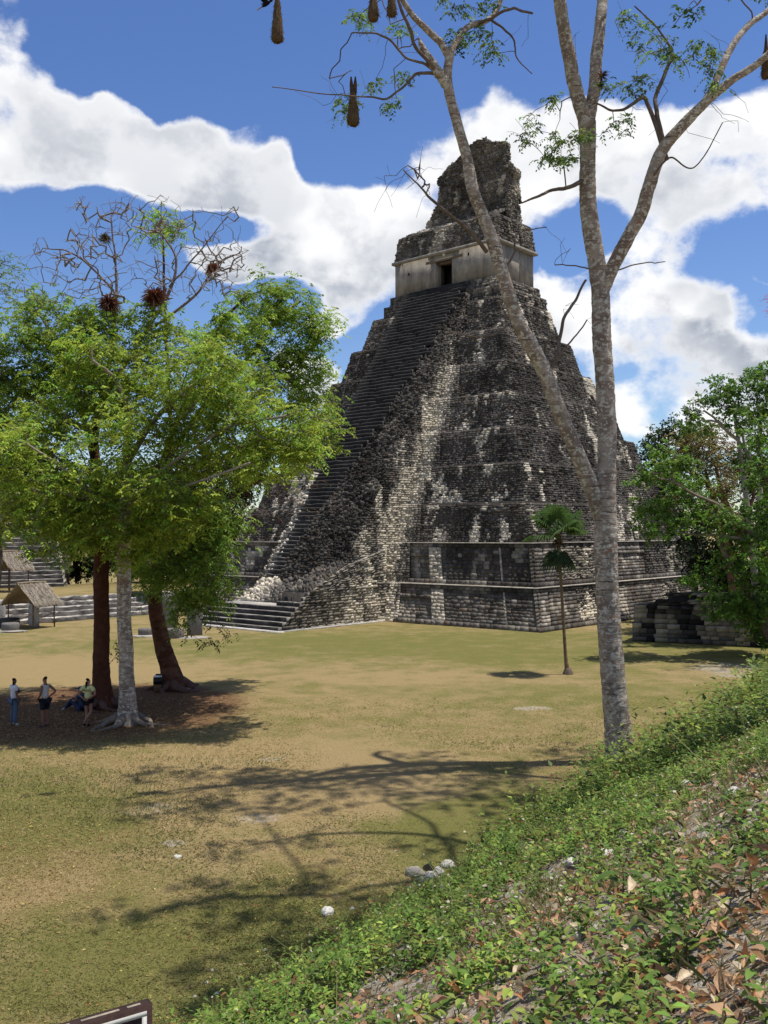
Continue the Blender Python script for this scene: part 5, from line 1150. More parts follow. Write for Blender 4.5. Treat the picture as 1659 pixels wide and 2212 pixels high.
# the crown that throws dappled shade over the near lawn stands on the bank, out of the picture
def bank_tree():
    b = np.array([14.5, 18.0, 0.0]); b[2] = float(ground_z(b[0], b[1], False))-.1; Zc = 22.5
    path = [(*b, .42), (b[0]-.4, b[1]+.2, b[2]+5, .36), (b[0]-1.2, b[1], b[2]+10, .30), (b[0]-2.5, b[1]-.3, b[2]+14, .24)]
    bl = []; rg = np.random.default_rng(77)
    tgt = [(-2.2,16.6,1.2),(-0.9,15.5,1.3),(0.3,17.0,1.2),(-3.4,18.4,1.0),(-1.6,18.6,1.1),(-0.2,14.2,1.0),(-2.6,14.6,.9),(1.2,18.6,1.0),(-4.6,17.4,.8),(-3.8,20.8,.7),(0.8,20.6,.8),(2.6,22.6,.8),(-1.5,24.0,.6),(0.4,25.2,.7),(2.2,25.4,.7),(-3.0,23.5,.5),(-2,21.5,.6),(3.5,24.5,.7)]
    for (x, y, r) in tgt:
        z = Zc + rg.normal(0, .8); bl.append((np.array([x+SX*z, y+SY*z, z]), r))
    lm = []
    for l in ([(1.8,18.4),(1.0,18.9),(-0.2,18.6),(-1.4,18.2),(-2.0,20.5),(-3.0,23.0)], [(1.8,19.0),(1.3,21.2),(1.0,22.6),(0.2,24.0),(0,25.4)], [(3.6,22.6),(3.3,24.6),(3.0,25.6)], [(1.0,18.4),(0,16.6),(-1.4,15.4),(-2.4,14.4)], [(1.2,21.5),(-1.2,21.8),(-3.0,21.0)], [(-1.4,18.2),(-3.0,18.0),(-4.4,17.3)]):
        pts = [(x+SX*Zc, y+SY*Zc, Zc) for (x, y) in l]; n = len(pts); r0 = .10
        q0 = path[-1]; st = [(q0[0], q0[1], q0[2], .2), ((q0[0]+pts[0][0])/2, (q0[1]+pts[0][1])/2, (q0[2]+Zc)/2+1, .19)] if l[0][0] > .9 else []
        lm.append(st + [(*p, r0*(1-.75*k/n)) for k, p in enumerate(pts)])
    jungle_tree('broad-leafed tree on top of the bank whose boughs shade the near lawn', b, path, bl, (0.07, 0.13, 0.025), limbs=lm, seed=71, dens=9, leaf=(.12, .2), per=4, length=.4, spread=.25, wide=.5, name='bank_tree', group=None, trunkcol=(.16, .13, .1))
bank_tree()
# ---------------------------------------------------------------- shelters, carved slabs, altars
def shelter(name, label, base, rz, w, l, h_eave, h_ridge, seed, rails=True):
    rng = np.random.default_rng(seed); root = empty(name, base, rz); tag(root, label, 'shelter', 'thatched shelters')
    for sx in (-1, 1):
        for sy in (-1, 1):
            mb = MB(); x, y = sx*w*.40, sy*l*.40
            mb.tube([(x, y, -.1), (x+rng.normal(0, .03), y, h_eave*.5), (x, y, h_eave+.15)], [.055, .05, .045], 7, (0.13, 0.075, 0.05)); mb.build('post', M['wood'], root)
    for sx in (-1, 1):
        # a leaf-thatch slope: backing sheet and hanging strips
        mb = MB(); e = np.array([sx*w*.56, 0, h_eave-.15]); rd = np.array([0, 0, h_ridge])
        P = []; 
        for yy in (-l/2, l/2):
            P += [rd+[0, yy, 0], e+[0, yy, 0], e+[0, yy, -.07], rd+[0, yy, -.07]]
        mb.add(P, [[0, 1, 5, 4], [3, 7, 6, 2], [1, 2, 6, 5], [0, 3, 2, 1], [4, 5, 6, 7]], col=(0.23, 0.18, 0.12))
        sl = mb.build('roof_slope', M['thatch'], root)
        mb = MB()
        for row in range(9):
            f = row/8.0
            for q in range(int(l/.055)):
                y = -l/2-.08 + (l+.16)*rng.random(); p0 = rd*(1-f*.86)+e*f*.86 + np.array([0, y, .05+.02*rng.random()]); d = norm((e-rd)[None])[0]*rng.uniform(.35, .62) + np.array([0, rng.normal(0, .07), -.03+rng.normal(0, .03)])
                wv = np.array([0, .022, 0]); c = np.array([0.33, 0.285, 0.225])*rng.uniform(.3, 1.35)
                mb.add([p0-wv, p0+wv, p0+d+wv*.4, p0+d-wv*.4], [[0, 1, 2, 3]], col=c)
        o = mb.build('thatch_strips', M['thatch'], sl, kind='stuff')
    mb = MB(); mb.tube([(0, -l/2-.1, h_ridge+.03), (0, 0, h_ridge+.06), (0, l/2+.1, h_ridge+.02)], [.07, .08, .07], 6, (0.28, 0.22, 0.15)); mb.build('ridge_pole', M['thatch'], root)
    for sy in (-1, 1):
        mb = MB(); mb.tube([(-w*.42, sy*l*.40, h_eave), (w*.42, sy*l*.40, h_eave)], [.045, .04], 6, (0.12, 0.07, 0.045)); mb.build('beam', M['wood'], root)
    if rails:
        for sy in (-1, 1):
            for (z0, z1) in ((1.0, 1.02), (.22, .24), (.2, 1.05)):
                mb = MB(); mb.tube([(-w*.42, sy*l*.42, z0), (w*.42, sy*l*.42, z1)], [.035, .03], 6, (0.27, 0.18, 0.12)); mb.build('rail', M['wood'], root)
    return root
SB = at(68, 1340, 71.0); SB[2] = 0
shelter('thatched_shelter', 'thatched shelter on thin poles with a rail, standing on the plaza before the low steps', SB, R(-24), 3.0, 2.7, 1.85, 3.25, 1)
S2 = at(20, 1270, 86.0); S2[2] = LTZ
shelter('thatched_shelter', 'thatched shelter on the grass terrace by the left edge, higher than the other', S2, R(-24), 3.0, 2.8, 2.1, 3.6, 2, rails=False)
S3 = at(318, 1236, 84.0); S3[2] = LTZ
shelter('thatched_shelter', 'thatched shelter on the grass terrace glimpsed between grey trunk and leaning trunk', S3, R(-24), 3.2, 2.8, 1.9, 3.3, 3, rails=False)

def slab(name, label, base, w, h, t, rz, col, seed, round_top=True, cat='stone slab', group=None):
    rng = np.random.default_rng(seed); n = 9; xs = np.linspace(-1, 1, n)
    prof = [(-w/2*.92, 0), (-w/2, h*.3), (-w/2*1.02, h*.7)] + [(x*w/2*.98, h*(.86+.14*math.sqrt(max(0, 1-x*x)))) for x in xs] + [(w/2*1.02, h*.7), (w/2, h*.3), (w/2*.92, 0)]
    prof = np.array(prof) + rng.normal(0, .018*h, (len(prof), 2)); m = len(prof); c = prof.mean(0)
    V = []
    for (yy, s) in ((-t/2, .93), (-t/2+.05, 1), (t/2-.05, 1), (t/2, .93)):
        q = c + (prof-c)*s; V += [(a, yy+rng.normal(0, .012), b) for a, b in q]
    V = np.array(V); Q = [[r*m+i, r*m+(i+1) % m, (r+1)*m+(i+1) % m, (r+1)*m+i] for r in range(3) for i in range(m)]
    T = []; V = np.vstack([V, [c[0], -t/2-.02, c[1]], [c[0], t/2, c[1]]]); e = 4*m
    T += [[e, (i+1) % m, i] for i in range(m)] + [[e+1, 3*m+i, 3*m+(i+1) % m] for i in range(m)]
    cc = np.array(col)*(0.5+1.0*fbm(V*np.array([3, 3, 1.2])+seed, 3))[:, None]
    o = mk(name, V, [np.array(Q), np.array(T)], M['rock'], None, cc, loc=base); o.rotation_euler = (0, 0, rz); tag(o, label, cat, group); return o
def altar(label, base, r, h, col, seed, group='round altar stones'):
    rng = np.random.default_rng(seed); mb = MB(); k = 18
    mb.lathe([(r*.90, -.05), (r, h*.25), (r*.98, h*.8), (r*.90, h), (r*.4, h*1.02), (0.001, h*1.0)], k, col, jit=.03)
    o = mb.build('altar_stone', M['rock'], loc=base); tag(o, label, 'altar', group); return o
slab('carved_slab', 'pale round-topped stone slab standing under the thatched shelter', SB+np.array([.25, -.2, 0]), .85, 1.75, .3, R(-20), (0.38, 0.36, 0.32), 1)
altar('dark round altar stone inside the thatched shelter', SB+np.array([-1.7, .1, 0]), .75, .65, (0.06, 0.055, 0.05), 2)
slab('carved_slab', 'tall grey stone slab standing directly behind the leaning red trunk', G(367, 1357), .95, 2.5, .45, R(10), (0.20, 0.185, 0.165), 3, group='standing stone slabs')
slab('carved_slab', 'tall grey stone slab standing between leaning trunk and pyramid steps', G(420, 1372), 1.05, 2.6, .5, R(14), (0.19, 0.175, 0.155), 4, group='standing stone slabs')
altar('low round altar stone left of the leaning trunk', G(315, 1372), .52, .45, (0.15, 0.135, 0.12), 5)
altar('larger round altar stone right behind the leaning trunk', G(378, 1378), .66, .62, (0.17, 0.15, 0.13), 6)
altar('round altar stone on the lawn at the left edge before the shelter', G(22, 1362), .62, .55, (0.16, 0.15, 0.14), 7)
slab('carved_slab', 'short pale stone slab at the left edge beside the round altar', G(-4, 1350), 1.0, 1.9, .4, R(0), (0.36, 0.34, 0.31), 8, group='standing stone slabs')
slab('carved_slab', 'dark stone slab seen right of the dark red trunk before the low steps', G(356*.9+38, 1334), .9, 1.5, .35, R(0), (0.10, 0.10, 0.09), 9, group='standing stone slabs')
for (x, y, rx, ry) in ((318,1374,1.0,.7),(415,1378,1.2,.8),(22,1364,1.1,.7)):
    q = G(x, y); mb = MB(); mb.lathe([(1.0, -.05), (1.0, .035), (.9, .05), (.001, .055)], 22, (0.34, 0.31, 0.26), jit=.10)
    o = mb.build('gravel_pad', M['rock'], loc=q); o.scale = (rx, ry, 1); o['kind'] = 'structure'

# ---------------------------------------------------------------- litter bin and bag by the leaning trunk
def litter_bin():
    b = G(341, 1494); root = empty('litter_bin', b, R(12)); tag(root, 'small litter bin with a white lid and black bag beside the leaning trunk', 'litter bin')
    mb = MB(); mb.box((0, 0, .22), (.34, .34, .46), (0.14, 0.085, 0.05), top=1.04); mb.build('wooden_body', M['wood'], root)
    mb = MB(); mb.box((0, 0, .49), (.37, .37, .30), (0.012, 0.011, 0.011), jit=.006, bot=1.02); mb.build('bin_bag', M['plain'], root)
    mb = MB(); mb.box((0, 0, .665), (.34, .34, .045), (0.72, 0.72, 0.76)); mb.box((0.02, .12, .72), (.24, .05, .07), (0.05, 0.04, 0.05)); mb.build('lid', M['plain'], root)
    q = G(351, 1490); mb = MB(); mb.lathe([(.02, 0), (.17, .05), (.20, .2), (.16, .38), (.07, .47), (.0, .49)], 12, (0.42, 0.47, 0.50), jit=.05)
    o = mb.build('bag', M['cloth'], loc=q); tag(o, 'pale grey-blue bag leaning between the litter bin and the leaning trunk', 'bag')
litter_bin()

# ---------------------------------------------------------------- people
def skin(name, pts, edges, radii, mat, parent, col, root=0, sub=1):
    me = bpy.data.meshes.new(name); me.from_pydata([tuple(p) for p in pts], edges, []); o = bpy.data.objects.new(name, me); C.objects.link(o)
    if parent: o.parent = parent
    m = o.modifiers.new('skin', 'SKIN'); m.use_smooth_shade = True; m.branch_smoothing = .4
    sv = me.skin_vertices[0].data
    for i, r in enumerate(radii):
        rr = r if isinstance(r, tuple) else (r, r); sv[i].radius = rr
        sv[i].use_root = i == root
    s = o.modifiers.new('sub', 'SUBSURF'); s.levels = sub; s.render_levels = sub
    dg = bpy.context.evaluated_depsgraph_get(); ev = o.evaluated_get(dg); nm = bpy.data.meshes.new_from_object(ev)
    o.modifiers.clear(); o.data = nm; nm.materials.clear(); nm.materials.append(mat)
    a = nm.color_attributes.new('col', 'FLOAT_COLOR', 'POINT'); cc = np.ones((len(nm.vertices), 4), np.float32); cc[:, :3] = col; a.data.foreach_set('color', cc.ravel())
    return o
class Fig:
    """joints of a figure in its own frame: x to its right, y forward, z up"""
    def __init__(s): s.p = []; s.e = []; s.r = []; s.n = {}
    def j(s, name, p, r, par=None):
        s.n[name] = len(s.p); s.p.append(p); s.r.append(r)
        if par is not None: s.e.append((s.n[par], s.n[name]))
    def sub(s, chain_list, grow, extra=()):
        """a garment: a chain of the same joints with larger radii"""
        idx = {}; P, E, Rr = [], [], []
        for ch in chain_list:
            last = None
            for it in ch:
                nm, g = it if isinstance(it, tuple) else (it, grow)
                if isinstance(nm, tuple):                # a point between two joints: (a, b, t)
                    a, b, t = nm; key = nm; p = np.array(s.p[s.n[a]])*(1-t)+np.array(s.p[s.n[b]])*t
                    ra, rb = s.r[s.n[a]], s.r[s.n[b]]; ra = ra if isinstance(ra, tuple) else (ra, ra); rb = rb if isinstance(rb, tuple) else (rb, rb)
                    r = tuple(x*(1-t)+y*t for x, y in zip(ra, rb))
                else: key = nm; p = np.array(s.p[s.n[nm]]); r = s.r[s.n[nm]]; r = r if isinstance(r, tuple) else (r, r)
                if key not in idx: idx[key] = len(P); P.append(p); Rr.append(tuple(x+g for x in r))
                if last is not None and (last, idx[key]) not in E: E.append((last, idx[key]))
                last = idx[key]
        return P, E, Rr
def make_person(label, base, rz, pose, skincol, haircol, garments, hair='short', scale=1.0, extra=None, group='people under the shade trees'):
    f = Fig(); g = pose
    f.j('pelvis', g['pelvis'], (.135, .10)); f.j('waist', g['waist'], (.115, .085), 'pelvis'); f.j('chest', g['chest'], (.135, .095), 'waist'); f.j('neckbase', g['neckbase'], (.075, .065), 'chest')
    f.j('neck', g['neck'], .048, 'neckbase'); f.j('head', g['head'], (.072, .082), 'neck'); f.j('crown', g['crown'], (.062, .07), 'head')
    fw = np.array(g.get('face', (0, 1, 0)), float); hd = np.array(g['head']); rt = np.cross(fw, [0, 0, 1.])
    f.j('nose', tuple(hd+fw*.098+np.array([0, 0, .0])), .013, 'head')
    for sd, sg in (('L', -1), ('R', 1)):
        f.j('ear'+sd, tuple(hd+rt*sg*.082+np.array([0, 0, .005])), .014, 'head')
        f.j('sh'+sd, g['sh'+sd], .058, 'neckbase'); f.j('el'+sd, g['el'+sd], .043, 'sh'+sd); f.j('wr'+sd, g['wr'+sd], .028, 'el'+sd)
        w = np.array(g['wr'+sd]); d = norm((w-np.array(g['el'+sd]))[None])[0]; d = norm((d+np.array(g.get('hand'+sd, (0, 0, 0))))[None])[0]
        f.j('pa'+sd, tuple(w+d*.075), (.038, .02), 'wr'+sd)
        sdv = norm(np.cross(d, [0, 1, .3])[None])[0]
        for q in range(4):
            u = sdv*(q-1.5)*.019; f.j('f%d%s' % (q, sd), tuple(w+d*.12+u), .0095, 'pa'+sd); f.j('g%d%s' % (q, sd), tuple(w+d*(.155+(.012, .022, .016, 0)[q])+u*1.1+np.array([0, -.012, -.008])), .008, 'f%d%s' % (q, sd))
        f.j('t0'+sd, tuple(w+d*.07-sdv*.045*1+np.array([0, .01, 0])), .0105, 'pa'+sd)
        f.j('hip'+sd, g['hip'+sd], .088, 'pelvis'); f.j('kn'+sd, g['kn'+sd], .056, 'hip'+sd); f.j('ca'+sd, tuple(np.array(g['kn'+sd])*.68+np.array(g['an'+sd])*.32+np.array([0, -.015, 0])), .055, 'kn'+sd); f.j('an'+sd, g['an'+sd], .036, 'ca'+sd)
        ft = np.array(g.get('foot'+sd, (0, 1, -.25))); f.j('toe'+sd, tuple(np.array(g['an'+sd])+norm(ft[None])[0]*.17+np.array([0, 0, -.035])), (.038, .025), 'an'+sd)
    P = [np.array(p)*scale for p in f.p]; Rr = [tuple(np.array(r)*scale) if isinstance(r, tuple) else (r*scale, r*scale) for r in f.r]
    body = skin('person', P, f.e, Rr, M['skin'], None, skincol); body.location = tuple(base); body.rotation_euler = (0, 0, rz); tag(body, label, 'person', group)
    for (nm, chains, grow, col) in garments:
        p, e, r = f.sub(chains, grow); skin(nm, [q*scale for q in p], e, [tuple(np.array(x)*scale) for x in r], M['cloth'], body, col)
    hp = hd*scale; up = norm((np.array(g['crown'])-hd)[None])[0]
    def hb(pts, rad, nm='hair'):
        skin(nm, [hp+np.array(q)*scale for q in pts], [(i, i+1) for i in range(len(pts)-1)], [r*scale for r in rad], M['cloth'], body, haircol)
    hb([up*.045-fw*.035-np.array([0, 0, .02]), up*.075-fw*.02, up*.095+fw*.015], [.078, .084, .070])
    if hair == 'tail': hb([-fw*.075+up*.01, -fw*.105-up*.05, -fw*.10-up*.13], [.038, .035, .015], 'ponytail')
    if hair == 'plait': hb([-fw*.075+up*.01, -fw*.115-up*.08, -fw*.125-up*.20, -fw*.125-up*.33, -fw*.12-up*.43], [.045, .036, .034, .032, .012], 'plait')
    for sg in (-1, 1):
        mb = MB(); mb.lathe([(0.001, -.008), (.008, 0), (.001, .008)], 6, (.02, .015, .012), c=tuple(hp+(fw*.076+rt*sg*.03+np.array([0, 0, .025]))*scale)); mb.build('eye', M['plain'], body)
    mb = MB(); mb.box(tuple(hp+(fw*.080-np.array([0, 0, .045]))*scale), (.04, .012, .01), (.28, .10, .08), rz=math.atan2(-fw[0], fw[1])); mb.build('mouth', M['skin'], body)
    if extra: extra(body, f, scale)
    return body
def stand(**k):
    g = dict(pelvis=(0, 0, .95), waist=(0, 0, 1.10), chest=(0, .0, 1.30), neckbase=(0, -.01, 1.44), neck=(0, 0, 1.51), head=(0, .02, 1.61), crown=(0, .01, 1.685),
             shL=(-.175, -.01, 1.41), shR=(.175, -.01, 1.41), elL=(-.235, -.02, 1.13), elR=(.235, -.02, 1.13), wrL=(-.24, .05, .90), wrR=(.24, .05, .90),
             hipL=(-.09, 0, .90), hipR=(.09, 0, .90), knL=(-.10, .01, .50), knR=(.10, .01, .50), anL=(-.11, -.03, .075), anR=(.11, -.03, .075))
    g.update(k); return g
TOP = [['pelvis', 'waist', 'chest', ('neckbase', .012)], ['neckbase', 'shL', (('shL', 'elL', .6), .03)], ['neckbase', 'shR', (('shR', 'elR', .6), .03)]]
TANK = [['pelvis', 'waist', 'chest', ('neckbase', .01)], ['neckbase', ('shL', .004)], ['neckbase', ('shR', .004)]]
TROU = [['pelvis', 'hipL', 'knL', 'caL', 'anL'], ['pelvis', 'hipR', 'knR', 'caR', 'anR']]
SHORT = [['pelvis', 'hipL', (('hipL', 'knL', .85), .03)], ['pelvis', 'hipR', (('hipR', 'knR', .85), .03)]]
MINI = [['pelvis', 'hipL', (('hipL', 'knL', .28), .02)], ['pelvis', 'hipR', (('hipR', 'knR', .28), .02)]]
SHOE = lambda s: [[('an'+s, .012), ('toe'+s, .016)]]
def people():
    # first from the left: white T-shirt, jeans, a bag strap across the chest
    def ex(body, f, s):
        c = np.array(f.p[f.n['chest']]); mb = MB(); mb.tube([c+[-.16, .10, .10], c+[-.08, .155, -.08], c+[-.16, .16, -.24]], [.035, .05, .075], 8, (.035, .035, .05)); mb.build('shoulder_bag', M['cloth'], body)
        mb = MB(); mb.box(tuple(c+np.array([.03, .148, -.08])), (.15, .012, .15), (.05, .05, .07)); mb.build('shirt_print', M['cloth'], body)
    b = G(30, 1566)
    make_person('person in a white T-shirt and blue jeans, hair tied back, farthest left', b, R(150-180-10), stand(wrL=(-.16, .24, 1.18), elL=(-.25, .06, 1.13), pelvis=(0, 0, .93), face=(-.5, .85, 0), anL=(-.15, .0, .075), anR=(.15, -.05, .075), knR=(.13, 0, .5), knL=(-.12, .03, .5)), (.17, .085, .055), (.012, .009, .008),
        [('t_shirt', TOP, .035, (.60, .60, .64)), ('jeans', TROU, .028, (.09, .12, .18)), ('shoe', SHOE('L'), 0, (.45, .47, .5)), ('shoe', SHOE('R'), 0, (.45, .47, .5))], 'tail', .97, ex)
    b = G(97, 1570)
    make_person('person in a white patterned sleeveless top and dark shorts, hand on hip, facing left', b, R(62), stand(elR=(.30, -.20, 1.20), wrR=(.20, -.02, 1.03), elL=(-.22, -.02, 1.12), wrL=(-.16, .16, .98)), (.22, .105, .065), (.012, .009, .008),
        [('sleeveless_top', TANK, .022, (.52, .50, .47)), ('shorts', SHORT, .03, (.018, .019, .028)), ('shoe', SHOE('L'), 0, (.05, .05, .06)), ('shoe', SHOE('R'), 0, (.05, .05, .06))], 'short', 1.03)
    # back turned, hands on the waist, legs crossed
    def ex2(body, f, s):
        c = np.array(f.p[f.n['chest']])*s
        cu = bpy.data.curves.new('shirt_lettering', 'FONT'); cu.body = 'MWX'; cu.size = .105; cu.align_x = 'CENTER'; cu.extrude = .004; cu.space_character = 1.15
        t = bpy.data.objects.new('shirt_lettering', cu); C.objects.link(t); dg = bpy.context.evaluated_depsgraph_get(); me = bpy.data.meshes.new_from_object(t.evaluated_get(dg)); bpy.data.objects.remove(t)
        o = bpy.data.objects.new('shirt_lettering', me); C.objects.link(o); o.parent = body; me.materials.clear(); m, N, L, bs = new_mat('black print'); bs.inputs['Base Color'].default_value = (.012, .012, .014, 1); me.materials.append(m)
        o.rotation_euler = (math.pi/2, 0, 0); o.location = (0, c[1]-.150, c[2]-.03)
    b = G(190, 1568)
    make_person('person in a pale yellow lettered T-shirt and black shorts seen from behind, long plait', b, R(-14), stand(shL=(-.165, -.01, 1.39), shR=(.165, -.01, 1.39), elL=(-.37, -.10, 1.19), elR=(.37, -.10, 1.19), wrL=(-.17, -.13, 1.05), wrR=(.15, -.14, 1.04), anL=(-.02, -.02, .075), knL=(-.07, .02, .5), anR=(-.10, -.13, .12), knR=(.11, .03, .52), footR=(-.2, 1, -.5), face=(.25, .97, 0)), (.27, .145, .095), (.010, .008, .007),
        [('t_shirt', TOP, .030, (.56, .56, .26)), ('shorts', MINI, .035, (.012, .012, .014)), ('shoe', SHOE('L'), .004, (.02, .022, .03)), ('shoe', SHOE('R'), .004, (.02, .022, .03))], 'plait', .98, ex2)
    # seated against the dark trunk, blue cap and clothes
    def ex3(body, f, s):
        h = np.array(f.p[f.n['crown']])*s; mb = MB(); mb.lathe([(.10, -.02), (.098, .03), (.07, .075), (.001, .09)], 12, (.03, .07, .13), c=tuple(h+np.array([0, .0, -.01]))); mb.box(tuple(h+np.array([0, .13, -.02])), (.15, .12, .015), (.03, .07, .13)); mb.build('cap', M['cloth'], body)
    b = G(176, 1535)
    sit = stand(pelvis=(0, 0, .12), waist=(0, -.03, .28), chest=(0, -.03, .50), neckbase=(0, 0, .64), neck=(0, .02, .70), head=(0, .05, .79), crown=(0, .05, .865), shL=(-.17, 0, .61), shR=(.17, 0, .61), elL=(-.25, .12, .38), elR=(.25, .12, .38), wrL=(-.12, .34, .42), wrR=(.12, .34, .42),
                hipL=(-.10, .06, .12), hipR=(.10, .06, .12), knL=(-.13, .40, .42), knR=(.13, .42, .36), anL=(-.12, .66, .08), anR=(.12, .74, .08))
    make_person('person in blue clothes and a blue cap sitting by the dark trunk, half hidden', b, R(70), sit, (.14, .07, .045), (.012, .01, .01),
        [('shirt', TOP, .028, (.035, .06, .11)), ('trousers', TROU, .022, (.03, .045, .09)), ('shoe', SHOE('L'), .004, (.3, .32, .34)), ('shoe', SHOE('R'), .004, (.3, .32, .34))], 'short', 1.0, ex3)
people()

# ---------------------------------------------------------------- hanging nests, bird, tufts
def nest(label, top_px, bot_px, Y, wpx, seed, prongs=1):
    rng = np.random.default_rng(seed); a = at(*top_px, Y); c = at(*bot_px, Y); L = np.linalg.norm(a-c); w = wpx/2/FPX*Y
    root = empty('hanging_nest', a); tag(root, label, 'nest', 'woven hanging nests')
    mb = MB(); prof = [(.28, 0), (.42, .12), (.58, .30), (.74, .48), (.90, .66), (1.0, .82), (.97, .92), (.75, .985), (.3, 1.0), (.001, 1.0)]
    mb.lathe([(w*r, -L*z) for r, z in prof][::-1], 18, (0.115, 0.078, 0.045), jit=.05)
    o = mb.build('woven_pouch', M['fibre'], root)
    mb = MB()
    for q in range(240):
        z = rng.random(); ang = rng.uniform(0, 6.28); r = w*np.interp(z, [p[1] for p in prof], [p[0] for p in prof])
        p = np.array([math.cos(ang)*r, math.sin(ang)*r, -L*z]); d = np.array([math.cos(ang)*.5, math.sin(ang)*.5, -1])*rng.uniform(.03, .10)+rng.normal(0, .015, 3)
        mb.tube([p-d*.3, p+d*.5, p+d], [.006, .005, .002], 3, np.array([.16, .11, .06])*rng.uniform(.4, 1.7), cap=False)
    mb.build('loose_fibres', M['fibre'], root, kind='stuff')
    mb = MB()
    for q in range(prongs): x = (q-(prongs-1)/2)*w*.7; mb.tube([(x, 0, .30*L if prongs > 1 else .35), (x*.9, 0, .1), (x*.5, 0, -.12*L)], [.02, w*.30, w*.42], 7, (0.085, 0.058, 0.035), cap=False)
    mb.build('hanger', M['fibre'], root)
    return root
NY = 26.0
nest('long brown woven nest hanging alone at the top, left of all other nests', (599, -6), (596, 92), NY, 26, 1)
nest('long shaggy nest with two hanging cords amid green leaves, lowest of the nests', (763, 190), (764, 271), NY, 27, 2, 2)
nest('pale brown nest at the top edge, left one of the touching pair', (806, -24), (806, 46), NY, 24, 3)
nest('small grey-brown nest at the top edge, right one of the pair beside the limb', (846, -26), (846, 36), NY, 21, 4)
nest('dark nest cut by the right edge of the photo below the forking limb', (1655, 100), (1648, 170), 27.5, 22, 5)
def bird():
    p = at(574, 10, NY-.2); root = empty('bird', p); tag(root, 'black bird with pale tail tip clinging beside the leftmost nest', 'bird')
    mb = MB(); mb.tube([(-.10, 0, -.06), (-.03, 0, -.01), (.06, 0, .05), (.12, 0, .09)], [.02, .055, .055, .03], 9, (.010, .010, .012)); mb.build('body', M['cloth'], root)
    mb = MB(); mb.lathe([(.001, -.05), (.035, -.03), (.045, 0), (.03, .035), (.001, .045)], 9, (.010, .010, .012), c=(.15, 0, .12)); mb.build('head', M['cloth'], root)
    mb = MB(); mb.tube([(.18, 0, .125), (.26, 0, .13)], [.016, .003], 6, (.5, .35, .1)); mb.build('beak', M['plain'], root)
    mb = MB(); mb.add([(-.08, -.03, -.05), (-.08, .03, -.05), (-.24, .035, -.155), (-.24, -.035, -.155), (-.08, 0, -.03), (-.24, 0, -.14)], [[0, 1, 2, 3], [0, 3, 5, 4], [1, 4, 5, 2]], col=(.5, .38, .18)); mb.build('tail', M['cloth'], root)
    for s in (-1, 1):
        mb = MB(); mb.add([(.07, s*.05, .07), (-.05, s*.05, .0), (-.17, s*.14, .10), (-.08, s*.20, .17), (.04, s*.14, .14), (-.03, s*.10, .10)], [], [[0, 5, 1], [1, 5, 2], [2, 5, 3], [3, 5, 4], [4, 5, 0]], (.012, .012, .014)); mb.build('wing', M['cloth'], root)
bird()
def tuft(label, p, r, col, seed, n=160, up=.3, kindname='air_plant'):
    rng = np.random.default_rng(seed); V = []; c = []
    d = unit3(n); d[:, 2] = d[:, 2]*.8+up; d = norm(d); sd = norm(np.cross(d, unit3(n))); L = r*rng.uniform(.6, 1.2, n)[:, None]
    w = r*.05; a = d*r*.05; m = d*L*.55; t = d*L*1.0 - np.array([0, 0, .25])*L
    V = np.stack([a-sd*w, a+sd*w, m+sd*w*.8, m-sd*w*.8, t, t+sd*w*.2], 1).reshape(-1, 3); i = np.arange(n)[:, None]*6
    F = np.concatenate([i+np.array([0, 1, 2, 3]), i+np.array([3, 2, 5, 4])]); cc = np.repeat(np.array(col)*rng.uniform(.5, 1.5, (n, 1)), 6, 0)
    o = mk(kindname, V, F, M['leaf'], None, cc, loc=p); tag(o, label, 'air plant', 'air plants on the trees'); return o
AY = 37.5
tuft('large red-brown air plant low in the bare crown, left one of the two big ones', at(236, 655, AY-1), .50, (0.13, 0.055, 0.03), 1, 420, .1)
tuft('widest red-brown air plant, centre of the bare crown above the green', at(335, 640, AY-1), .54, (0.14, 0.05, 0.03), 2, 460, .1)
tuft('small bright rusty air plant right side of the bare crown', at(459, 577, AY), .30, (0.20, 0.06, 0.03), 3, 300, .1)
tuft('small olive-brown air plant high on the left of the bare crown', at(227, 514, AY), .28, (0.09, 0.07, 0.03), 4, 300, .1)
tuft('dark spiky air plant on the right stem of the front tree', at(1300, 165, 28.0), .26, (0.11, 0.06, 0.03), 5, 90)
tuft('greenish air plant below the dark one on the right stem of the front tree', at(1298, 185, 28.0), .2, (0.09, 0.085, 0.03), 6, 80)

# ---------------------------------------------------------------- loose stones at the foot of the bank
def rock(label, p, r, col, seed, name='rock', flat=.7, group='loose pale stones on the lawn'):
    rng = np.random.default_rng(seed); n, m = 8, 12; th = np.linspace(0, math.pi, n); ph = np.linspace(0, 2*math.pi, m, endpoint=False)
    d = np.stack([np.outer(np.sin(th), np.cos(ph)), np.outer(np.sin(th), np.sin(ph)), np.repeat(np.cos(th)[:, None], m, 1)], -1)
    k = 0.45+0.8*fbm(d*1.9+seed*3.1, 4) + .25*np.round(fbm(d*2.4+seed, 2)*4)/4
    V = (d*k[..., None]*r*.9*np.array([1, .85, flat])).reshape(-1, 3); Q = [[i*m+j, (i+1)*m+j, (i+1)*m+(j+1) % m, i*m+(j+1) % m] for i in range(n-1) for j in range(m)]
    c = np.array(col)*(0.6+0.8*fbm(V/r*2+seed, 3))[:, None]; o = mk(name, V, np.array(Q), M['rock'], None, c, loc=np.asarray(p)+np.array([0, 0, r*flat*.2])); o.rotation_euler = (0, 0, rng.uniform(0, 6)); tag(o, label, 'stone', group); return o
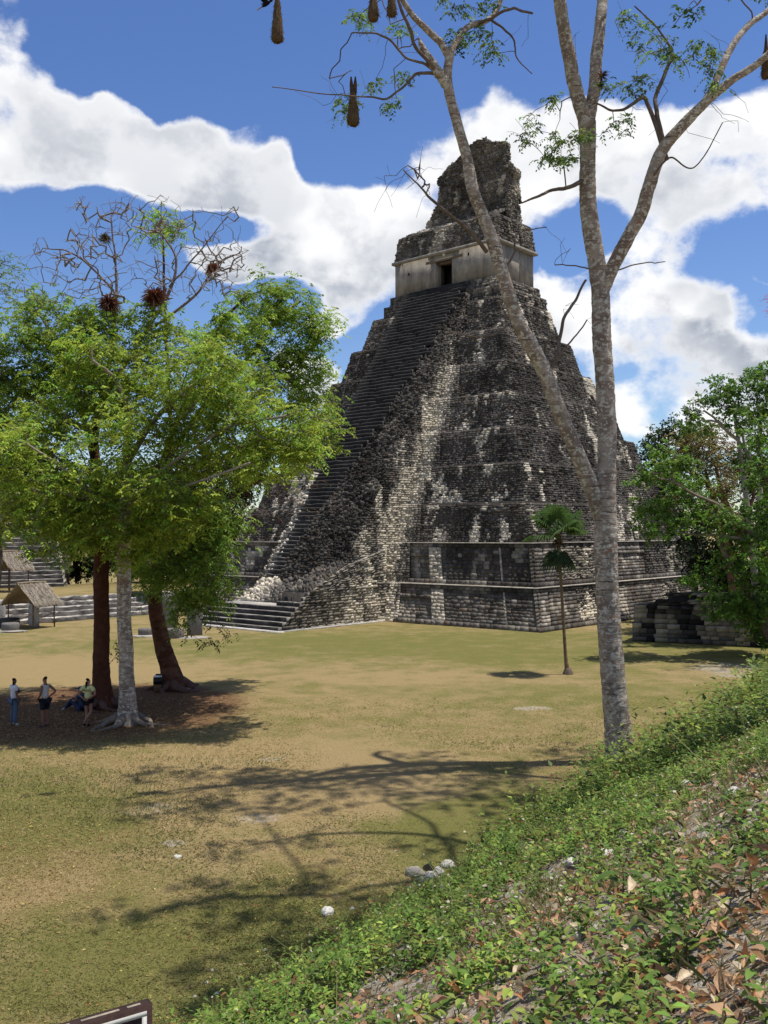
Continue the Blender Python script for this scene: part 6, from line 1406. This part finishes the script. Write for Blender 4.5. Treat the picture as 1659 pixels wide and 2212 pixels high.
def gp(x, y):
    """first point of the ground (lawn or bank) along a sight line"""
    r = ray(x, y); t = np.linspace(2.5, 90, 6000)/r[1]; P = np.array([0, 0, EYE])+r*t[:, None]; z = ground_z(P[:, 0], P[:, 1]); k = np.argmax(P[:, 2] < z+.001); return np.array([P[k, 0], P[k, 1], z[k]])
pale = (.42, .39, .34)
rock('smooth grey boulder on the lawn left of the rubble heap', gp(898, 1892), .24, (.30, .27, .22), 1)
for k, (x, y, r, c, l) in enumerate([(915,1905,.14,(.33,.31,.28),'grey rubble stone at the left end of the heap by the bank'), (930,1898,.17,(.36,.34,.31),'grey rubble stone in the middle of the heap by the bank'), (948,1890,.17,(.34,.32,.3),'grey rubble stone at the right of the heap by the bank'),
     (968,1874,.19,(.42,.39,.34),'pale rubble stone, highest of the heap by the bank'), (925,1880,.15,(.012,.012,.012),'near-black lump behind the rubble heap'), (905,1915,.06,(.6,.58,.53),'little white stone before the rubble heap')]):  # the near-black lump marks a dark spot of unknown nature
    rock(l, gp(x, y), r, c, 10+k)
rock('white angular stone alone on the shaded lawn', gp(708, 1975), .17, (.55, .53, .47), 30)
rock('small white stone near the left lawn by the long shadow', gp(384, 1852), .12, (.55, .52, .46), 31, flat=.35)
rg = np.random.default_rng(12)
for k, (x, y) in enumerate([(886,1918),(880,1935),(520,2085),(515,2100),(468,2098),(575,2130),(640,2180),(470,2150),(600,2165),(425,2155),(650,2100),(780,1985),(760,1965),(845,1840),(1030,1830),(540,2140),(575,2055),(820,1975),(440,2125),(560,2185)]):
    rock('small whitish pebble scattered along the foot of the bank', gp(x+rg.normal(0, 5), y), rg.uniform(.03, .065), np.array([.55, .52, .46])*rg.uniform(.7, 1.1), 50+k, name='pebble', group='pebbles along the foot of the bank')
# sticks and stones among the roots
def root_stone(label, x, y, r, c, seed, flat): rock(label, G(x, y), r, c, seed, flat=flat, group='stones among the tree roots')
root_stone('flat pale stone in front of the leaning trunk among its roots', 400, 1492, .30, (.42, .36, .27), 80, .4)
root_stone('pale stone between the dark red and the grey trunk', 262, 1535, .22, (.36, .31, .25), 81, .5)
root_stone('grey stone left of the foot of the grey trunk', 238, 1556, .22, (.3, .28, .26), 82, .5)

# ---------------------------------------------------------------- sign at the bottom edge
def sign():
    # a board seen from its upper right corner; most of it lies below the frame
    Y = 3.6; pR = at(329, 2167, Y); pL = np.array(at(205, 2203, 1.0)); pL = ray(205, 2203)*((pR[2]-EYE)/ray(205, 2203)[2]) + np.array([0, 0, EYE]); ax = norm((pL-pR)[None])[0]; ax[2] = 0; ax = norm(ax[None])[0]
    root = empty('sign_board', (pR[0], pR[1], pR[2])); tag(root, 'dark brown wooden sign board with a white painted border line at the bottom edge', 'sign')
    nrm = np.array([ax[1], -ax[0], 0]);
    if nrm[1] > 0: nrm = -nrm
    Wd, H, t = 1.0, .62, .045
    def slabq(u0, u1, z0, z1, d0, d1, col, nm, mat):
        P = [ax*u+np.array([0, 0, z])+nrm*d for d in (d0, d1) for (u, z) in ((u0, z0), (u1, z0), (u1, z1), (u0, z1))]
        m = MB(); m.add(P, [[0, 1, 2, 3], [7, 6, 5, 4], [0, 4, 5, 1], [1, 5, 6, 2], [2, 6, 7, 3], [3, 7, 4, 0]], col=col); return m.build(nm, mat, root)
    slabq(0, Wd, -H, 0, 0, -t, (0.045, 0.026, 0.022), 'board', M['wood'])
    b, w = .022, .018
    for (u0, u1, z0, z1) in ((b, Wd-b, -b-w, -b), (b, Wd-b, -H+b, -H+b+w), (b, b+w, -H+b+w, -b-w), (Wd-b-w, Wd-b, -H+b+w, -b-w)):
        slabq(u0, u1, z0, z1, .003, -.001, (0.50, 0.50, 0.44), 'border_line', M['plain'])
    for (u, w2) in ((.12, .14), (.30, .10), (.50, .2), (.04, .05)): slabq(u, u+w2, .0005, .003, -.012, -.024, (0.36, 0.30, 0.22), 'bare_wood_patch', M['wood'])
    for u in (.12, Wd-.12):
        p = np.array(ax*u-nrm*(t+.05)); g = float(ground_z(p[0]+pR[0], p[1]+pR[1]))-pR[2]; m = MB(); m.box((p[0], p[1], (g-.2-.05)/2), (.08, .08, abs(g)+.15), (0.06, 0.036, 0.028)); m.build('post', M['wood'], root)
sign()
# ---------------------------------------------------------------- plants on the bank
def bank_plants():
    rng = np.random.default_rng(99)
    def scatter(n, smin, smax, tmin, tmax):
        s = rng.uniform(smin, smax, n); t = tmin + (tmax-tmin)*rng.random(n)
        return NS[0]*(s-S0)+TS[0]*t, NS[1]*(s-S0)+TS[1]*t, s, t
    def visible(x, y):
        m = 0.06
        return (y > 2.4) & (np.abs(x) < y*(0.4027+m)+.5)
    def cover(x, y, s):
        """how closely the ground is overgrown: bare gaps high on the bank near the viewer"""
        g = fbm(np.stack([x*1.9, y*1.9, 0*x+2], -1), 3); near = sstep(s, 2.2, 5.8)*(1-sstep(y, 9, 16))
        return np.maximum(sstep(g, 0.22+0.27*near, 0.32+0.27*near), .06)*(1-.45*near)
    def plants(x, y, nleaf, h, ln, wid, base, alt, altp, name, fold=True, var=.3, red=.06):
        n = len(x); z = ground_z(x, y); P = np.stack([x, y, z], -1)
        kn = fbm(np.stack([x*1.3, y*1.3, 0*x+21], -1), 3); lean = rng.normal(0, .35, (n, 2)); H = h*rng.uniform(.3, 1.4, n)*(.35+1.4*sstep(kn, .32, .66))
        k = np.arange(nleaf)[None]; f = (k+.7)/nleaf; f = np.broadcast_to(f, (n, nleaf))
        ang = k*2.4 + rng.uniform(0, 6.28, (n, 1)) + rng.normal(0, .3, (n, nleaf))
        pos = P[:, None] + np.stack([lean[:, :1]*H[:, None]*f, lean[:, 1:]*H[:, None]*f, H[:, None]*f], -1)
        el = rng.normal(.25, .35, (n, nleaf)) + .35*(f-.5)
        ax = np.stack([np.cos(ang)*np.cos(el), np.sin(ang)*np.cos(el), np.sin(el)], -1)
        nr = norm(np.array([0, 0, 1.])-ax*ax[..., 2:]+rng.normal(0, .2, ax.shape)); sd = norm(np.cross(ax, nr))
        L = (ln*rng.uniform(.55, 1.3, (n, nleaf))*(1.15-.45*f)*(.7+.75*fbm(np.stack([x*2.7, y*2.7, 0*x+33], -1), 2))[:, None])[..., None]; Wd = L*wid; up = nr
        a = pos; m1 = pos+ax*L*.38; m2 = pos+ax*L*.72-up*L*.06; t = pos+ax*L-up*L*.22
        if fold:
            V = np.stack([a, m1+sd*Wd*.5+up*Wd*.18, m1-up*0, m1-sd*Wd*.5+up*Wd*.18, m2+sd*Wd*.36+up*Wd*.10, m2, m2-sd*Wd*.36+up*Wd*.10, t], 2).reshape(-1, 3)
            i = np.arange(n*nleaf)[:, None]*8; Q = np.concatenate([i+np.array([1, 4, 5, 2]), i+np.array([2, 5, 6, 3])]); T = np.concatenate([i+np.array([0, 1, 2]), i+np.array([0, 2, 3]), i+np.array([4, 7, 5]), i+np.array([5, 7, 6])]); F = [Q, T]; m = 8
        else:
            V = np.stack([a, m1+sd*Wd*.5, t, m1-sd*Wd*.5], 2).reshape(-1, 3); F = [np.arange(n*nleaf*4).reshape(-1, 4)]; m = 4
        g = (1+rng.normal(0, var, (n, 1))).clip(.4, 1.8)*(.6+.8*fbm(np.stack([x*1.7, y*1.7, 0*x+45], -1), 3))[:, None]*(1+rng.normal(0, .15, (n, nleaf))).clip(.6, 1.5)
        c = np.array(base)*g[..., None]; ka = rng.random((n, 1)) < altp; c = np.where(ka[..., None], np.array(alt)*g[..., None], c)
        rd = rng.random((n, nleaf)) < red; c = np.where(rd[..., None], np.array((.16, .085, .03))*g[..., None], c)
        return mk(name, V, F, M['leaf'], None, np.repeat(c.reshape(-1, 3), m, 0).clip(.004, .7), kind='stuff')
    # near, well-shaped leaves
    x, y, s, t = scatter(60000, -0.3, 9.4, 0, 26); d = np.hypot(x, y)
    k = visible(x, y) & (rng.random(len(x)) < cover(x, y, s)*np.clip(11/np.maximum(d, 3), .35, 1.2)*.62) & (d > 2.6) & (s > .5); x, y, s = x[k], y[k], s[k]; print('near plants', len(x))
    kd = np.hypot(x, y) < 9.5
    plants(x[kd], y[kd], 8, .19, .078, .46, (.125, .215, .036), (.23, .29, .055), .38, 'ground_cover')
    plants(x[~kd], y[~kd], 8, .21, .085, .46, (.125, .215, .036), (.23, .29, .055), .38, 'ground_cover', fold=False)
    # small creeping leaves and seedlings between
    x, y, s, t = scatter(120000, -1.2, 9.4, 0, 24); d = np.hypot(x, y)
    k = visible(x, y) & (rng.random(len(x)) < (.10+.90*cover(x, y, s))*np.clip(9/np.maximum(d, 3), .3, 1)*.55) & (d > 2.4) & (rng.random(len(x)) < sstep(s, -1.0, 1.5)); x, y = x[k], y[k]; print('small', len(x))
    plants(x, y, 5, .07, .042, .5, (.10, .165, .035), (.15, .14, .05), .25, 'creeping_plants', fold=False, red=.10)
    # farther part of the bank
    x, y, s, t = scatter(60000, -0.3, 10.5, 18, 84)
    k = visible(x, y) & (rng.random(len(x)) < .50) & (y > 13); x, y = x[k], y[k]; print('far plants', len(x))
    plants(x, y, 7, .52, .17, .5, (.14, .215, .036), (.23, .27, .055), .38, 'ground_cover', fold=False)
    # soft low growth where bank meets lawn
    x, y, s, t = scatter(80000, -1.6, 2.2, 4, 34); k = visible(x, y) & (rng.random(len(x)) < (1-np.abs(s-.5)/2.2)*np.clip(16/np.hypot(x, y), .3, 1)*.8); x, y = x[k], y[k]
    plants(x, y, 4, .06, .05, .35, (.15, .20, .048), (.23, .215, .07), .35, 'meadow_growth', fold=False, red=.02)
    # taller stalks with small white flowers
    x, y, s, t = scatter(3400, .3, 7.5, 4, 46); k = visible(x, y) & (rng.random(len(x)) < .30); x, y = x[k], y[k]; n = len(x); z = ground_z(x, y)
    H = rng.uniform(.22, .6, n); tip = np.stack([x+rng.normal(0, .5, n)*H, y+rng.normal(0, .5, n)*H, z+H*.85], -1); b0 = np.stack([x, y, z], -1); w = .004+.00018*y[:, None]*np.array([1, 0, 0])
    V = np.stack([b0-w, b0+w, tip+w*.6, tip-w*.6], 1).reshape(-1, 3); mk('flower_stalks', V, np.arange(4*n).reshape(-1, 4), M['leaf'], None, np.tile(np.array([.20, .22, .07]), (4*n, 1)), kind='stuff')
    kf = rng.random(n) < .62; tp = tip[kf]; m = len(tp); r = (.011+.0007*tp[:, 1])*rng.uniform(.8, 1.3, m)
    mb_v, mb_c, mb_f = [], [], []
    tilt = norm(np.array([0, 0, 1.])+rng.normal(0, .5, (m, 3))); u = norm(np.cross(tilt, np.array([1, 0, 0.]))); v = np.cross(tilt, u)
    ang = np.linspace(0, 2*math.pi, 10, endpoint=False); rad = np.where(np.arange(10) % 2 == 0, 1.0, .5)
    ring = tp[:, None]+(u[:, None]*np.cos(ang)[None, :, None]+v[:, None]*np.sin(ang)[None, :, None])*(rad[None]*r[:, None])[..., None]
    Vf = np.concatenate([tp[:, None]+tilt[:, None]*.004, ring], 1); i = np.arange(m)[:, None]*11; F = np.concatenate([np.concatenate([i, i+1+q, i+1+(q+1) % 10], 1) for q in range(10)])
    cf = np.tile(np.array([.74, .74, .70]), (m*11, 1)).reshape(m, 11, 3); cf[:, 0] = (.6, .42, .05); mk('white_flowers', Vf.reshape(-1, 3), F, M['leaf'], None, cf.reshape(-1, 3), kind='stuff')
    # grass on the bank
    x, y, s, t = scatter(46000, -.5, 9.3, 0, 18); k = visible(x, y) & (rng.random(len(x)) < (.25+.75*sstep(fbm(np.stack([x*1.1, y*1.1, 0*x+50], -1), 2), .45, .6))*.8) & (np.hypot(x, y) > 2.4); x, y = x[k], y[k]
    blades('bank_grass', x, y, .10, rng, [(.11, .125, .035), (.19, .165, .07), (.28, .23, .12)])
    # dry stems
    x, y, s, t = scatter(1500, .8, 9.3, 0, 16); k = visible(x, y) & (np.hypot(x, y) > 2.8); x, y = x[k], y[k]; mb = MB()
    for a, b in zip(x, y):
        z = float(ground_z(a, b)); d = rng.normal(0, .09, 3); d[2] = abs(d[2])*.35; p = np.array([a, b, z+.015]); mb.tube([p, p+d*.6+rng.normal(0, .01, 3), p+d*1.2], [.0032, .0028, .0012], 3, np.array([.25, .18, .11])*rng.uniform(.5, 1.3), cap=False)
    mb.build('dry_stems', M['twig'], kind='stuff')
def blades(name, x, y, h, rng, cols, wid=.0055, lean=.55):
    n = len(x); z = ground_z(x, y); b = np.stack([x, y, z], -1); a = rng.uniform(0, 6.28, n); H = h*rng.uniform(.4, 1.4, n); dd = np.hypot(x, y)
    w = np.stack([np.cos(a), np.sin(a), 0*a], -1)*(wid*(.6+dd/16))[:, None]; ln = np.stack([rng.normal(0, lean, n), rng.normal(0, lean, n), np.ones(n)], -1)*H[:, None]
    V = np.stack([b-w, b+w, b+ln*.55+w*.7+[0, 0, .0], b+ln*np.array([1.5, 1.5, 1.0])], 1).reshape(-1, 3); i = np.arange(n)[:, None]*4
    c = np.array(cols)[rng.integers(0, len(cols), n)]*rng.uniform(.6, 1.35, (n, 1)); return mk(name, V, [i+np.array([0, 1, 2, 3])], M['leaf'], None, np.repeat(c, 4, 0), kind='stuff')
bank_plants()

def lawn_grass():
    rng = np.random.default_rng(5); n = 340000
    y = 11.5/np.maximum(1-rng.random(n)*(1-11.5/40), 1e-3); x = rng.uniform(-.60, .36, n)*y
    s = slope_s(x, y); k = (s < .2) & (rng.random(n) < .75*(1-sstep(y, 30, 40)*.6)); x, y = x[k], y[k]
    g = fbm(np.stack([x*.45, y*.45, 0*x], -1), 3) + .30*np.exp(-((x+3)**2/50+(y-15)**2/18)) + .2*np.exp(-((x+10)**2/20+(y-23)**2/25)) + .22*np.exp(-((x-3)**2/20+(y-22)**2/20)) - .10
    gr = rng.random(len(x)) < sstep(g, .44, .74)
    blades('lawn_grass', x[gr], y[gr], .042, rng, [(.15, .155, .042), (.22, .205, .07), (.13, .13, .035)], .006, .9)
    blades('dry_lawn_grass', x[~gr], y[~gr], .030, rng, [(.38, .285, .115), (.31, .225, .085), (.43, .335, .15)], .006, 1.1)
    # leaf litter on the lawn
    m = 3600; yy = 12/np.maximum(1-rng.random(m)*(1-12/42), 1e-3); xx = rng.uniform(-.60, .36, m)*yy; k = slope_s(xx, yy) < 0; xx, yy = xx[k], yy[k]; m = len(xx)
    P = np.stack([xx, yy, ground_z(xx, yy)+.03], -1); ax = unit3(m); ax[:, 2] *= .25; ax = norm(ax); nr = norm(np.array([0, 0, 1.])+rng.normal(0, .5, (m, 3))); L = rng.uniform(.04, .085, m)
    Q = leaf_quads(P, ax, nr, L, L*.5); c = np.array([(.42, .22, .085), (.5, .36, .17), (.34, .16, .07), (.5, .42, .1)])[rng.integers(0, 4, m)]*rng.uniform(.5, 1.1, (m, 1)); leaf_object('fallen_leaf_litter', Q, c, None, M['dry'])
lawn_grass()

def dry_leaves():
    """big curled brown leaves, each one a thing"""
    rng = np.random.default_rng(41); kinds = []
    for q in range(6):
        n, m = 9, 5; u = np.linspace(0, 1, n)[:, None]; v = np.linspace(-1, 1, m)[None]
        w = .30*np.sin(math.pi*np.clip(u, 0.02, .98))**.75*(1+.25*(u-.5)); curl = rng.uniform(.5, 2.0); bend = rng.uniform(-.5, 1.1)
        xx = u-.5 + 0*v; yv = w*v; ang = yv*curl/.30*.8
        Y = np.sin(ang)*w/max(curl*.8, .3); Z = (1-np.cos(ang))*w/max(curl*.8, .3)*1.2 + bend*(u-.5)**2*.6 + .02*np.sin(u*14+q)*v
        V = np.stack([xx, Y, Z], -1).reshape(-1, 3); V += rng.normal(0, .006, V.shape); i = np.arange(n-1)[:, None]*m; j = np.arange(m-1)[None]
        F = np.stack([i+j, i+m+j, i+m+j+1, i+j+1], -1).reshape(-1, 4); rib = np.exp(-(np.repeat(v, n, 0).ravel()*6)**2)
        for (c0) in ((.44, .22, .10), (.50, .32, .18), (.30, .18, .11), (.58, .47, .31)):
            cc = np.array(c0)*(0.72+.5*fbm(V*5+q, 3))[:, None]*(1+.25*rib[:, None]); me = mesh_data('dry_leaf', V, F, cc, True); me.materials.append(M['dry']); kinds.append(me)
    pos = []; tries = 0
    fixed = [(1460,1905),(1555,1920),(1585,1950),(1385,1900),(1205,1840),(1180,1830),(1065,1975),(1000,1990),(1060,1970),(1210,2010),(1235,2030),(1260,2015),(1360,1945),(1345,2055),(1550,2040),(1520,2060),(1500,2010),(1590,2080),(1200,2130),(1205,2170),(1120,2130),(1040,2190),(980,2170),(1320,2160),(1340,2110),(1640,1740),(1600,1780),(1650,1800),(1530,1640),(1540,1690),(1475,1660),(1140,1850),(1085,1990),(1510,1890),(1420,1990),(1620,1900),(1650,1870),(1480,2150),(1600,2170),(1640,2120),(1420,2080),(1440,2180),(1130,2060),(1150,2020),(950,2200),(1600,2010),(1650,1980),(1370,2130),(1560,1840),(1500,1800)]
    for (x, y) in fixed: pos.append((gp(x, y), 1))
    while len(pos) < 285 and tries < 20000:
        tries += 1; x = rng.uniform(860, 1690); y = rng.uniform(1580, 2230)
        if rng.random() > .15+.85*sstep((x-830)/830+(y-1500)/760, .75, 1.5): continue
        p = gp(x, y); s = slope_s(p[0], p[1])
        if s < 1.2 or p[1] > 19: continue
        g = float(fbm(np.array([[p[0]*1.9, p[1]*1.9, 2]]), 3)[0])
        if rng.random() < sstep(g, .45, .65)*.7: continue
        pos.append((p, 0))
    for q, (p, big) in enumerate(pos):
        o = bpy.data.objects.new('dry_leaf', kinds[rng.integers(0, len(kinds))]); C.objects.link(o); L = (rng.uniform(.12, .175) if big else rng.uniform(.07, .14))*(.72 if p[1] < 5.2 else 1.0)
        o.location = tuple(p+np.array([0, 0, .02+.35*L*rng.random()*.5+(.07 if big else .03)])); o.scale = (L*rng.choice([-1, 1]), L*rng.uniform(.75, 1.15), L); o.rotation_euler = (rng.normal(-.25, .35), rng.normal(-.3, .35), rng.uniform(0, 6.28))
        tag(o, ('orange-brown curled dry leaf', 'tan curled dry leaf', 'dark brown shrivelled dry leaf', 'pale straw-coloured dry leaf')[kinds.index(o.data) % 4]+' fallen on the overgrown bank', 'leaf', 'dry leaves fallen on the bank')
    # many smaller broken bits
    m = 15000; s = rng.uniform(.8, 9.4, m); t = rng.uniform(0, 17, m); x = NS[0]*(s-S0)+TS[0]*t; y = NS[1]*(s-S0)+TS[1]*t; k = (y > 2.6) & (np.abs(x) < y*.46+.4) & (rng.random(m) < sstep(s, 1.5, 6)*(.2+.8*sstep(fbm(np.stack([x*1.2, y*1.2, 0*x+60], -1), 3), .38, .58))); x, y = x[k], y[k]; m = len(x)
    P = np.stack([x, y, ground_z(x, y)+.015+.085*rng.random(m)**2], -1); ax = unit3(m); ax[:, 2] *= .3; ax = norm(ax); nr = norm(np.array([0, 0, 1.])+rng.normal(0, .6, (m, 3))); L = rng.uniform(.04, .12, m)
    Q = leaf_quads(P, ax, nr, L, L*.55); c = np.array([(.38, .19, .09), (.48, .30, .17), (.28, .16, .09), (.54, .44, .31)])[rng.integers(0, 4, m)]*rng.uniform(.5, 1.15, (m, 1)); leaf_object('leaf_fragments', Q, c, None, M['dry'])
    # small pale stones in the bare earth
    mb = MB(); m = 2600; s = rng.uniform(.8, 9.3, m); t = rng.uniform(0, 14, m); x = NS[0]*(s-S0)+TS[0]*t; y = NS[1]*(s-S0)+TS[1]*t; k = (y > 2.6) & (np.abs(x) < y*.46+.4); x, y = x[k], y[k]; z = ground_z(x, y)
    for a, b, c in zip(x, y, z): r = .006+.02*rng.random()**3; mb.box((a, b, c+r*.3), (r*2.2, r*1.8, r*1.5), np.array([.46, .42, .36])*rng.uniform(.5, 1.25), rz=rng.uniform(0, 3), jit=r*.25, top=.7)
    mb.build('gravel', M['rock'], kind='stuff')
    # pale boulders half buried in the bank
    for q, (x, y, r, l) in enumerate([(1348,1800,.075,'white stone showing through the leaves high on the bank'),(1490,1700,.16,'pale stone half buried at the upper right of the bank'),(1590,1720,.14,'pale broken stone at the right edge of the bank'),(1235,1865,.10,'white stone between leaves in the middle of the bank'),(1310,1850,.12,'grey-white stone in the middle of the bank right of the white one'),(1210,2105,.045,'little white stone low on the bank by a dry leaf')]):
        rock(l, gp(x, y), r, (.52, .49, .42), 200+q, flat=.6, group='stones half buried in the bank')
dry_leaves()
def leafy_plants():
    """the few broad-leaved seedlings that stand out from the ground cover"""
    rng = np.random.default_rng(17)
    for q, (x, y, L, nl, l) in enumerate([(1345,1935,.17,7,'broad-leaved seedling with three large oval leaves beside dry leaves'),(1165,1905,.13,6,'broad-leaved seedling with one wide pale leaf in mid bank'),(1385,1640,.16,8,'reddish seedling with drooping maroon leaves up the bank'),(1250,1870,.12,8,'light green seedling with long leaves right of mid bank'),(1010,1890,.11,8,'bushy light green plant at the lower edge of the bank'),(1480,2090,.10,9,'bright green low plant near the bottom right corner'),(1620,1950,.13,8,'leafy plant near the right edge among dry leaves')]):
        p = gp(x, y); mb = MB(); base = (.19, .055, .045) if q == 2 else (.085, .15, .028)
        root = empty('seedling', p); tag(root, l, 'plant', 'broad-leaved seedlings on the bank'); st = MB(); st.tube([(0, 0, -.02), (0.01, 0, .12), (0.0, .02, .24)], [.006, .005, .003], 5, (.14, .09, .04)); st.build('stem', M['twig'], root)
        for k in range(nl):
            a = k*2.4+q; el = rng.uniform(-.1, .6); d = np.array([math.cos(a)*math.cos(el), math.sin(a)*math.cos(el), math.sin(el)]); sd = norm(np.cross(d, [0, 0, 1.])[None])[0]; up = np.cross(sd, d); ln = L*rng.uniform(.7, 1.2); h = np.array([0, 0, .06+.18*k/nl]); V = []
            for (f, w, dz) in ((0, .02, 0), (.2, .17, .02), (.45, .24, .02), (.72, .17, -.05), (1.0, .01, -.18)):
                c = h+d*ln*(f+.12)+up*dz*ln; V += [c-sd*w*ln+up*w*ln*.35, c, c+sd*w*ln+up*w*ln*.35]
            m = MB(); Q = [[3*i+j, 3*i+j+1, 3*i+j+4, 3*i+j+3] for i in range(4) for j in range(2)]; m.add(V, Q, col=np.array(base)*rng.uniform(.75, 1.3)); m.build('leaf', M['leaf'], root, smooth=True)
leafy_plants()
